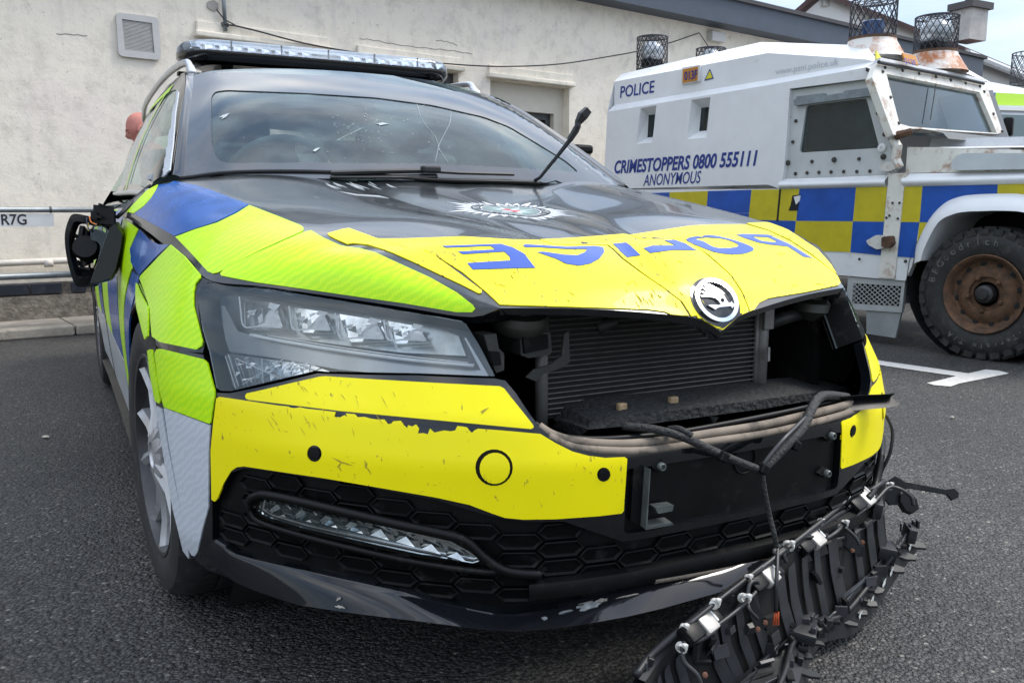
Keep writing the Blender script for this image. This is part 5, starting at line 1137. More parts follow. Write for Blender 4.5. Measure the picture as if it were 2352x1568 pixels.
# ---- house beyond the yard
HW = mat('house_render', (.66, .65, .63), .85, var=.06, vs=2); TILE = mat('roof_tile', (.085, .05, .047), .85, var=.3, vs=3, bump=.8, bs=9)
def dp(px, py, d): r = ray(px, py); return CAM_LOC + r * (d / r.dot(CF))
hs = empty('house', (14, 16, 0), label='white gabled house with brown tiled roof rising behind the armoured truck', cat='house'); HLc = (14, 16, 0)
A_, Lx, Rx = dp(1893, -8, 19), dp(1770, 98, 19), dp(2194, 112, 19.6)
Bk = V((9.5, 8.5, 0))                                # ridge direction
e2 = dp(2352, 128, 30); rd_ = (e2 - A_); rd_.z = 0; Bk = rd_
q = [V((Lx.x, Lx.y, 0)), V((Rx.x, Rx.y, 0)), Rx, A_, Lx]
place(mobj('wall', q + [p + Bk for p in q], [(0, 1, 2, 3, 4), (1, 0, 5, 6), (1, 6, 7, 2), (0, 4, 9, 5), (9, 8, 7, 6, 5)], HW), hs, HLc)
m = MB(); nU = V((0, 0, .12)); ov = (Rx - A_).normalized() * .35; fo = -Bk.normalized() * .25
for a, b in ((A_, Rx), (A_, Lx)):
    o_ = (b - a).normalized() * .35; R0, R1 = a + fo, b + o_ + fo; m.add([R0, R1, R1 + Bk * 1.05, R0 + Bk * 1.05, R0 + nU, R1 + nU, R1 + Bk * 1.05 + nU, R0 + Bk * 1.05 + nU], [(0, 1, 2, 3), (7, 6, 5, 4), (0, 4, 5, 1), (1, 5, 6, 2), (3, 2, 6, 7)])
rf = m.obj('roof', TILE); place(rf, hs, HLc)
m = MB(); o_ = (Rx - A_).normalized() * .42; m.tube([Rx + o_ + fo, Rx + o_ + Bk * 1.04], .09, 8); place(m.obj('gutter', mat('white_gutter', (.6, .62, .64), .5)), hs, HLc)
CHM = mat('chimney_render', (.50, .48, .45), .9, var=.2, vs=2.2, dirt_haze=.6, dcol=(.2, .19, .18), ds=2)
def chimney(px0, px1, py0, py1, d, nm):
    a, b = dp(px0, py0, d), dp(px1, py1, d); wd = (b - a).dot(CR); c = (a + b) / 2; m = MB(); hgt = abs(a.z - b.z)
    m.box((c.x, c.y, c.z), (wd * .9, wd * .7, hgt)); ch = m.obj('chimney', CHM); place(ch, hs, HLc)
    m = MB(); m.box((c.x, c.y, a.z + .02), (wd * 1.12, wd * .92, .18)); m.tube([(c.x, c.y, a.z + .1), (c.x, c.y, a.z + .75)], [.16, .13], 12); o = m.obj('chimney_pot', mat('pot_dark', (.09, .085, .085), .8)); o.parent = ch
chimney(2192, 2260, 20, 95, 24, 'a'); chimney(1857, 1936, -60, 22, 19.3, 'b')
# ================================================================ armoured police truck (parked beside the car)
TA = R_(8); TF = V((sin(TA), -cos(TA), 0)); TB = -TF; TN = V((-cos(TA), -sin(TA), 0)); TI = -TN     # forward, back, side normal (towards the camera), inward
TP = V((3.94, 1.18, 0))
trk = empty('armoured_truck', TP, label='white armoured police truck with blue and yellow chequer band, wire lamp cages and rusty wheels', cat='armoured truck')
def lr(px, py, d=0): return atpl(px, py, TP + TI * d, TN)
def lm(b, d, z): return TP + TB * b + TI * d + V((0, 0, z))       # b metres back, d metres inward
def lbd(P): r = P - TP; return r.dot(TB), r.dot(TI), r.z
TW = mat('truck_white', (.70, .71, .72), .38, coat=.25, var=.06, vs=3, dirt_haze=.55, dcol=(.40, .36, .30), ds=5, dthr=.6)
TWR = mat('truck_white_rusty', (.66, .64, .58), .5, var=.1, vs=5, dirt_haze=.85, dcol=(.27, .12, .045), ds=9.5, dthr=.525)
TG = mat('truck_grey_door', (.46, .48, .48), .45, var=.08, vs=5, dirt_haze=.5, dcol=(.30, .27, .22), ds=9, dthr=.6)
TBL = mat('chequer_blue', (.006, .07, .36), .4, var=.15, vs=10, dirt_haze=.6, dcol=(.25, .27, .3), ds=22, dthr=.66)
TY = mat('chequer_yellow', (.50, .42, .012), .45, var=.12, vs=8, dirt_haze=.6, dcol=(.10, .09, .03), ds=18, dthr=.62)
RUST = mat('rusty_steel', (.10, .052, .027), .8, var=.5, vs=22, dirt_haze=.7, dcol=(.03, .02, .015), ds=16, dthr=.52)
STEEL = mat('grey_steel', (.20, .23, .25), .45, metal=.4, var=.2, vs=16)
TGL = glass('truck_glass', (.45, .58, .62), .01, 1.55, .05)
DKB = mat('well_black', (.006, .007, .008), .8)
NAVY = mat('navy_letter', (.012, .035, .22), .45, var=.1)
def tpl(o, par=None):
    o.parent = par or trk
    if par is None or par is trk: o.matrix_parent_inverse = Matrix.Translation(-TP)
    return o
def panel(name, pts, mt, th=.05, d=0, par=None, holes=None, bev=0, mir=False):
    def pr(p): return lr(p[0], p[1], d), TN
    return tpl(patch(name, [pts] + (holes or []), pr, mt, None, off=0, th=th, step=60), par)
def quad(name, P, mt, par=None, extra=None):
    return tpl(mobj(name, P, [tuple(range(len(P)))], mt), par)
# --- profile points (b, z) along the near side, taken once from the picture, then used for a real body of width 1.85
Wd = 1.80
def bz(px, py, d=0): b, _, z = lbd(lr(px, py, d)); return b, z
# hull: lower tub, upper armour, sloping roof
b_rear = bz(1390, 420)[0]; z_belt = bz(1600, 430)[1]; z_sh = bz(1411, 250)[1]
b_front = bz(2035, 300)[0]
zs = [bz(1396, 257), bz(1764, 196), bz(1989, 155)]
SLIT = []
for gr in (([(1471, 249), (1508, 242), (1498, 328), (1461, 331)], [(1490, 265), (1505, 263), (1500, 315), (1487, 316)]), ([(1588, 230), (1632, 223), (1623, 316), (1577, 320)], [(1611, 248), (1629, 246), (1623, 300), (1606, 302)])): SLIT.append(gr)
hull = panel('armour_side', [(1395, 257), (1764, 196), (1989, 155), (2006, 166), (2003, 180), (1814, 204), (1808, 300), (1800, 396), (1792, 434), (1764, 424), (1441, 433), (1386, 434)], TW, .06, holes=[SLIT[0][0], SLIT[1][0]])
for o_, g_ in SLIT:
    q = [lr(*p) for p in o_]; c = [lr(*p, .09) for p in g_]
    m = MB(); m.add(q + c, [(i, (i + 1) % 4, 4 + (i + 1) % 4, 4 + i) for i in range(4)]); w = tpl(m.obj('window_slit', TW), trk)
    gq = tpl(mobj('pane', [p + TI * .002 for p in c], [(3, 2, 1, 0)], TGL), w); cc_ = sum(c, V((0, 0, 0))) / 4; gb = tpl(mobj('slit_back', [p + TI * .012 + (p - cc_) * 1.2 for p in c], [(0, 1, 2, 3)], DKB), w)
# shelf bevel between the hull and the roof band
IB = .055
m = MB(); A = [lr(1395, 257), lr(1764, 196), lr(1989, 155), lr(2006, 166)]; B = [lr(1411, 242, IB), lr(1764, 184, IB), lr(2008, 142, IB), lr(2012, 150, IB)]
m.grid([A, B]); tpl(m.obj('armour_shelf', TW))
band = panel('roof_band', [(1411, 242), (1411, 188), (1764, 122), (1990, 137), (2008, 142), (1764, 184)], TW, .02, IB)
RI = IB + .22
TA_ = [lr(1411, 188, IB), lr(1764, 122, IB), lr(1990, 137, IB), lr(2008, 142, IB)]
TB_ = [lr(1428, 170, RI), lr(1748, 97, RI), lr(1996, 105, RI), lr(2014, 128, RI)]
def across(P, tot=Wd):                              # mirror point to the far side
    b, d, z = lbd(P); return lm(b, tot - d, z)
m = MB(); m.grid([TA_, TB_, [across(p) for p in TB_], [across(p) for p in TA_]]); roofT = tpl(m.obj('roof_plate', TW))
m = MB()                                             # far side, rear and floor of the hull
bs, ds_ = b_rear, Wd
z0 = .62
m.add([lm(b_rear, 0, z0), lm(b_rear, Wd, z0), across(A[0]), A[0]], [(0, 1, 2, 3)]); m.add([A[0], across(A[0]), across(TA_[0]), TA_[0]], [(0, 1, 2, 3)]); m.add([TA_[0], across(TA_[0]), across(TB_[0]), TB_[0]], [(0, 1, 2, 3)])
m.add([across(lr(2035, 300)), across(A[2]), across(A[0]), lm(b_rear, Wd, z0), lm(b_front, Wd, z0)], [(0, 1, 2, 3, 4)])
m.add([lm(b_rear, .03, .5), lm(b_front, .03, .5), lm(b_front, Wd - .03, .5), lm(b_rear, Wd - .03, .5)], [(0, 1, 2, 3)])
tpl(m.obj('armour_rear', TW))
# --- chequer band
CH = [('b', [(1440, 445), (1538, 442), (1535, 492), (1440, 495)]), ('y', [(1538, 442), (1626, 439), (1622, 490), (1535, 492)]), ('b', [(1626, 439), (1726, 436), (1720, 489), (1622, 490)]), ('y', [(1726, 436), (1791, 435), (1787, 506), (1719, 505)]), ('y', [(1792, 435), (1836, 434), (1829, 507), (1788, 506)]), ('b', [(1836, 434), (1966, 431), (1959, 508), (1829, 507)]), ('y', [(1966, 431), (2037, 429), (2030, 509), (1959, 508)]),
      ('b', [(1440, 495), (1622, 490), (1720, 490), (1719, 505), (1828, 508), (1821, 574), (1440, 570)]), ('y', [(1828, 508), (1959, 509), (1953, 579), (1821, 574)]), ('b', [(1959, 509), (2030, 510), (2022, 586), (1953, 579)]),
      ('y', [(2077, 429), (2119, 428), (2112, 510), (2069, 510)]), ('b', [(2119, 428), (2292, 424), (2290, 449), (2235, 449), (2185, 460), (2150, 488), (2136, 511), (2112, 510)]), ('y', [(2292, 424), (2400, 420), (2400, 449), (2290, 449)]), ('b', [(2069, 510), (2111, 511), (2099, 592), (2060, 589)]), ('y', [(2112, 511), (2136, 511), (2118, 545), (2105, 575)])]
tub = panel('lower_body', [(1430, 436), (1793, 434), (2040, 428), (2400, 418), (2400, 447), (2239, 447), (2204, 452), (2169, 467), (2134, 504), (2106, 562), (2098, 595), (2060, 590), (2023, 588), (1896, 578), (1800, 573), (1430, 575)], TW, .05, -.004)
for k, q in CH: panel('blue_square' if k == 'b' else 'yellow_square', q, TBL if k == 'b' else TY, .004, -.008, tub)
for q in ([(1790, 434), (1794, 434), (1787, 508), (1783, 508)],): panel('door_gap', q, DKB, .002, -.0105, tub)
panel('handle_recess', [(1820, 449), (1838, 447), (1832, 484), (1811, 484), (1816, 470)], DKB, .002, -.0105, tub)
panel('handle', [(1823, 452), (1838, 449), (1836, 462), (1828, 470)], TW, .01, -.016, tub)
# waist rail (rounded), split by the door pillar
def hroll(name, pts_lo, pts_hi, mt, bul=.045):
    m = MB(); rows = []
    lo = [lr(*p, -.004) for p in pts_lo]; hi = [lr(*p, .03) for p in pts_hi]
    for j in range(7):
        t = j / 6; rows.append([a.lerp(b, t) + TN * bul * sin(pi * min(1, t * 1.1 + .02)) ** .8 for a, b in zip(lo, hi)])
    m.grid(rows); return tpl(m.obj(name, mt, smooth=50))
hroll('waist_rail', [(1793, 434), (1900, 432), (2039, 429)], [(1798, 411), (1900, 408), (2042, 402)], TW); hroll('waist_rail', [(2076, 428), (2200, 426), (2400, 421)], [(2080, 399), (2200, 397), (2400, 391)], TW)
# --- door upper, window, hinge bar, bolts
dr = panel('door', [(1816, 208), (2004, 182), (2016, 235), (2040, 320), (2062, 388), (2056, 404), (1798, 412), (1802, 380)], TG, .05, .035, holes=[rnd([(1852, 243), (1990, 226), (2020, 340), (1836, 351)], 7)])
m = MB(); q = [lr(*p, .0) for p in ((1814, 204), (2004, 180))]; m.add([lr(1814, 204), lr(2004, 180), lr(2004, 180, .05), lr(1814, 204, .05)], [(0, 1, 2, 3)]); m.add([lr(1814, 204), lr(1798, 412), lr(1798, 412, .05), lr(1814, 204, .05)], [(3, 2, 1, 0)]); tpl(m.obj('door_reveal', TG), dr)
gw = tpl(mobj('window', [lr(*p, .055) for p in ((1846, 238), (1996, 220), (2030, 344), (1828, 356))], [(0, 3, 2, 1)], TGL), trk)
tpl(mobj('inner_trim', [lr(*p, .16) for p in ((1770, 160), (2022, 150), (2062, 395), (1760, 410))], [(0, 3, 2, 1)], mat('truck_inside', (.03, .048, .06), .8, var=.5, vs=4)), gw)
panel('seam_rail', rnd([(1822, 229), (2006, 204), (2010, 219), (1824, 243)], 2), STEEL, .03, .0)
for q in ([(1828, 222), (1894, 214), (1896, 222), (1828, 232)], [(1938, 209), (2000, 201), (2002, 209), (1936, 218)]): panel('hinge_leaf', rnd(q, 3), STEEL, .02, .015, dr)
BOLT = mat('bolt_steel', (.06, .055, .05), .5, metal=.5, var=.3)
def bolts(lst, d=.03, par=None):
    for x, y, r in lst:
        m = MB(); P = lr(x, y, d); k = r * (P - CAM_LOC).dot(CF) / FPX
        m.lathe([(k * 1.15, 0), (k * 1.15, k * .3), (k * .85, k * .8), (0, k * .95)], frame(P, TN), 8); tpl(m.obj('bolt', BOLT, smooth=40), par or dr)
bolts([(1827, 399, 3.6), (1854, 397, 3.6), (1881, 396, 3.6), (1909, 395, 3.6), (1938, 394, 3.6), (1968, 394, 3.6), (1998, 393, 3.6), (1810, 374, 5.5), (1865, 371, 3.8), (1916, 367, 5.5), (1973, 365, 3.8), (2029, 360, 6), (1821, 326, 3.6), (1828, 278, 3.6), (2031, 309, 4), (2016, 260, 4), (1814, 269, 2.4), (1809, 303, 2.4), (1805, 335, 2.4), (1802, 369, 2.4)])
m = MB(); m.lathe([(.030, 0), (.030, .006), (.024, .010), (.009, .010), (.007, .004), (0, .004)], frame(lr(2026, 340, .034), TN), 20); tpl(m.obj('filler_disc', TW, smooth=40), dr)
# --- door pillar, hinge, sill, step mesh, flap
panel('door_pillar', [(2041, 399), (2080, 397), (2075, 440), (2060, 588), (2054, 640), (2017, 637), (2024, 590), (2036, 470)], TWR, .05, -.016)
bolts([(2050, 466, 2.6), (2066, 466, 2.6), (2043, 495, 2.6), (2062, 502, 2.6), (2036, 500, 2.6), (1974, 595, 3), (2080, 600, 3.5)], -.02, tub)
hg = panel('hinge', rnd([(1989, 553), (2012, 540), (2029, 540), (2029, 570), (2014, 573), (1995, 563)], 3), mat('hinge_white', (.55, .54, .5), .5, dirt_haze=.8, dcol=(.3, .16, .06), ds=30, dthr=.55), .02, -.04)
panel('hinge_block', rnd([(2024, 545), (2046, 541), (2050, 560), (2040, 570), (2024, 567)], 4), RUST, .05, -.06)
panel('hinge', rnd([(2017, 380), (2036, 372), (2060, 372), (2062, 386), (2040, 394), (2022, 392)], 3), mat('hinge_white', (.55, .54, .5)), .03, -.03)
panel('sill', [(1790, 572), (1896, 577), (2023, 588), (2099, 593), (2094, 612), (2079, 645), (1954, 634), (1790, 622)], TW, .05, -.002)
PX0, PX1 = (1954, 636), (2078, 646)
mp_ = panel('step_panel', [(1948, 636), (2079, 646), (2071, 718), (1942, 709)], mat('step_grey', (.36, .37, .37), .6, var=.15, vs=9, dirt_haze=.6, dcol=(.2, .18, .15)), .03, .01, holes=[[(1960, 650), (2070, 657), (2065, 704), (1956, 697)]])
m = MB(); c = [lr(*p, .012) for p in ((1960, 650), (2070, 657), (2065, 704), (1956, 697))]
def bil(c, u, v): return c[0].lerp(c[1], u).lerp(c[3].lerp(c[2], u), v)
for i in range(-5, 13):
    for sgn in (1, -1):
        u0, v0, u1, v1 = i / 9, 0, i / 9 + 4.6 / 9, 1
        if sgn < 0: u0, u1 = u1, u0
        pts = []
        for t in [k / 40 for k in range(41)]:
            u = u0 + (u1 - u0) * t
            if 0 <= u <= 1: pts.append((u, t))
        if len(pts) > 2: m.tube([bil(c, *pts[0]), bil(c, *pts[-1])], .0032, 4, False)
tag(tpl(m.obj('step_mesh', MATS['step_grey']), mp_), kind='stuff')
tpl(mobj('step_back', [p + TI * .05 for p in c], [(0, 3, 2, 1)], DKB), mp_)
panel('mud_flap', [(1990, 712), (2070, 718), (2056, 776), (1990, 766)], mat('flap_grey', (.24, .26, .26), .7, var=.15), .02, .02)
# --- wheel, arch
AO = [(2099, 609), (2106, 562), (2134, 504), (2169, 467), (2204, 452), (2239, 447), (2290, 445), (2352, 447), (2410, 470), (2450, 520), (2475, 590)]; AI = [(2114, 599), (2124, 567), (2154, 512), (2189, 492), (2221, 486), (2250, 485), (2295, 484), (2352, 488), (2400, 510), (2435, 550), (2458, 600)]
m = MB(); ao = crv([lr(*p, -.01) for p in AO], 4); ai = crv([lr(*p, -.11) for p in AI], 4); am = [a.lerp(b, .55) + TN * .03 for a, b in zip(ao, ai)]
m.grid([ao, am, ai, [p + TI * .5 for p in ai]]); arch_ = tpl(m.obj('wheel_arch', TW, smooth=50))
cw = lr(2260, 685, -.05); bW, dW, zW = lbd(cw)
WR = .403; WC = lm(bW, -.06, WR)
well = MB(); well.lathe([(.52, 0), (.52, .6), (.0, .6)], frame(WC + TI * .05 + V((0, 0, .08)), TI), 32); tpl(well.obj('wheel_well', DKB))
def truckwheel(c, out_, nm='wheel', detail=True):
    X = frame(c, out_, V((0, 0, 1))); root = empty(nm, c); tpl(root)
    def ck(o, p=None): o.parent = root; o.matrix_parent_inverse = Matrix.Translation(-c); return o
    m = MB(); m.lathe([(.235, -.03), (.245, .0), (.27, .012), (.32, .018), (.36, .008), (.385, -.01), (.392, -.035), (.392, -.20), (.36, -.235), (.24, -.22)], X, 44); ty = ck(m.obj('tyre', RUB, smooth=35))
    m = MB(); n = 30
    for i in range(n):
        for (rad, z, ww) in ((.398, -.045, .055), (.398, -.115, .05), (.398, -.185, .055)):
            a = 2 * pi * (i + (.5 if z == -.115 else 0)) / n; M4 = X @ Matrix.Rotation(a, 4, 'Z') @ Matrix.Translation((rad, 0, z)); 
            vs = [M4 @ V((x * .011, y * .034, w * ww)) for x in (-1, 1) for y in (-1, 1) for w in (-.5, .5)]; m.add(vs, [(0, 1, 3, 2), (4, 6, 7, 5), (0, 4, 5, 1), (2, 3, 7, 6), (0, 2, 6, 4), (1, 5, 7, 3)])
        a = 2 * pi * (i + .25) / n; M4 = X @ Matrix.Rotation(a, 4, 'Z') @ Matrix.Translation((.378, 0, .002)); vs = [M4 @ V((x * .018, y * .026, w * .02)) for x in (-1, 1) for y in (-1, 1) for w in (-.5, .5)]; m.add(vs, [(0, 1, 3, 2), (4, 6, 7, 5), (0, 4, 5, 1), (2, 3, 7, 6), (0, 2, 6, 4), (1, 5, 7, 3)])
    tag(ck(m.obj('tread_blocks', RUB), ty), kind='stuff')
    if detail:
        m = MB()
        for txt, a0, sp, sz in (('BFGoodrich', 1.34, .170, .046), ('All-Terrain T/A', -1.9, .13, .034)):
            for i, ch in enumerate(txt):
                if ch == ' ': continue
                a = a0 - sp * i; vs, fs = glyphs(ch, sz * 1.3, 0, 1, .001); xm = (min(v[0] for v in vs) + max(v[0] for v in vs)) / 2
                m.add([X @ V(((cos(a) * (.300 + y) + sin(a) * (x - xm)) , (sin(a) * (.300 + y) + cos(a) * (x - xm) * -1), .0215)) for x, y in vs], fs)
        tag(ck(m.obj('tyre_lettering', mat('tyre_white_letters', (.12, .12, .117), .8, dirt_haze=.9, dcol=(.03, .03, .03), ds=40, dthr=.46)), ty), kind='stuff')
    m = MB(); m.lathe([(.236, .0), (.244, .010), (.238, .016), (.228, .010), (.215, -.01), (.205, -.045), (.185, -.055), (.165, -.040), (.13, -.025), (.105, -.030), (.10, -.045), (.075, -.045), (.075, -.03)], X, 44); rm = ck(m.obj('rim', RUST, smooth=45))
    for i in range(12):
        m = MB(); a = 2 * pi * i / 12 + .2; M4 = X @ Matrix.Rotation(a, 4, 'Z') @ Matrix.Translation((.184, 0, -.050)); m.lathe([(.0, .004), (.016, .004), (.018, -.004)], M4, 8); ck(m.obj('rim_hole', DKB), rm)
    m = MB(); m.lathe([(.058, -.05), (.054, .0), (.036, .010), (.03, .022), (.0, .024)], X, 20); ck(m.obj('hub', mat('hub_black', (.02, .02, .02), .5)), root)
    for i in range(5):
        m = MB(); a = 2 * pi * i / 5 + .5; m.lathe([(.014, -.045), (.014, -.012), (.009, -.004), (0, -.004)], X @ Matrix.Translation((.104 * cos(a), .104 * sin(a), 0)), 6); ck(m.obj('wheel_nut', RUST), rm)
    return root
truckwheel(WC, TN); truckwheel(lm(bW + 2.79, -.06, WR), TN, detail=False); truckwheel(lm(bW, Wd + .06, WR), TI, detail=False); truckwheel(lm(bW + 2.79, Wd + .06, WR), TI, detail=False)
m = MB(); fr = TF; 
for d in (.45, Wd - .45): m.add([lm(bW - .7, d - .06, .42), lm(bW + 3.4, d - .06, .42), lm(bW + 3.4, d + .06, .42), lm(bW - .7, d + .06, .42), lm(bW - .7, d - .06, .56), lm(bW + 3.4, d - .06, .56), lm(bW + 3.4, d + .06, .56), lm(bW - .7, d + .06, .56)], [(0, 3, 2, 1), (4, 5, 6, 7), (0, 1, 5, 4), (2, 3, 7, 6), (1, 2, 6, 5), (3, 0, 4, 7)])
m.tube([lm(bW, -.0, WR), lm(bW, Wd, WR)], .05, 8); m.tube([lm(bW + 2.79, 0, WR), lm(bW + 2.79, Wd, WR)], .05, 8); tpl(m.obj('chassis', DKB))
# --- bonnet and front wing
wz = bz(2084, 338)[1]
wg = panel('front_wing', [(2080, 398), (2084, 338), (2130, 338), (2400, 346), (2400, 391)], TWR, .05, .03)
bf = bz(2400, 350, .03)[0] - .35
z_b = bz(2110, 328, .2)[1]
m = MB(); rows = []
for b, z in ((bz(2084, 338, .03)[0], wz), (bf + .5, wz - .03), (bf, wz - .06)):
    rows.append([lm(b, .03, z - .01), lm(b, .06, z), lm(b, .30, z + .0), lm(b, .33, z + .07), lm(b, Wd / 2, z + .09), lm(b, Wd - .33, z + .07), lm(b, Wd - .30, z), lm(b, Wd - .03, z - .01)])
m.grid(rows); rows2 = rows[-1]; m.grid([rows2, [V((p.x, p.y, .55)) for p in rows2]]); tpl(m.obj('truck_bonnet', mat('faded_white', (.52, .53, .54), .6, var=.12, vs=9, dirt_haze=.6, dcol=(.36, .32, .29), ds=7, dthr=.55), smooth=30))
m = MB()
for zz in (.78, .84, .90, .96, 1.02): m.add([lm(bf - .012, .48, zz), lm(bf - .012, Wd - .48, zz), lm(bf - .03, Wd - .48, zz + .03), lm(bf - .03, .48, zz + .03)], [(0, 1, 2, 3)])
m.add([lm(bf - .008, .44, .74), lm(bf - .008, Wd - .44, .74), lm(bf - .008, Wd - .44, 1.08), lm(bf - .008, .44, 1.08)], [(0, 1, 2, 3)]); tpl(tag(m.obj('radiator_grille', DKB), kind='stuff'))
for dd in (.26, Wd - .26): m = MB(); m.lathe([(.0, .03), (.07, .025), (.10, .0), (.11, -.02)], frame(lm(bf - .01, dd, .93), TF), 20); tpl(m.obj('headlight', CHROME, smooth=40))
m = MB(); m.add([lm(b_, d_, z_) for b_ in (bf - .16, bf - .04) for d_ in (.0, Wd) for z_ in (.52, .68)], [(0, 1, 3, 2), (4, 6, 7, 5), (0, 4, 5, 1), (2, 3, 7, 6), (0, 2, 6, 4), (1, 5, 7, 3)]); tpl(m.obj('bumper_bar', DKB))
bx = panel('wing_box', rnd([(2186, 372), (2196, 358), (2212, 352), (2400, 352), (2400, 388), (2200, 391), (2184, 386)], 4), mat('box_grey', (.50, .54, .56), .5, var=.08), .05, -.02)
# --- windscreen frame with bolts
fA, fB = lr(2066, 306), lr(2020, 150)
FNn = (fB - fA).cross(TI).normalized(); FNn = FNn if FNn.dot(TF) > 0 else -FNn
def fr_(px, py, o=0): return atpl(px, py, fA + FNn * o, FNn)
def fpanel(name, pts, mt, off=0, th=.04, par=None, holes=None): return tpl(patch(name, [pts] + (holes or []), lambda p: (fr_(p[0], p[1], off), FNn), mt, None, off=0, th=th, step=80), par)
GLq = [(2036, 170), (2250, 212), (2290, 306), (2090, 291), (2066, 284)]
wf = fpanel('windscreen_frame', [(2003, 178), (2016, 144), (2022, 140), (2260, 186), (2266, 196), (2303, 304), (2290, 308), (2160, 300), (2092, 296), (2068, 312), (2051, 309)], TWR, 0, .05, holes=[GLq])
fpanel('windscreen', [(2030, 166), (2254, 208), (2294, 310), (2060, 292)], TGL, -.03, .01)
tpl(mobj('cab_inside', [fr_(*p, -.5) + TB * .0 for p in ((2012, 160), (2250, 190), (2275, 312), (2040, 312))], [(0, 3, 2, 1)], MATS['truck_inside']), wf)
for x, y in ((2032, 156), (2072, 163), (2110, 170), (2149, 177), (2183, 185), (2217, 192), (2250, 199), (2260, 211), (2281, 262), (2301, 302), (2027, 165), (2045, 224), (2064, 283)):
    m = MB(); m.lathe([(.012, 0), (.011, .008), (0, .013)], frame(fr_(x, y, .0), FNn), 7); tpl(m.obj('bolt', BOLT), wf)
tm = MB(); tm.tube([fr_(*p, .02) for p in ((2018, 143), (2110, 161), (2180, 174), (2259, 192))], .012, 8); tpl(tm.obj('roof_pipe', mat('pipe_black', (.02, .022, .026), .5)), wf)
fpanel('roof_channel', [(2022, 132), (2262, 182), (2262, 190), (2020, 142)], mat('faded_white', (.52, .53, .54)), .01, .05, wf)
m = MB(); m.tube([fr_(2150, 193, .0), fr_(2137, 275, .0)], .003, 4); tpl(m.obj('screen_seam', DKB), wf)
panel('drip_rail', [(1989, 155), (2012, 168), (2012, 176), (1988, 163)], mat('pipe_black', (.02, .022, .026)), .05, -.02)
# rubber mat under the windscreen, lever bracket
m = MB(); a, b = lbd(lr(2090, 300, .1)), lbd(fr_(2295, 308)); rows = [[lm(bb, d, zz) for d in (.10, .5, 1.0, 1.5, Wd - .1)] for bb, zz in ((a[0] - .0, a[2] + .012), (a[0] - .08, a[2] + .004), (a[0] - .22, a[2] - .03), (a[0] - .26, a[2] - .07))]
m.grid(rows); tpl(m.obj('scuttle_mat', mat('grey_rubber', (.085, .095, .10), .7, var=.2, vs=20)))
m = MB(); m.tube([lr(2058, 312, -.02), lr(2080, 306, -.02), lr(2094, 302, .0)], [.030, .024, .024], 8); tpl(m.obj('lever_bracket', RUST))
m = MB(); m.tube([lr(2052, 320, 0), lr(2062, 336, -.01), lr(2058, 365, -.01), lr(2066, 385, -.01)], .03, 8); tpl(m.obj('hinge_post', TWR))
# --- lettering and plates
def plane_text(txt, p0, p1, ph, d, mt, par, sx=1, shear=0, bold=0, name='lettering'):
    vs, fs = glyphs(txt, 1, shear, sx, bold); x0 = min(v[0] for v in vs); x1 = max(v[0] for v in vs); h = max(v[1] for v in vs)
    A_, B_, H_ = lr(*p0, d), lr(*p1, d), lr(*ph, d); ux = (B_ - A_); uy = V((0, 0, (H_ - A_).z)); return tpl(mobj(name, [A_ + ux * ((x - x0) / (x1 - x0)) + uy * (y / h) for x, y in vs], fs, mt), par)
plane_text('POLICE', (1424, 225), (1503, 212), (1424, 199), IB - .003, NAVY, band, bold=.012, shear=.08)
plane_text('CRIMESTOPPERS 0800 555111', (1411, 398), (1739, 379), (1411, 369), -.003, NAVY, hull, bold=.03, shear=.22)
plane_text('ANONYMOUS', (1477, 427), (1610, 420), (1477, 401), -.003, NAVY, hull, bold=.008, shear=.25)
plane_text('www.psni.police.uk', (1780, 172), (1926, 149), (1780, 158), IB - .003, mat('ghost_letter', (.50, .52, .55), .5), band, bold=.01)
ORG = mat('plate_orange', (.50, .20, .02), .5, var=.1); PLF = mat('plate_frame', (.66, .66, .66), .45)
pf = panel('roof_code_plate', rnd([(1566, 156), (1608, 149), (1606, 187), (1564, 194)], 2), PLF, .02, IB - .02, band)
panel('plate_face', [(1568, 160), (1602, 153), (1601, 185), (1567, 191)], ORG, .006, IB - .026, band)
plane_text('013F', (1571, 185), (1601, 180), (1571, 165), IB - .030, NAVY, band, bold=.02)
YT = mat('warning_yellow', (.62, .56, .02), .5)
panel('warning_triangle', rnd([(1630, 158), (1639, 181), (1617, 186)], 2), NAVY, .004, IB - .004, band); panel('triangle_face', rnd([(1630, 163), (1636, 179), (1620, 183)], 1), YT, .004, IB - .007, band)
pl2 = fpanel('roof_code_plate', [(2073, 122), (2102, 128), (2110, 150), (2080, 142)], ORG, .06, .01)
vs, fs = glyphs('013F', 1, 0, 1, .02); x1 = max(v[0] for v in vs); P0, P1, P2 = fr_(2079, 146, .072), fr_(2106, 152, .072), fr_(2075, 132, .072)
tpl(mobj('lettering', [P0 + (P1 - P0) * (x / x1) + (P2 - P0) * (y / .73) for x, y in vs], fs, NAVY), pl2)
fpanel('warning_triangle', [(2013, 116), (2024, 132), (2013, 136)], YT, .02, .01)
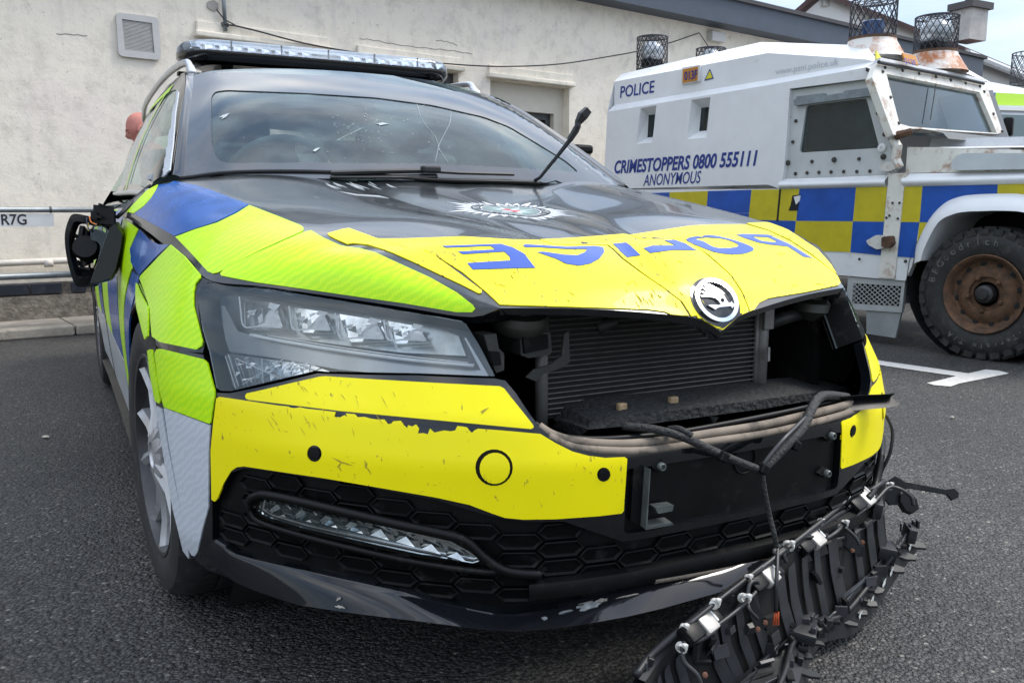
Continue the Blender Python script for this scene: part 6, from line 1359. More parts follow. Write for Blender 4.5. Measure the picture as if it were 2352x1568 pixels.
# --- lamp cages on their cones
WIRE = mat('cage_wire', (.028, .028, .036), .5, metal=.3, var=.2)
CLAMP = mat('dirty_lens', (.42, .45, .47), .25, metal=.5, var=.5, vs=14)
def cage(px, py0, py1, rpx, d, lamp='globe', cone=None, lab=0, nw=20):
    base = lr(px, py1, d); topz = lr(px, py0, d).z; dep = (base - CAM_LOC).dot(CF); r = rpx * dep / FPX; h = topz - base.z
    root = empty('lamp_cage', base); tpl(root)
    def ck(o): o.parent = root; o.matrix_parent_inverse = Matrix.Translation(-base); return o
    m = MB()
    for i in range(nw):
        for s in (1, -1):
            pts = []
            for k in range(13):
                t = k / 12; a = 2 * pi * i / nw + s * t * h / r * .62; pts.append(base + V((r * cos(a), r * sin(a), h * t)))
            m.tube(pts, .0032, 4, False)
    for rr, z in ((r, h), (r, 0), (r * .72, h * 1.0), (r * .45, h), (r * .2, h)): m.tube([base + V((rr * cos(2 * pi * i / 24), rr * sin(2 * pi * i / 24), z)) for i in range(25)], .0038 if rr < r else .007, 4, False)
    for i in range(8): a = 2 * pi * i / 8; m.tube([base + V((r * cos(a), r * sin(a), h)), base + V((.2 * r * cos(a + .5), .2 * r * sin(a + .5), h))], .003, 4, False)
    ck(tag(m.obj('wire_mesh', WIRE), kind='stuff'))
    m = MB()
    if lamp == 'globe':
        c = base + V((0, 0, h * .42)); m.lathe([(0, -.045), (r * .55, -.03), (r * .78, .02), (r * .72, .08), (r * .4, .13), (0, .14)], Matrix.Translation(c), 18); ck(m.obj('lamp', CLAMP, smooth=True)); m = MB(); m.box(c + V((.0, 0, -.06)), (r * 1.2, r * .9, .08), None, .015); m.tube([base, c], .02, 8); ck(m.obj('lamp_bracket', PLAST, smooth=30))
    else:
        c = base + V((0, 0, h * .24)); m.lathe([(r * .50, -h * .24), (r * .50, h * .24), (r * .44, h * .27), (0, h * .28)], Matrix.Translation(c), 18); ck(m.obj('lamp', mat('blue_lamp', (.012, .05, .16), .2, coat=.5), smooth=30))
    if cone:
        m = MB(); z2, r2 = cone; m.lathe([(r * 1.04, .012), (r * 1.06, -.01), (r * 1.10, -.02), (r2, z2)], Matrix.Translation(base), 28); ck(m.obj('cone', mat('rusty_cone', (.66, .63, .58), .5, var=.08, dirt_haze=1, dcol=(.36, .12, .03), ds=6, dthr=.46), smooth=30))
        m = MB(); m.lathe([(r * 1.03, .02), (r * 1.05, .02), (r * 1.05, -.005), (r * 1.03, -.005)], Matrix.Translation(base), 28); ck(m.obj('clamp_ring', RUST))
    return root
cage(2003, 5, 95, 50, .42, 'blue', (-.13, .24)); cage(2147, 42, 125, 46, 1.05, 'globe', (-.14, .24)); cage(1497, 88, 162, 35, .55, 'globe'); cage(1631, 114, 170, 33, 1.3, 'globe', None, 0, 16)
# far roof edge (grey second white facet), small fin at the right of the roof
# ================================================================ second police van behind
v0 = dp(2140, 260, 8.2); vn_ = empty('police_van', V((v0.x, v0.y, 0)), label='white police van with blue and lime band partly hidden behind the armoured truck', cat='van'); VLc = V((v0.x, v0.y, 0))
def vpl(o, par=None): o.parent = par or vn_; o.matrix_parent_inverse = Matrix.Translation(-VLc); return o
vd = (dp(2400, 262, 9.6) - v0); vd.z = 0; vd.normalize(); vi = V((-vd.y, vd.x, 0)); vi = vi if vi.dot(CF) > 0 else -vi
vnrm = -vi
def vp(px, py, o=0): return atpl(px, py, v0 + vi * o, vnrm)
def vpanel(name, pts, mt, off=0, th=.03): return vpl(patch(name, pts, lambda p: (vp(p[0], p[1], off), vnrm), mt, None, off=0, th=th, step=200))
VWHT = mat('van_white', (.70, .71, .72), .35, coat=.3, var=.04)
zt_ = vp(2300, 192).z; m = MB(); s0 = v0 - vd * .3
def vb(s, o, z): return V((s0.x, s0.y, 0)) + vd * s + vi * o + V((0, 0, z))
prof = [(0, .35), (0, zt_ - .18), (.12, zt_ + .03), (1.75, zt_ + .03), (1.88, zt_ - .18), (1.88, .35)]
m.grid([[vb(s, o, z) for o, z in prof] for s in (0, 2.2, 4.6)]); m.add([vb(0, o, z) for o, z in prof], [(0, 1, 2, 3, 4, 5)]); m.add([vb(4.6, o, z) for o, z in prof], [(5, 4, 3, 2, 1, 0)]); vpl(m.obj('van_body', VWHT, smooth=40))
vpanel('blue_panel', [(2250, 212), (2287, 213), (2284, 241), (2250, 238)], TBL, -.004, .004); vpanel('lime_panel', [(2288, 213), (2470, 222), (2470, 246), (2285, 241)], LIME, -.004, .004)
vpanel('window', [(2255, 262), (2470, 268), (2470, 330), (2255, 330)], TGL, -.004, .004); vpanel('white_rib', [(2250, 243), (2470, 249), (2470, 258), (2250, 252)], VWHT, -.03, .03)
m = MB(); c = vp(2316, 292, -.12); m.box(c, (.14, .10, .20), Matrix.Rotation(.5, 4, 'Z'), .03); vpl(m.obj('wing_mirror', PLAST, smooth=30))
m = MB()
for s in (.6, 3.9):
    for o in (-.02, 1.70):
        mm_ = MB(); mm_.lathe([(0, 0), (.2, .0), (.33, .01), (.34, .05), (.34, .2), (0, .2)], frame(vb(s, o, .34), vi), 24); vpl(mm_.obj('wheel', RUB, smooth=35))
# its own wire cage at the edge of the picture
def vcage():
    b = vp(2362, 192, .3); r = .19; h = .34; m = MB()
    for i in range(18):
        for s in (1, -1): m.tube([b + V((r * cos(2 * pi * i / 18 + s * t / 8 * 1.1), r * sin(2 * pi * i / 18 + s * t / 8 * 1.1), h * t / 8)) for t in range(9)], .004, 4, False)
    for z in (0, h): m.tube([b + V((r * cos(2 * pi * i / 24), r * sin(2 * pi * i / 24), z)) for i in range(25)], .007, 4, False)
    vpl(tag(m.obj('lamp_cage', WIRE), kind='stuff'))
vcage()
# ================================================================ light bar, rails, wipers
LBAR = empty('light_bar', (0, 1.76, 1.53)); LBAR.parent = car
def lb(o): o.parent = LBAR; o.matrix_parent_inverse = Matrix.Translation((0, -1.76, -1.53)); return o
def lbo(s, k=1.0, w=.15, L=.592, n=10):             # plan outline of the bar
    o = []
    for sg, a0 in ((1, -pi / 2), (-1, pi / 2)):
        for i in range(n + 1): a = a0 + pi * i / n; o.append((sg * (L - w * .75) * 1 + (w * .75) * cos(a) * 1, w * sin(a)) if sg > 0 else (-(L - w * .75) + w * .75 * cos(a), w * sin(a)))
    return [(x * s, y * k + .012 * (1 - (x / .6) ** 2) * -2 + 1.76) for x, y in o]
m = MB(); sec = [(1.484, .86, .80), (1.494, .97, .94), (1.515, 1.0, 1.0), (1.533, 1.0, 1.0)]
m.grid([[V((x, y, z)) for x, y in lbo(s, k)] for z, s, k in sec], True); b = lbo(.86, .80); m.add([V((x, y, 1.484)) for x, y in b], [tuple(reversed(range(len(b))))]); t = lbo(.97, .95); m.add([V((x, y, 1.531)) for x, y in t], [tuple(range(len(t)))])
lb(m.obj('bar_base', BLACK, smooth=40))
CLR = glass('lightbar_lens', (.95, .97, .99), .02, 1.5, .50, (.62, .63, .66))  # strong pale haze painted into the lens so it looks bright
m = MB(); m.grid([[V((x, y, z)) for x, y in lbo(s, k)] for z, s, k in ((1.534, .998, .998), (1.558, .99, .985), (1.572, .97, .94), (1.578, .93, .84))], True); b = lbo(.93, .84); m.add([V((x, y, 1.578)) for x, y in b], [tuple(range(len(b)))]); lb(m.obj('bar_lens', CLR, smooth=50))
random.seed(4)
REFL = mat('led_reflector', (.62, .66, .72), .16, metal=.9, var=.35, vs=60); LTR = mat('lens_tray', (.62, .64, .68), .4, var=.15, vs=30)
m = MB(); t = lbo(.96, .90); m.add([V((x, y, 1.536)) for x, y in t], [tuple(range(len(t)))]); lb(m.obj('tray', LTR)); m = MB(); m.box((0, 1.78, 1.553), (1.02, .06, .030)); lb(m.obj('lens_brightener', LTR))  # white core block added inside to make the lens look brighter
for i in range(20):
    x = -.53 + 1.06 * i / 19
    if i in (9, 10): continue
    m = MB(); y = 1.76 - .118 + .0
    m.add([V((x - .022, y, 1.538)), V((x + .022, y, 1.538)), V((x + .018, y + .03, 1.568)), V((x - .018, y + .03, 1.568)), V((x - .008, y - .006, 1.545)), V((x + .008, y - .006, 1.545)), V((x + .006, y + .012, 1.560)), V((x - .006, y + .012, 1.560))], [(0, 1, 5, 4), (1, 2, 6, 5), (2, 3, 7, 6), (3, 0, 4, 7), (4, 5, 6, 7)]); lb(m.obj('led_module', REFL))
for x in (-.40, -.2, -.003, .2, .40):
    m = MB(); m.box((x, 1.76 - .147, 1.556), (.004, .012, .036)); lb(m.obj('lens_joint', mat('joint_dark', (.10, .11, .12), .4)))
for s in (-1, 1): m = MB(); m.box((s * .40, 1.76, 1.466), (.05, .10, .05), None, .008); m.box((s * .52, 1.76, 1.455), (.14, .05, .012)); lb(m.obj('bar_bracket', PLAST))
rails = []
for s in (-1, 1):
    m = MB(); pts = [(s * .585, 1.40, 1.405), (s * .588, 1.44, 1.440), (s * .592, 1.52, 1.462), (s * .598, 1.9, 1.482), (s * .600, 2.4, 1.485), (s * .595, 3.0, 1.47), (s * .58, 3.3, 1.44), (s * .57, 3.36, 1.39)]
    m.tube(crv(pts, 4), [.010, .011, .012, .013, .014, .016] + [.016] * 19 + [.014, .012, .010, .009][:4] if False else .013, 10); m.box((s * .586, 1.415, 1.415), (.03, .07, .035), Matrix.Rotation(.5, 4, 'X'), .008); m.obj('roof_rail', SILV, car, smooth=True)
WIP = mat('wiper_black', (.012, .013, .014), .5, var=.2)
def onW(px, py, o): P, n = WIN.px((px, py)); return P + n * o
m = MB(); m.tube([onW(x, y, .014) for x, y in ((759, 407), (850, 404), (935, 402), (985, 401))], .0075, 6); m.tube([onW(x, y, .006) for x, y in ((759, 411), (900, 411), (1000, 410))], .004, 5)
c = onW(986, 402, .02); m.box(c, (.06, .03, .022), None, .006); m.tube([onW(x, y, .018) for x, y in ((985, 405), (1050, 409), (1176, 412))], .005, 6); m.obj('wiper', WIP, car)
b0 = onW(1224, 424, .0); db = (b0 - CAM_LOC).dot(CF)
m = MB(); m.tube([b0, dpx(1240, 408, db - .02), dpx(1283, 355, db - .05), dpx(1312, 318, db - .07)], [.0055, .0055, .0065, .008], 6); m.tube([dpx(1308, 322, db - .07), dpx(1322, 300, db - .075), dpx(1327, 290, db - .08), dpx(1328, 276, db - .08)], [.010, .0115, .0105, .010], 6)
m.tube([dpx(1328, 282, db - .08), dpx(1338, 266, db - .08), dpx(1351, 252, db - .08)], [.012, .019, .015], 4); m.obj('broken_wiper', WIP, car)
m = MB(); cq = [onW(x, y, .002) for x, y in ((405, 416), (545, 412), (760, 413), (1000, 416), (1200, 422), (1435, 434))]; m.tube(crv(cq, 4), .008, 6); m.obj('scuttle_seal', PLAST, car, smooth=True)
# ================================================================ dangling door mirror
D0 = 2.36
mr = empty('wing_mirror', dpx(215, 560, D0), label='smashed black door mirror dangling by its wires beside the front wing', cat='wing mirror'); ML = dpx(215, 560, D0)
def mp2(x, y, d=0): return dpx(x, y, D0 + d)
ring = [(172, 494), (159, 511), (152, 540), (154, 577), (162, 616), (176, 653), (196, 654), (213, 651), (222, 626), (236, 586), (248, 548), (258, 520), (240, 505), (210, 500)]
rp = crv([mp2(x, y, -.02 + .0006 * (x - 150)) for x, y in ring], 4, True); rc_ = sum(rp, V((0, 0, 0))) / len(rp)
m = MB(); o1 = [rc_ + (p - rc_) * 1.03 for p in rp]; o2 = [rc_ + (p - rc_) * .80 for p in rp]
m.grid([[p + CF * .03 for p in o1], [p - CF * .004 for p in o1], [p - CF * .008 for p in o2], [rc_ + (p - rc_) * .76 + CF * .02 for p in rp]], True)
place(m.obj('mirror_frame', PLAST, smooth=40), mr, ML)
lowc = [rc_ + (p - rc_) * .9 + CF * .035 for p in rp if pj(p)[1] > 612]; m = MB(); m.add(lowc, [tuple(range(len(lowc)))]); place(m.obj('mirror_cup', PLAST), mr, ML)
sh = [(267, 510), (283, 536), (279, 570), (266, 622), (252, 643), (218, 653), (204, 655), (212, 630), (228, 590), (240, 552), (252, 520)]
m = MB(); a = [mp2(x, y, -.03) for x, y in sh]; b = [mp2(x + (6 if x > 250 else 4), y, .03) for x, y in sh]; c = [mp2(x * .8 + 50, y * .8 + 116, .08) for x, y in sh]; a0 = [mp2(x * .94 + 14.6, y * .94 + 35, -.045) for x, y in sh]
m.grid([a0, a, b, c], True); n = len(sh); m.add(a0, [tuple(range(n))]); m.add(c, [tuple(reversed(range(n)))]); place(m.obj('mirror_shell', mat('mirror_black', (.004, .006, .004), .28, spec=.35, var=.2), smooth=35), mr, ML)
m = MB()
for (x0, y0, x1, y1, d0, d1) in ((214, 470, 262, 516, -.02, .05), (208, 484, 222, 505, -.03, .0), (226, 466, 240, 474, -.03, .02), (184, 520, 200, 590, .0, .03), (240, 480, 266, 522, -.01, .03), (218, 492, 232, 502, -.035, -.01)):
    q = [mp2(x0, y0, d0), mp2(x1, y0 + 4, d0), mp2(x1 + 1, y1, d0), mp2(x0, y1 - 3, d0)]; r = [mp2(x0, y0, d1), mp2(x1, y0 + 4, d1), mp2(x1 + 1, y1, d1), mp2(x0, y1 - 3, d1)]; m.add(q + r, [(0, 1, 2, 3), (7, 6, 5, 4), (0, 4, 5, 1), (1, 5, 6, 2), (2, 6, 7, 3), (3, 7, 4, 0)])
place(m.obj('hinge_block', PLAST), mr, ML)
m = MB(); m.lathe([(.0, -.022), (.012, -.022), (.016, -.012), (.034, -.010), (.036, .015), (.03, .03), (0, .03)], frame(mp2(200, 572, -.005), -CF + V((.3, 0, .1))), 18); m.lathe([(.02, -.06), (.026, -.03), (.024, .0)], frame(mp2(200, 548, .0), -CF + V((-.2, 0, -.2))), 12)
for y0, y1 in ((520, 600), (540, 610)): m.tube([mp2(190, y0, .0), mp2(182, (y0 + y1) / 2, -.01), mp2(196, y1, -.01)], .008, 6)
for a_, b_ in (((176, 600), (190, 612)), ((196, 604), (214, 598)), ((182, 614), (206, 620)), ((172, 540), (184, 548)), ((170, 566), (182, 572))): m.tube([mp2(*a_, -.01), mp2(*b_, 0)], .006, 5)
place(m.obj('mirror_motor', PLAST, smooth=35), mr, ML)
m = MB(); q = crv([mp2(x, y, -.035) for x, y in ((212, 520), (232, 518), (248, 528), (252, 545), (246, 575), (234, 610), (222, 640), (216, 648), (224, 600), (230, 570), (224, 556), (208, 548))], 3, True); n = len(q); m.add(q + [p + CF * .012 for p in q], [tuple(range(n))] + [(i, (i + 1) % n, n + (i + 1) % n, n + i) for i in range(n)]); place(m.obj('indicator_lens', glass('smoked_lens', (.5, .55, .5), .03, 1.5, .2)), mr, ML)
for col, pts in (((.55, .16, .03), [(205, 497), (209, 510), (222, 516)]), ((.03, .05, .10), [(199, 500), (200, 516), (206, 530)]), ((.35, .25, .02), [(203, 512), (202, 524), (204, 531)])):
    m = MB(); m.tube(crv([mp2(x, y, -.045) for x, y in pts], 4), .0018, 5); place(m.obj('wire', mat('wire_%d' % int(col[0] * 100), col, .5), smooth=True), mr, ML)
m = MB(); m.tube(crv([FAS.px((367, 414))[0] + V((-.02, 0, .01)), mp2(345, 428, .1), mp2(310, 458, .06), mp2(283, 486, .02), mp2(268, 500, .02)], 4), .006, 6); place(m.obj('lead', CAB, smooth=True), mr, ML)
m = MB()
for q in ([(336, 404), (352, 398), (362, 404), (350, 410), (338, 414)], [(350, 402), (362, 396), (366, 408), (356, 414)]):
    a = [at(x, y, 1, .70) for x, y in q]; b = [p + V((.01, .03, 0)) for p in a]; n = len(a); m.add(a + b, [tuple(range(n)), tuple(range(2 * n - 1, n - 1, -1))] + [(i, (i + 1) % n, n + (i + 1) % n, n + i) for i in range(n)])
m.obj('mirror_stump', SILV, car)
# ================================================================ torn grille trim lying in front of the car
TR = mat('trim_black', (.012, .013, .015), .46, spec=.35, var=.22, vs=16, dirt_haze=.5, dcol=(.06, .055, .048), ds=16, dthr=.58); TRB = mat('trim_rib', (.028, .03, .034), .42, var=.25, vs=30); TRG = mat('trim_gloss', (.03, .035, .045), .18, coat=.4, var=.2, vs=12)
RimP = crv([dpx(x, y, d) for x, y, d in ((1470, 1560, 1.38), (1512, 1506, 1.42), (1610, 1422, 1.46), (1700, 1352, 1.52), (1790, 1288, 1.60), (1870, 1228, 1.69), (1960, 1164, 1.80), (2032, 1112, 1.88))], 6)
OutP = crv([dpx(x, y, d) for x, y, d in ((1800, 1660, 1.43), (1838, 1560, 1.55), (1846, 1492, 1.65), (1880, 1448, 1.72), (1950, 1428, 1.78), (2000, 1372, 1.86), (2050, 1300, 1.94), (2102, 1232, 2.02))], 6)
K = len(RimP); OO = V(RimP[K // 2]); OO.z = 0
gt_ = empty('grille_trim', OO, label='broken black grille trim lying upside down on the tarmac before the bumper, with grey sensor blocks', cat='grille trim')
def gp(o): return place(o, gt_, OO)
rows = [[] for _ in range(10)]
for i in range(K):
    R, O = RimP[i], OutP[i]; ax = (O - R); flat = V((ax.x, ax.y, 0)); L_ = flat.length; f = flat / L_; Rz = R.z; Oz = O.z
    def pt(t, z): q = R + flat * t; return V((q.x, q.y, z))
    k = .95 + .1 * sin(i * .7)
    prof_ = [(-.06, Rz - .10), (-.07, Rz - .012), (-.03, Rz + .004), (.035, Rz - .004), (.055, Rz - .075), (.22, Rz + (Oz - Rz) * .5 - .10 * k), (.62, Oz + (Rz - Oz) * .12), (.84, Oz + .012), (.88, Oz + .022), (1.0, Oz + .004)]
    for j, (t, z) in enumerate(prof_): rows[j].append(pt(t, z))
m = MB(); m.grid(rows[:4]); gp(m.obj('rim_shell', TR, smooth=35))
m = MB(); m.grid(rows[3:7]); gp(m.obj('trough', DARKG, smooth=35))  # hollow of the moulding coloured near-black in place of its shade
m = MB(); m.grid(rows[6:]); m.grid([rows[-1], [p + V((.012, -.006, -.03)) for p in rows[-1]]]); gp(m.obj('floor_panel', TR, smooth=35))
tsf = Surf(rows)
if tsf.n[len(tsf.n) // 2].z < 0: tsf = Surf(rows, True)
def tt(i, t):                                        # point on the trim at station i (0..1), across t (row units)
    s = i * (K - 1); a = int(min(s, K - 2)); k = s - a; j = int(min(t, 8.999)); u = t - j
    return (rows[j][a].lerp(rows[j][a + 1], k)).lerp(rows[j + 1][a].lerp(rows[j + 1][a + 1], k), u)
random.seed(61)
up = V((0, 0, 1))
for i in range(19):                                  # slats down the trough wall
    if i in (4, 9, 15): continue
    s = .03 + .93 * i / 18 + random.uniform(-.008, .008); ds_ = .009 + .005 * random.random(); lean = random.uniform(.012, .04)
    q = []
    for t, l in ((3.35, 0), (4.2, .3), (5.0, .65), (5.9, 1.0)):
        for d in (-ds_, ds_): q.append(tt(min(.999, max(0, s + d + lean * l)), t) + up * (.010 + .004 * (d > 0)) + V((.004, -.006, 0)))
    q2 = [p - up * .012 for p in q]
    m = MB(); m.add(q + q2, [(0, 1, 3, 2), (2, 3, 5, 4), (4, 5, 7, 6), (1, 9, 11, 3), (3, 11, 13, 5), (5, 13, 15, 7), (8, 0, 2, 10), (10, 2, 4, 12), (12, 4, 6, 14), (0, 8, 9, 1)]); gp(m.obj('rib', TRB))
for i in range(9):                                   # slots in the floor: flat near-black patches for their shade
    s = .08 + .86 * i / 8.6; q = []
    for k in range(12):
        a = 2 * pi * k / 12; q.append(tt(min(.999, max(0, s + .011 * cos(a))), 6.15 + .62 * sin(a)))
    m = MB(); m.add([p + V((0, 0, .003)) for p in q], [tuple(range(12))] if area2([(p.x, p.y) for p in q]) > 0 else [tuple(reversed(range(12)))]); gp(m.obj('slot', DARKG))
    if i % 2 == 0:
        c = tt(s + .05, 8.4); m = MB(); m.box(c + V((0, 0, .004)), (.034, .014, .008), Matrix.Rotation(.9, 4, 'Z'), .002); gp(m.obj('clip_slot', DARKG))
m = MB(); m.tube([p + V((0, 0, .004)) for p in rows[2]], .007, 8); gp(m.obj('rim_rail', TR, smooth=True))
m = MB(); m.tube([p + V((.0, 0, .002)) for p in rows[8]], .006, 6); gp(m.obj('flange_rail', TR, smooth=True))
CHI = mat('chipped_edge', (.45, .47, .46), .6, var=.4, vs=120)
for s in (.62, .70, .78, .83, .95):
    m = MB(); q = [tt(s + d, 9 - 1e-4) + V((.006, -.004, .001 + z)) for d, z in ((-.012, -.002), (.0, .003), (.014, .002), (.010, -.010), (-.006, -.012))]; m.add(q, [(0, 1, 2, 3, 4)]); gp(m.obj('chip', CHI))
# jumble at the far end, connector block
random.seed(77)
for i in range(46):                                  # broken webs and lugs inside the trough
    s = random.uniform(.03, .97); t = random.uniform(3.3, 6.6); c = tt(s, t)
    m = MB(); m.box(c + V((.004, -.008, .008)), (random.uniform(.008, .035), random.uniform(.004, .012), random.uniform(.008, .03)), Matrix.Rotation(random.uniform(-.6, 1.4), 4, 'Z') @ Matrix.Rotation(random.uniform(-.7, .7), 4, 'X'), .001); gp(m.obj('broken_web', random.choice((TR, TRB, DARKG))))
for c, d, r in ((tt(.93, 3.2) + V((.02, 0, -.01)), (.09, .02, .035), .7), (tt(.965, 5.2) + V((0, 0, .02)), (.06, .04, .03), .9), (tt(.985, 8.0), (.055, .02, .035), .9), (tt(.45, 6.3) + V((0, 0, .012)), (.085, .06, .022), .75), (tt(.42, 7.0) + V((0, 0, .010)), (.045, .04, .03), .75), (tt(.46, 8.3), (.07, .035, .018), .3), (tt(.30, 8.6), (.04, .022, .014), 1.0)):
    m = MB(); m.box(c, d, Matrix.Rotation(r, 4, 'Z') @ Matrix.Rotation(.15, 4, 'X'), .004); gp(m.obj('moulded_block', TR, smooth=30))
    for k in range(4):
        m = MB(); m.box(c + V((random.uniform(-1, 1) * d[0] * .5, random.uniform(-1, 1) * d[1] * .6, d[2] * .5)), (d[0] * random.uniform(.12, .3), d[1] * random.uniform(.15, .35), .012 + random.random() * .012), Matrix.Rotation(r + random.uniform(-.3, .3), 4, 'Z'), .002); gp(m.obj('clip_lug', TRB))
for i in range(26):                                  # lugs, webs and torn tabs along the flange and the rim
    s = random.uniform(.03, .98); t = random.choice((2.2, 2.9, 7.4, 8.2, 8.8)); c = tt(s, t)
    m = MB(); m.box(c + V((0, 0, .004)), (random.uniform(.012, .03), random.uniform(.006, .012), random.uniform(.01, .022)), Matrix.Rotation(random.uniform(.5, 1.1), 4, 'Z') @ Matrix.Rotation(random.uniform(-.4, .4), 4, 'X'), .0015); gp(m.obj('clip_lug', random.choice((TR, TRB))))
for i in range(14):                                  # torn teeth on the outer edge
    s = .04 + .94 * i / 13 + random.uniform(-.02, .02); a, b = tt(max(0, s - .012), 8.99), tt(min(.999, s + .014), 8.99); o_ = V((.75, -.45, -.3)) * random.uniform(.012, .045)
    m = MB(); q = [a, b, b + o_ * random.uniform(.5, 1), a.lerp(b, .4) + o_, a + o_ * .5]; m.add(q + [p - V((0, 0, .005)) for p in q], [(0, 1, 2, 3, 4), (9, 8, 7, 6, 5)] + [(k, 5 + k, 5 + (k + 1) % 5, (k + 1) % 5) for k in range(5)]); gp(m.obj('torn_tooth', TR))
m = MB(); q = [dpx(x, y, z) for x, y, z in ((1958, 1208, 1.80), (2024, 1160, 1.88), (2036, 1166, 1.89), (2030, 1182, 1.88), (1966, 1226, 1.80))]; m.add(q + [p + V((.01, .012, -.012)) for p in q], [(0, 4, 3, 2, 1)] + [(i, (i + 1) % 5, 5 + (i + 1) % 5, 5 + i) for i in range(5)]); gp(m.obj('gloss_strip', TRG))
def blade(name, pts, d, mt=TR, th=.008):
    q = [dpx(x, y, d) for x, y in pts]; b = [p + CF * th + V((0, 0, -th * .4)) for p in q]; n = len(q); t = tess([(x, -y) for x, y in pts]); m = MB(); m.add(q + b, [tuple(f) for f in t] + [tuple(i + n for i in reversed(f)) for f in t] + [((i + 1) % n, i, n + i, n + (i + 1) % n) for i in range(n)]); return gp(m.obj(name, mt))
blade('torn_arm', [(2022, 1116), (2056, 1093), (2068, 1099), (2080, 1107), (2100, 1110), (2172, 1124), (2192, 1121), (2203, 1132), (2201, 1142), (2188, 1148), (2176, 1134), (2092, 1120), (2070, 1124), (2066, 1158), (2044, 1158), (2030, 1140)], 1.95)
blade('torn_tab', [(2070, 1134), (2086, 1126), (2106, 1146), (2111, 1168), (2098, 1178), (2082, 1172), (2068, 1150)], 1.94, TR, .02)
for pts in ([(1918, 1216), (1940, 1208), (1962, 1226), (1978, 1256), (1974, 1272), (1952, 1266), (1932, 1242)], [(1712, 1380), (1730, 1372), (1752, 1410), (1760, 1440), (1740, 1446), (1724, 1416)]):
    blade('hanging_tab', pts, dpx(*pts[0], 1).length * 0 + ((tt(.86 if pts[0][0] > 1800 else .45, 3) - CAM_LOC).dot(CF) - .02), TR, .006)
RSC = mat('rusty_screw', (.16, .07, .04), .8, var=.3)
for x, y, s in ((1957, 1263, .86), (1980, 1244, .88), (1740, 1443, .45), (1757, 1428, .46), (1619, 1548, .1)):
    c = dpx(x, y, (tt(s, 3) - CAM_LOC).dot(CF) - .03); m = MB(); m.lathe([(.0045, 0), (.0045, .004), (0, .005)], frame(c, -CF), 8); gp(m.obj('screw', RSC))
# sensor blocks along the rim
ALB = mat('cast_alloy_block', (.42, .40, .37), .45, metal=.35, var=.15, vs=30)
def rimpt(x, y, o=.0):                               # nearest rim depth for a picture point
    best = min(((pj(p)[0] - x) ** 2 + (pj(p)[1] - y) ** 2, (p - CAM_LOC).dot(CF)) for p in RimP); return dpx(x, y, best[1] - o)
for x, y in ((1622, 1432), (1765, 1322), (1872, 1238), (1988, 1146)):
    c = rimpt(x, y, .012); tdir = (RimP[-1] - RimP[0]).normalized(); zz = V((.1, -.6, .8)).normalized(); F4 = frame(c, zz, tdir)
    m = MB(); m.box((0, 0, 0), (.034, .036, .02), None, .004); m.v = [F4 @ v for v in m.v]; sb = gp(m.obj('sensor_block', ALB, smooth=40))
    m = MB(); m.box((-.036, .004, -.004), (.04, .034, .022), None, .004); m.box((.03, .002, -.003), (.022, .03, .018), None, .004); m.v = [F4 @ v for v in m.v]; gp(m.obj('sensor_shoulder', PLAST, smooth=40))
    m = MB(); m.box((.02, .006, .006), (.005, .030, .008), None, .002); m.v = [F4 @ v for v in m.v]; gp(m.obj('white_edge', mat('white_nylon', (.66, .66, .64), .45)))
# ---- loom: cables, tape wrapped arms and clips
lm_ = empty('wiring_loom', at(1750, 1078, 1, -.98), label='black wiring loom hanging from the open grille down to the broken trim', cat='wiring'); LL = at(1750, 1078, 1, -.98)
TAPE = mat('loom_tape', (.016, .016, .016), .7, var=.3, vs=30, bump=.6, bs=160); CBL = mat('loom_cable', (.022, .023, .024), .45, var=.2)
def yv(pts, r, nm='cable', mt=CBL): m = MB(); m.tube(crv([at(x, y, 1, d) for x, y, d in pts], 6), r, 7); return place(m.obj(nm, mt, smooth=True), lm_, LL)
yv([(1430, 979, -.86), (1500, 985, -.90), (1570, 1004, -.93), (1640, 1036, -.96), (1700, 1062, -.975), (1748, 1080, -.98)], .0075, 'taped_loom', TAPE)
yv([(1535, 984, -.90), (1560, 984, -.92), (1590, 1000, -.94)], .005, 'taped_loom', TAPE)
yv([(1945, 912, -.86), (1905, 908, -.88), (1880, 914, -.90), (1862, 944, -.93), (1845, 980, -.95), (1810, 1018, -.97), (1752, 1076, -.98)], .0095, 'taped_loom', TAPE)
yv([(1850, 958, -.94), (1828, 980, -.96), (1800, 1008, -.98), (1765, 1050, -.985), (1750, 1074, -.985)], .004)
yv([(1750, 1078, -.98), (1757, 1130, -.985), (1768, 1185, -.99), (1778, 1225, -1.0), (1784, 1256, -1.0)], .0045, 'taped_loom', TAPE)
for x, y, yy in ((1752, 1076, -.985), (1660, 1048, -.97), (1826, 1022, -.97)): m = MB(); m.box(at(x, y, 1, yy), (.016, .018, .018), Matrix.Rotation(.5, 4, 'Y'), .003); place(m.obj('connector', PLAST), lm_, LL)
def rv(pts, r, nm='cable', mt=CBL, o=.02):
    m = MB(); m.tube(crv([rimpt(x, y, o) if len(p_) < 3 else dpx(x, y, p_[2]) for p_ in pts for x, y in (p_[:2],)], 6), r, 6); return place(m.obj(nm, mt, smooth=True), lm_, LL)
for k in range(3): rv([(2010 + 2 * k, 960, 1.86), (1995 + 4 * k, 1015, 1.86), (1978 + 3 * k, 1065, 1.88), (1962 + 2 * k, 1108, 1.92), (1952, 1140), (1900 + k, 1184), (1820, 1246 + k)], .0036)
rv([(2034, 950, 1.9), (2050, 990, 1.9), (2044, 1040, 1.9), (2024, 1085, 1.92), (2018, 1120, 1.98), (2024, 1160, 2.0)], .004)
rv([(1571, 1450), (1572, 1440), (1643, 1384), (1718, 1328), (1800, 1264), (1883, 1199), (1944, 1150)], .005)
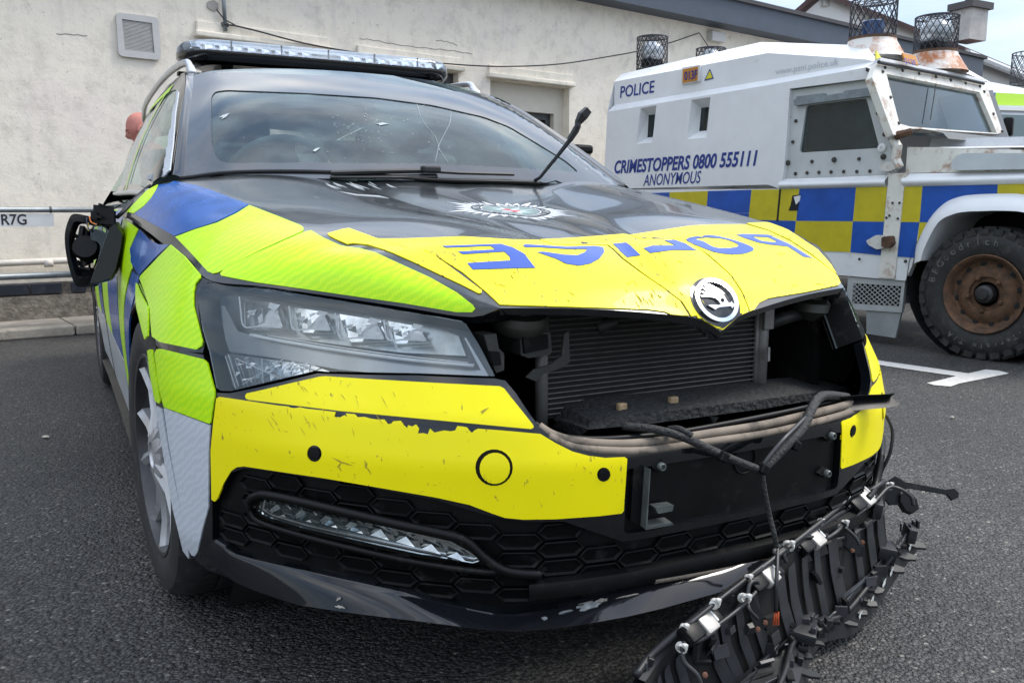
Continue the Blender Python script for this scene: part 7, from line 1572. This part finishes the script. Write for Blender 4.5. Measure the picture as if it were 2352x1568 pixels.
rv([(1578, 1436), (1650, 1378), (1722, 1322), (1806, 1258)], .004)
rv([(1566, 1494), (1576, 1472), (1640, 1440), (1700, 1395), (1720, 1376), (1740, 1352), (1738, 1334), (1722, 1340), (1716, 1372)], .0042)
rv([(1566, 1490), (1572, 1520), (1600, 1548), (1612, 1575)], .0045)
rv([(1572, 1446), (1578, 1468), (1600, 1472), (1640, 1450)], .0045)
rv([(1812, 1256), (1850, 1232), (1890, 1238), (1920, 1222), (1938, 1202), (1968, 1182), (2010, 1150), (2040, 1120), (2066, 1122), (2092, 1140), (2098, 1160)], .0042)
rv([(1812, 1252), (1796, 1262), (1782, 1272), (1778, 1264), (1796, 1252), (1816, 1248), (1812, 1262), (1800, 1272), (1806, 1290)], .004)
rv([(1938, 1204), (1926, 1206), (1924, 1216), (1940, 1212), (1964, 1232), (1974, 1250)], .0035)
rv([(1716, 1378), (1722, 1400), (1740, 1420)], .0035)
m = MB()
for k, (dx, col) in enumerate(((0, 0), (4, 0), (8, 0))):
    m.tube(crv([dpx(1780 + dx, 1404, 1.55), dpx(1778 + dx * 1.2, 1420, 1.55), dpx(1776 + dx * 1.5, 1434, 1.56)], 3), .0016, 5)
place(m.obj('orange_wires', mat('orange_wire', (.55, .10, .03), .5)), lm_, LL)
rv([(1786, 1250), (1784, 1330, 1.54), (1782, 1404, 1.55)], .004)
NYL = mat('clip_nylon', (.58, .57, .53), .5, var=.1, vs=60)
for x, y, r in ((1566, 1488, .0095), (1571, 1441, .0075), (1643, 1384, .009), (1713, 1374, .0095), (1718, 1327, .007), (1811, 1253, .0115), (1883, 1198, .007), (1938, 1203, .009), (1961, 1111, .008), (1943, 1146, .007), (2041, 1116, .009)):
    c = rimpt(x, y, .026) if y > 1120 else dpx(x, y, 1.9); m = MB(); n_ = (V((.75, .5, .35))).normalized(); F4 = frame(c, n_)
    m.lathe([(r, -.003), (r, .003), (r * .72, .003), (r * .72, -.003), (r, -.003)], F4, 14); m.box(F4 @ V((0, r * 1.1, 0)), (.008, .008, .006), None, .001); place(m.obj('cable_clip', NYL, smooth=40), lm_, LL)
for x, y in ((1566, 1488), (1708, 1376), (1643, 1392)):
    m = MB(); m.lathe([(0, .003), (.008, .002), (.009, 0)], frame(rimpt(x - 3, y - 4, .018), -CF), 14); place(m.obj('clip_base', NYL, smooth=True), lm_, LL)
# ================================================================ litter flecks on the tarmac
for x, y, r, lab in ((105, 1002, 13, 'curled pale leaf lying on the tarmac left of the car'), (2187, 957, 6, 'small white scrap on the tarmac right of the bumper')):
    random.seed(x); q = [at(px_, py_, 2, .006 + random.random() * .006) for px_, py_ in jag(x, y, r, r * .28, 9, .5)]; o = mobj('litter_scrap', [at(x, y, 2, .012)] + q, [(0, i + 1, (i + 1) % 9 + 1) for i in range(9)], mat('dry_leaf', (.48, .44, .34), .8, var=.3, vs=60)); tag(o, lab, 'litter')
# ================================================================ man standing behind the car
SKIN = mat('skin', (.50, .185, .145), .5, var=.14, vs=16); CLOTH = mat('dark_uniform', (.014, .017, .022), .85, var=.3, vs=20)
PP = dpx(324, 300, 6.15); px_, py_ = PP.x, PP.y
per = empty('person', (px_, py_ + .05, 0), label='bald man in dark clothes leaning forward behind the car, face turned to the left', cat='person')
def skinbody(edges, pts, rad, name, mt, sub=1):
    me = bpy.data.meshes.new(name); me.from_pydata(pts, edges, []); o = bpy.data.objects.new(name, me); COL.objects.link(o)
    md = o.modifiers.new('s', 'SKIN'); sd_ = me.skin_vertices[0].data
    for i, r in enumerate(rad): sd_[i].radius = (r, r)
    sd_[0].use_root = True
    s2 = o.modifiers.new('u', 'SUBSURF'); s2.levels = sub; s2.render_levels = sub
    bpy.context.view_layer.update(); me2 = bpy.data.meshes.new_from_object(o.evaluated_get(bpy.context.evaluated_depsgraph_get()))
    vs = [v.co.copy() for v in me2.vertices]; fs = [tuple(p.vertices) for p in me2.polygons]; bpy.data.objects.remove(o); bpy.data.meshes.remove(me); bpy.data.meshes.remove(me2); return vs, fs
# local: -x = the way he faces, z up
hx = -.10
P = [(0, 0, .90), (-.02, 0, 1.08), (-.06, 0, 1.24), (-.09, 0, 1.36), (-.12, 0, 1.44),
     (-.07, .19, 1.31), (-.05, .25, 1.06), (-.17, .24, .84), (-.19, .24, .79), (-.07, -.19, 1.31), (-.05, -.25, 1.06), (-.17, -.24, .84), (-.19, -.24, .79),
     (0, .10, .86), (-.02, .11, .48), (.03, .12, .09), (-.10, .13, .04), (0, -.10, .86), (-.02, -.11, .48), (.03, -.12, .09), (-.10, -.13, .04)]
E_ = [(0, 1), (1, 2), (2, 3), (3, 4), (3, 5), (5, 6), (6, 7), (7, 8), (3, 9), (9, 10), (10, 11), (11, 12), (0, 13), (13, 14), (14, 15), (15, 16), (0, 17), (17, 18), (18, 19), (19, 20)]
RD = [.14, .135, .15, .09, .055, .062, .046, .032, .036, .062, .046, .032, .036, .095, .062, .045, .04, .095, .062, .045, .04]
vs, fs = skinbody(E_, P, RD, 'body', SKIN)
for sy in (1, -1):                                   # hands: five fingers rooted in the palm
    for f, (dy, l) in enumerate(((-.028, .05), (-.012, .075), (.004, .08), (.018, .075), (.030, .06))):
        b = V((-.195, sy * .24 + dy, .775)); q = [b, b + V((-.012, dy * .15, -l * .5)), b + V((-.006, dy * .2, -l))]
        if f == 0: q = [b + V((-.01, 0, .02)), b + V((-.035, -.01, -.005)), b + V((-.045, -.008, -.03))]
        mm_ = MB(); mm_.tube(q, [.009, .008, .006], 6); bo = len(vs); vs += mm_.v; fs += [tuple(i + bo for i in f_) for f_ in mm_.f]
# head: a shaped ball, face towards -x and a little down
mm_ = MB(); nu, nv = 28, 20; rows = []
for j in range(nv + 1):
    th = pi * j / nv; row = []
    for i in range(nu):
        a = 2 * pi * i / nu; u = cos(th); s = sin(th); f = s * cos(a); w = s * sin(a)
        x = f * .100; y = w * .078; z = u * .118
        low = max(0, -u); x *= 1 - .22 * low; y *= 1 - .38 * low ** 1.2
        if f > 0:
            x += .026 * math.exp(-((w / .16) ** 2) - ((u + .18) / .16) ** 2) * f; x += .012 * math.exp(-((w / .2) ** 2) - ((u + .34) / .10) ** 2); x += .008 * math.exp(-((w / .45) ** 2) - ((u - .12) / .10) ** 2)
            x -= .012 * math.exp(-((abs(w) - .34) / .14) ** 2 - ((u + .04) / .09) ** 2); x += .010 * math.exp(-((w / .25) ** 2) - ((u + .62) / .10) ** 2); x += .012 * math.exp(-((w / .3) ** 2) - ((u + .86) / .12) ** 2)
        else: x *= 1.08
        row.append(V((x, y, z)))
    rows.append(row)
mm_.grid(rows, True)
for sy in (1, -1): mm_.lathe([(.010, .004), (.018, .010), (.028, .006), (.030, -.004), (.012, -.010)], frame(V((-.012, sy * .080, -.012)), (-.3, sy, .1)) @ Matrix.Scale(1.25, 4, (0, 1, 0)), 10)
HC = V((px_, py_, PP.z + .0)); hd = Matrix.Translation((0, 0, 0)) @ Matrix.Rotation(R_(-12), 4, 'Z') @ Matrix.Rotation(pi, 4, 'Z') @ Matrix.Rotation(.32, 4, 'Y')
base = V((px_, py_ + .05, 0)); top = vs[:]; 
hv = [hd @ v for v in mm_.v]; cen = V((-.155, 0, 1.53)); sc = 1
bo = len(vs); vs = vs + [v + cen for v in hv]; fs = fs + [tuple(i + bo for i in f) for f in mm_.f]
dz = (PP.z + .01) - cen.z
xo = PP.x - cen.x; yo = PP.y
ob = mobj('body', [V((v.x + xo, v.y + yo, v.z * (1 if v.z < .5 else 1) + dz * min(1, max(0, v.z / 1.2)))) for v in vs], fs, SKIN, None, True); place(ob, per, per.location)
cv, cf = skinbody([(0, 1), (1, 2), (2, 3), (3, 4), (4, 5), (5, 6), (3, 7), (7, 8), (8, 9)], [P[0], P[1], P[2], (-.085, 0, 1.33), P[5], P[6], P[7], P[9], P[10], P[11]], [.155, .15, .165, .10, .078, .060, .044, .078, .060, .044], 'jacket', CLOTH)
def shift(v): return V((v.x + xo, v.y + yo, v.z + dz * min(1, max(0, v.z / 1.2))))
place(mobj('jacket', [shift(v) for v in cv], cf, CLOTH, None, True), per, per.location)
tv, tf = skinbody([(0, 1), (1, 2), (2, 3), (3, 7), (0, 4), (4, 5), (5, 6), (6, 8)], [P[0], P[13], P[14], P[15], P[17], P[18], P[19], P[16], P[20]], [.15, .11, .078, .06, .11, .078, .06, .05, .05], 'trousers', CLOTH)
place(mobj('trousers', [shift(v) for v in tv], tf, CLOTH, None, True), per, per.location)
m = MB(); eh = Matrix.Translation(shift(cen)) @ hd
for sy in (1, -1):
    c = eh @ V((.086, sy * .030, -.004)); m.lathe([(0, .004), (.006, .003), (.009, 0)], frame(c, (eh.to_3x3() @ V((1, sy * .25, 0)))), 8)
place(m.obj('eyes', mat('eye_dark', (.03, .02, .02), .3)), per, per.location)
m = MB()
for sy in (1, -1): m.tube([eh @ V((.098, sy * .012, .012)), eh @ V((.095, sy * .030, .018)), eh @ V((.080, sy * .048, .012))], .0045, 5)
place(m.obj('eyebrows', mat('brow', (.22, .08, .06), .8)), per, per.location)
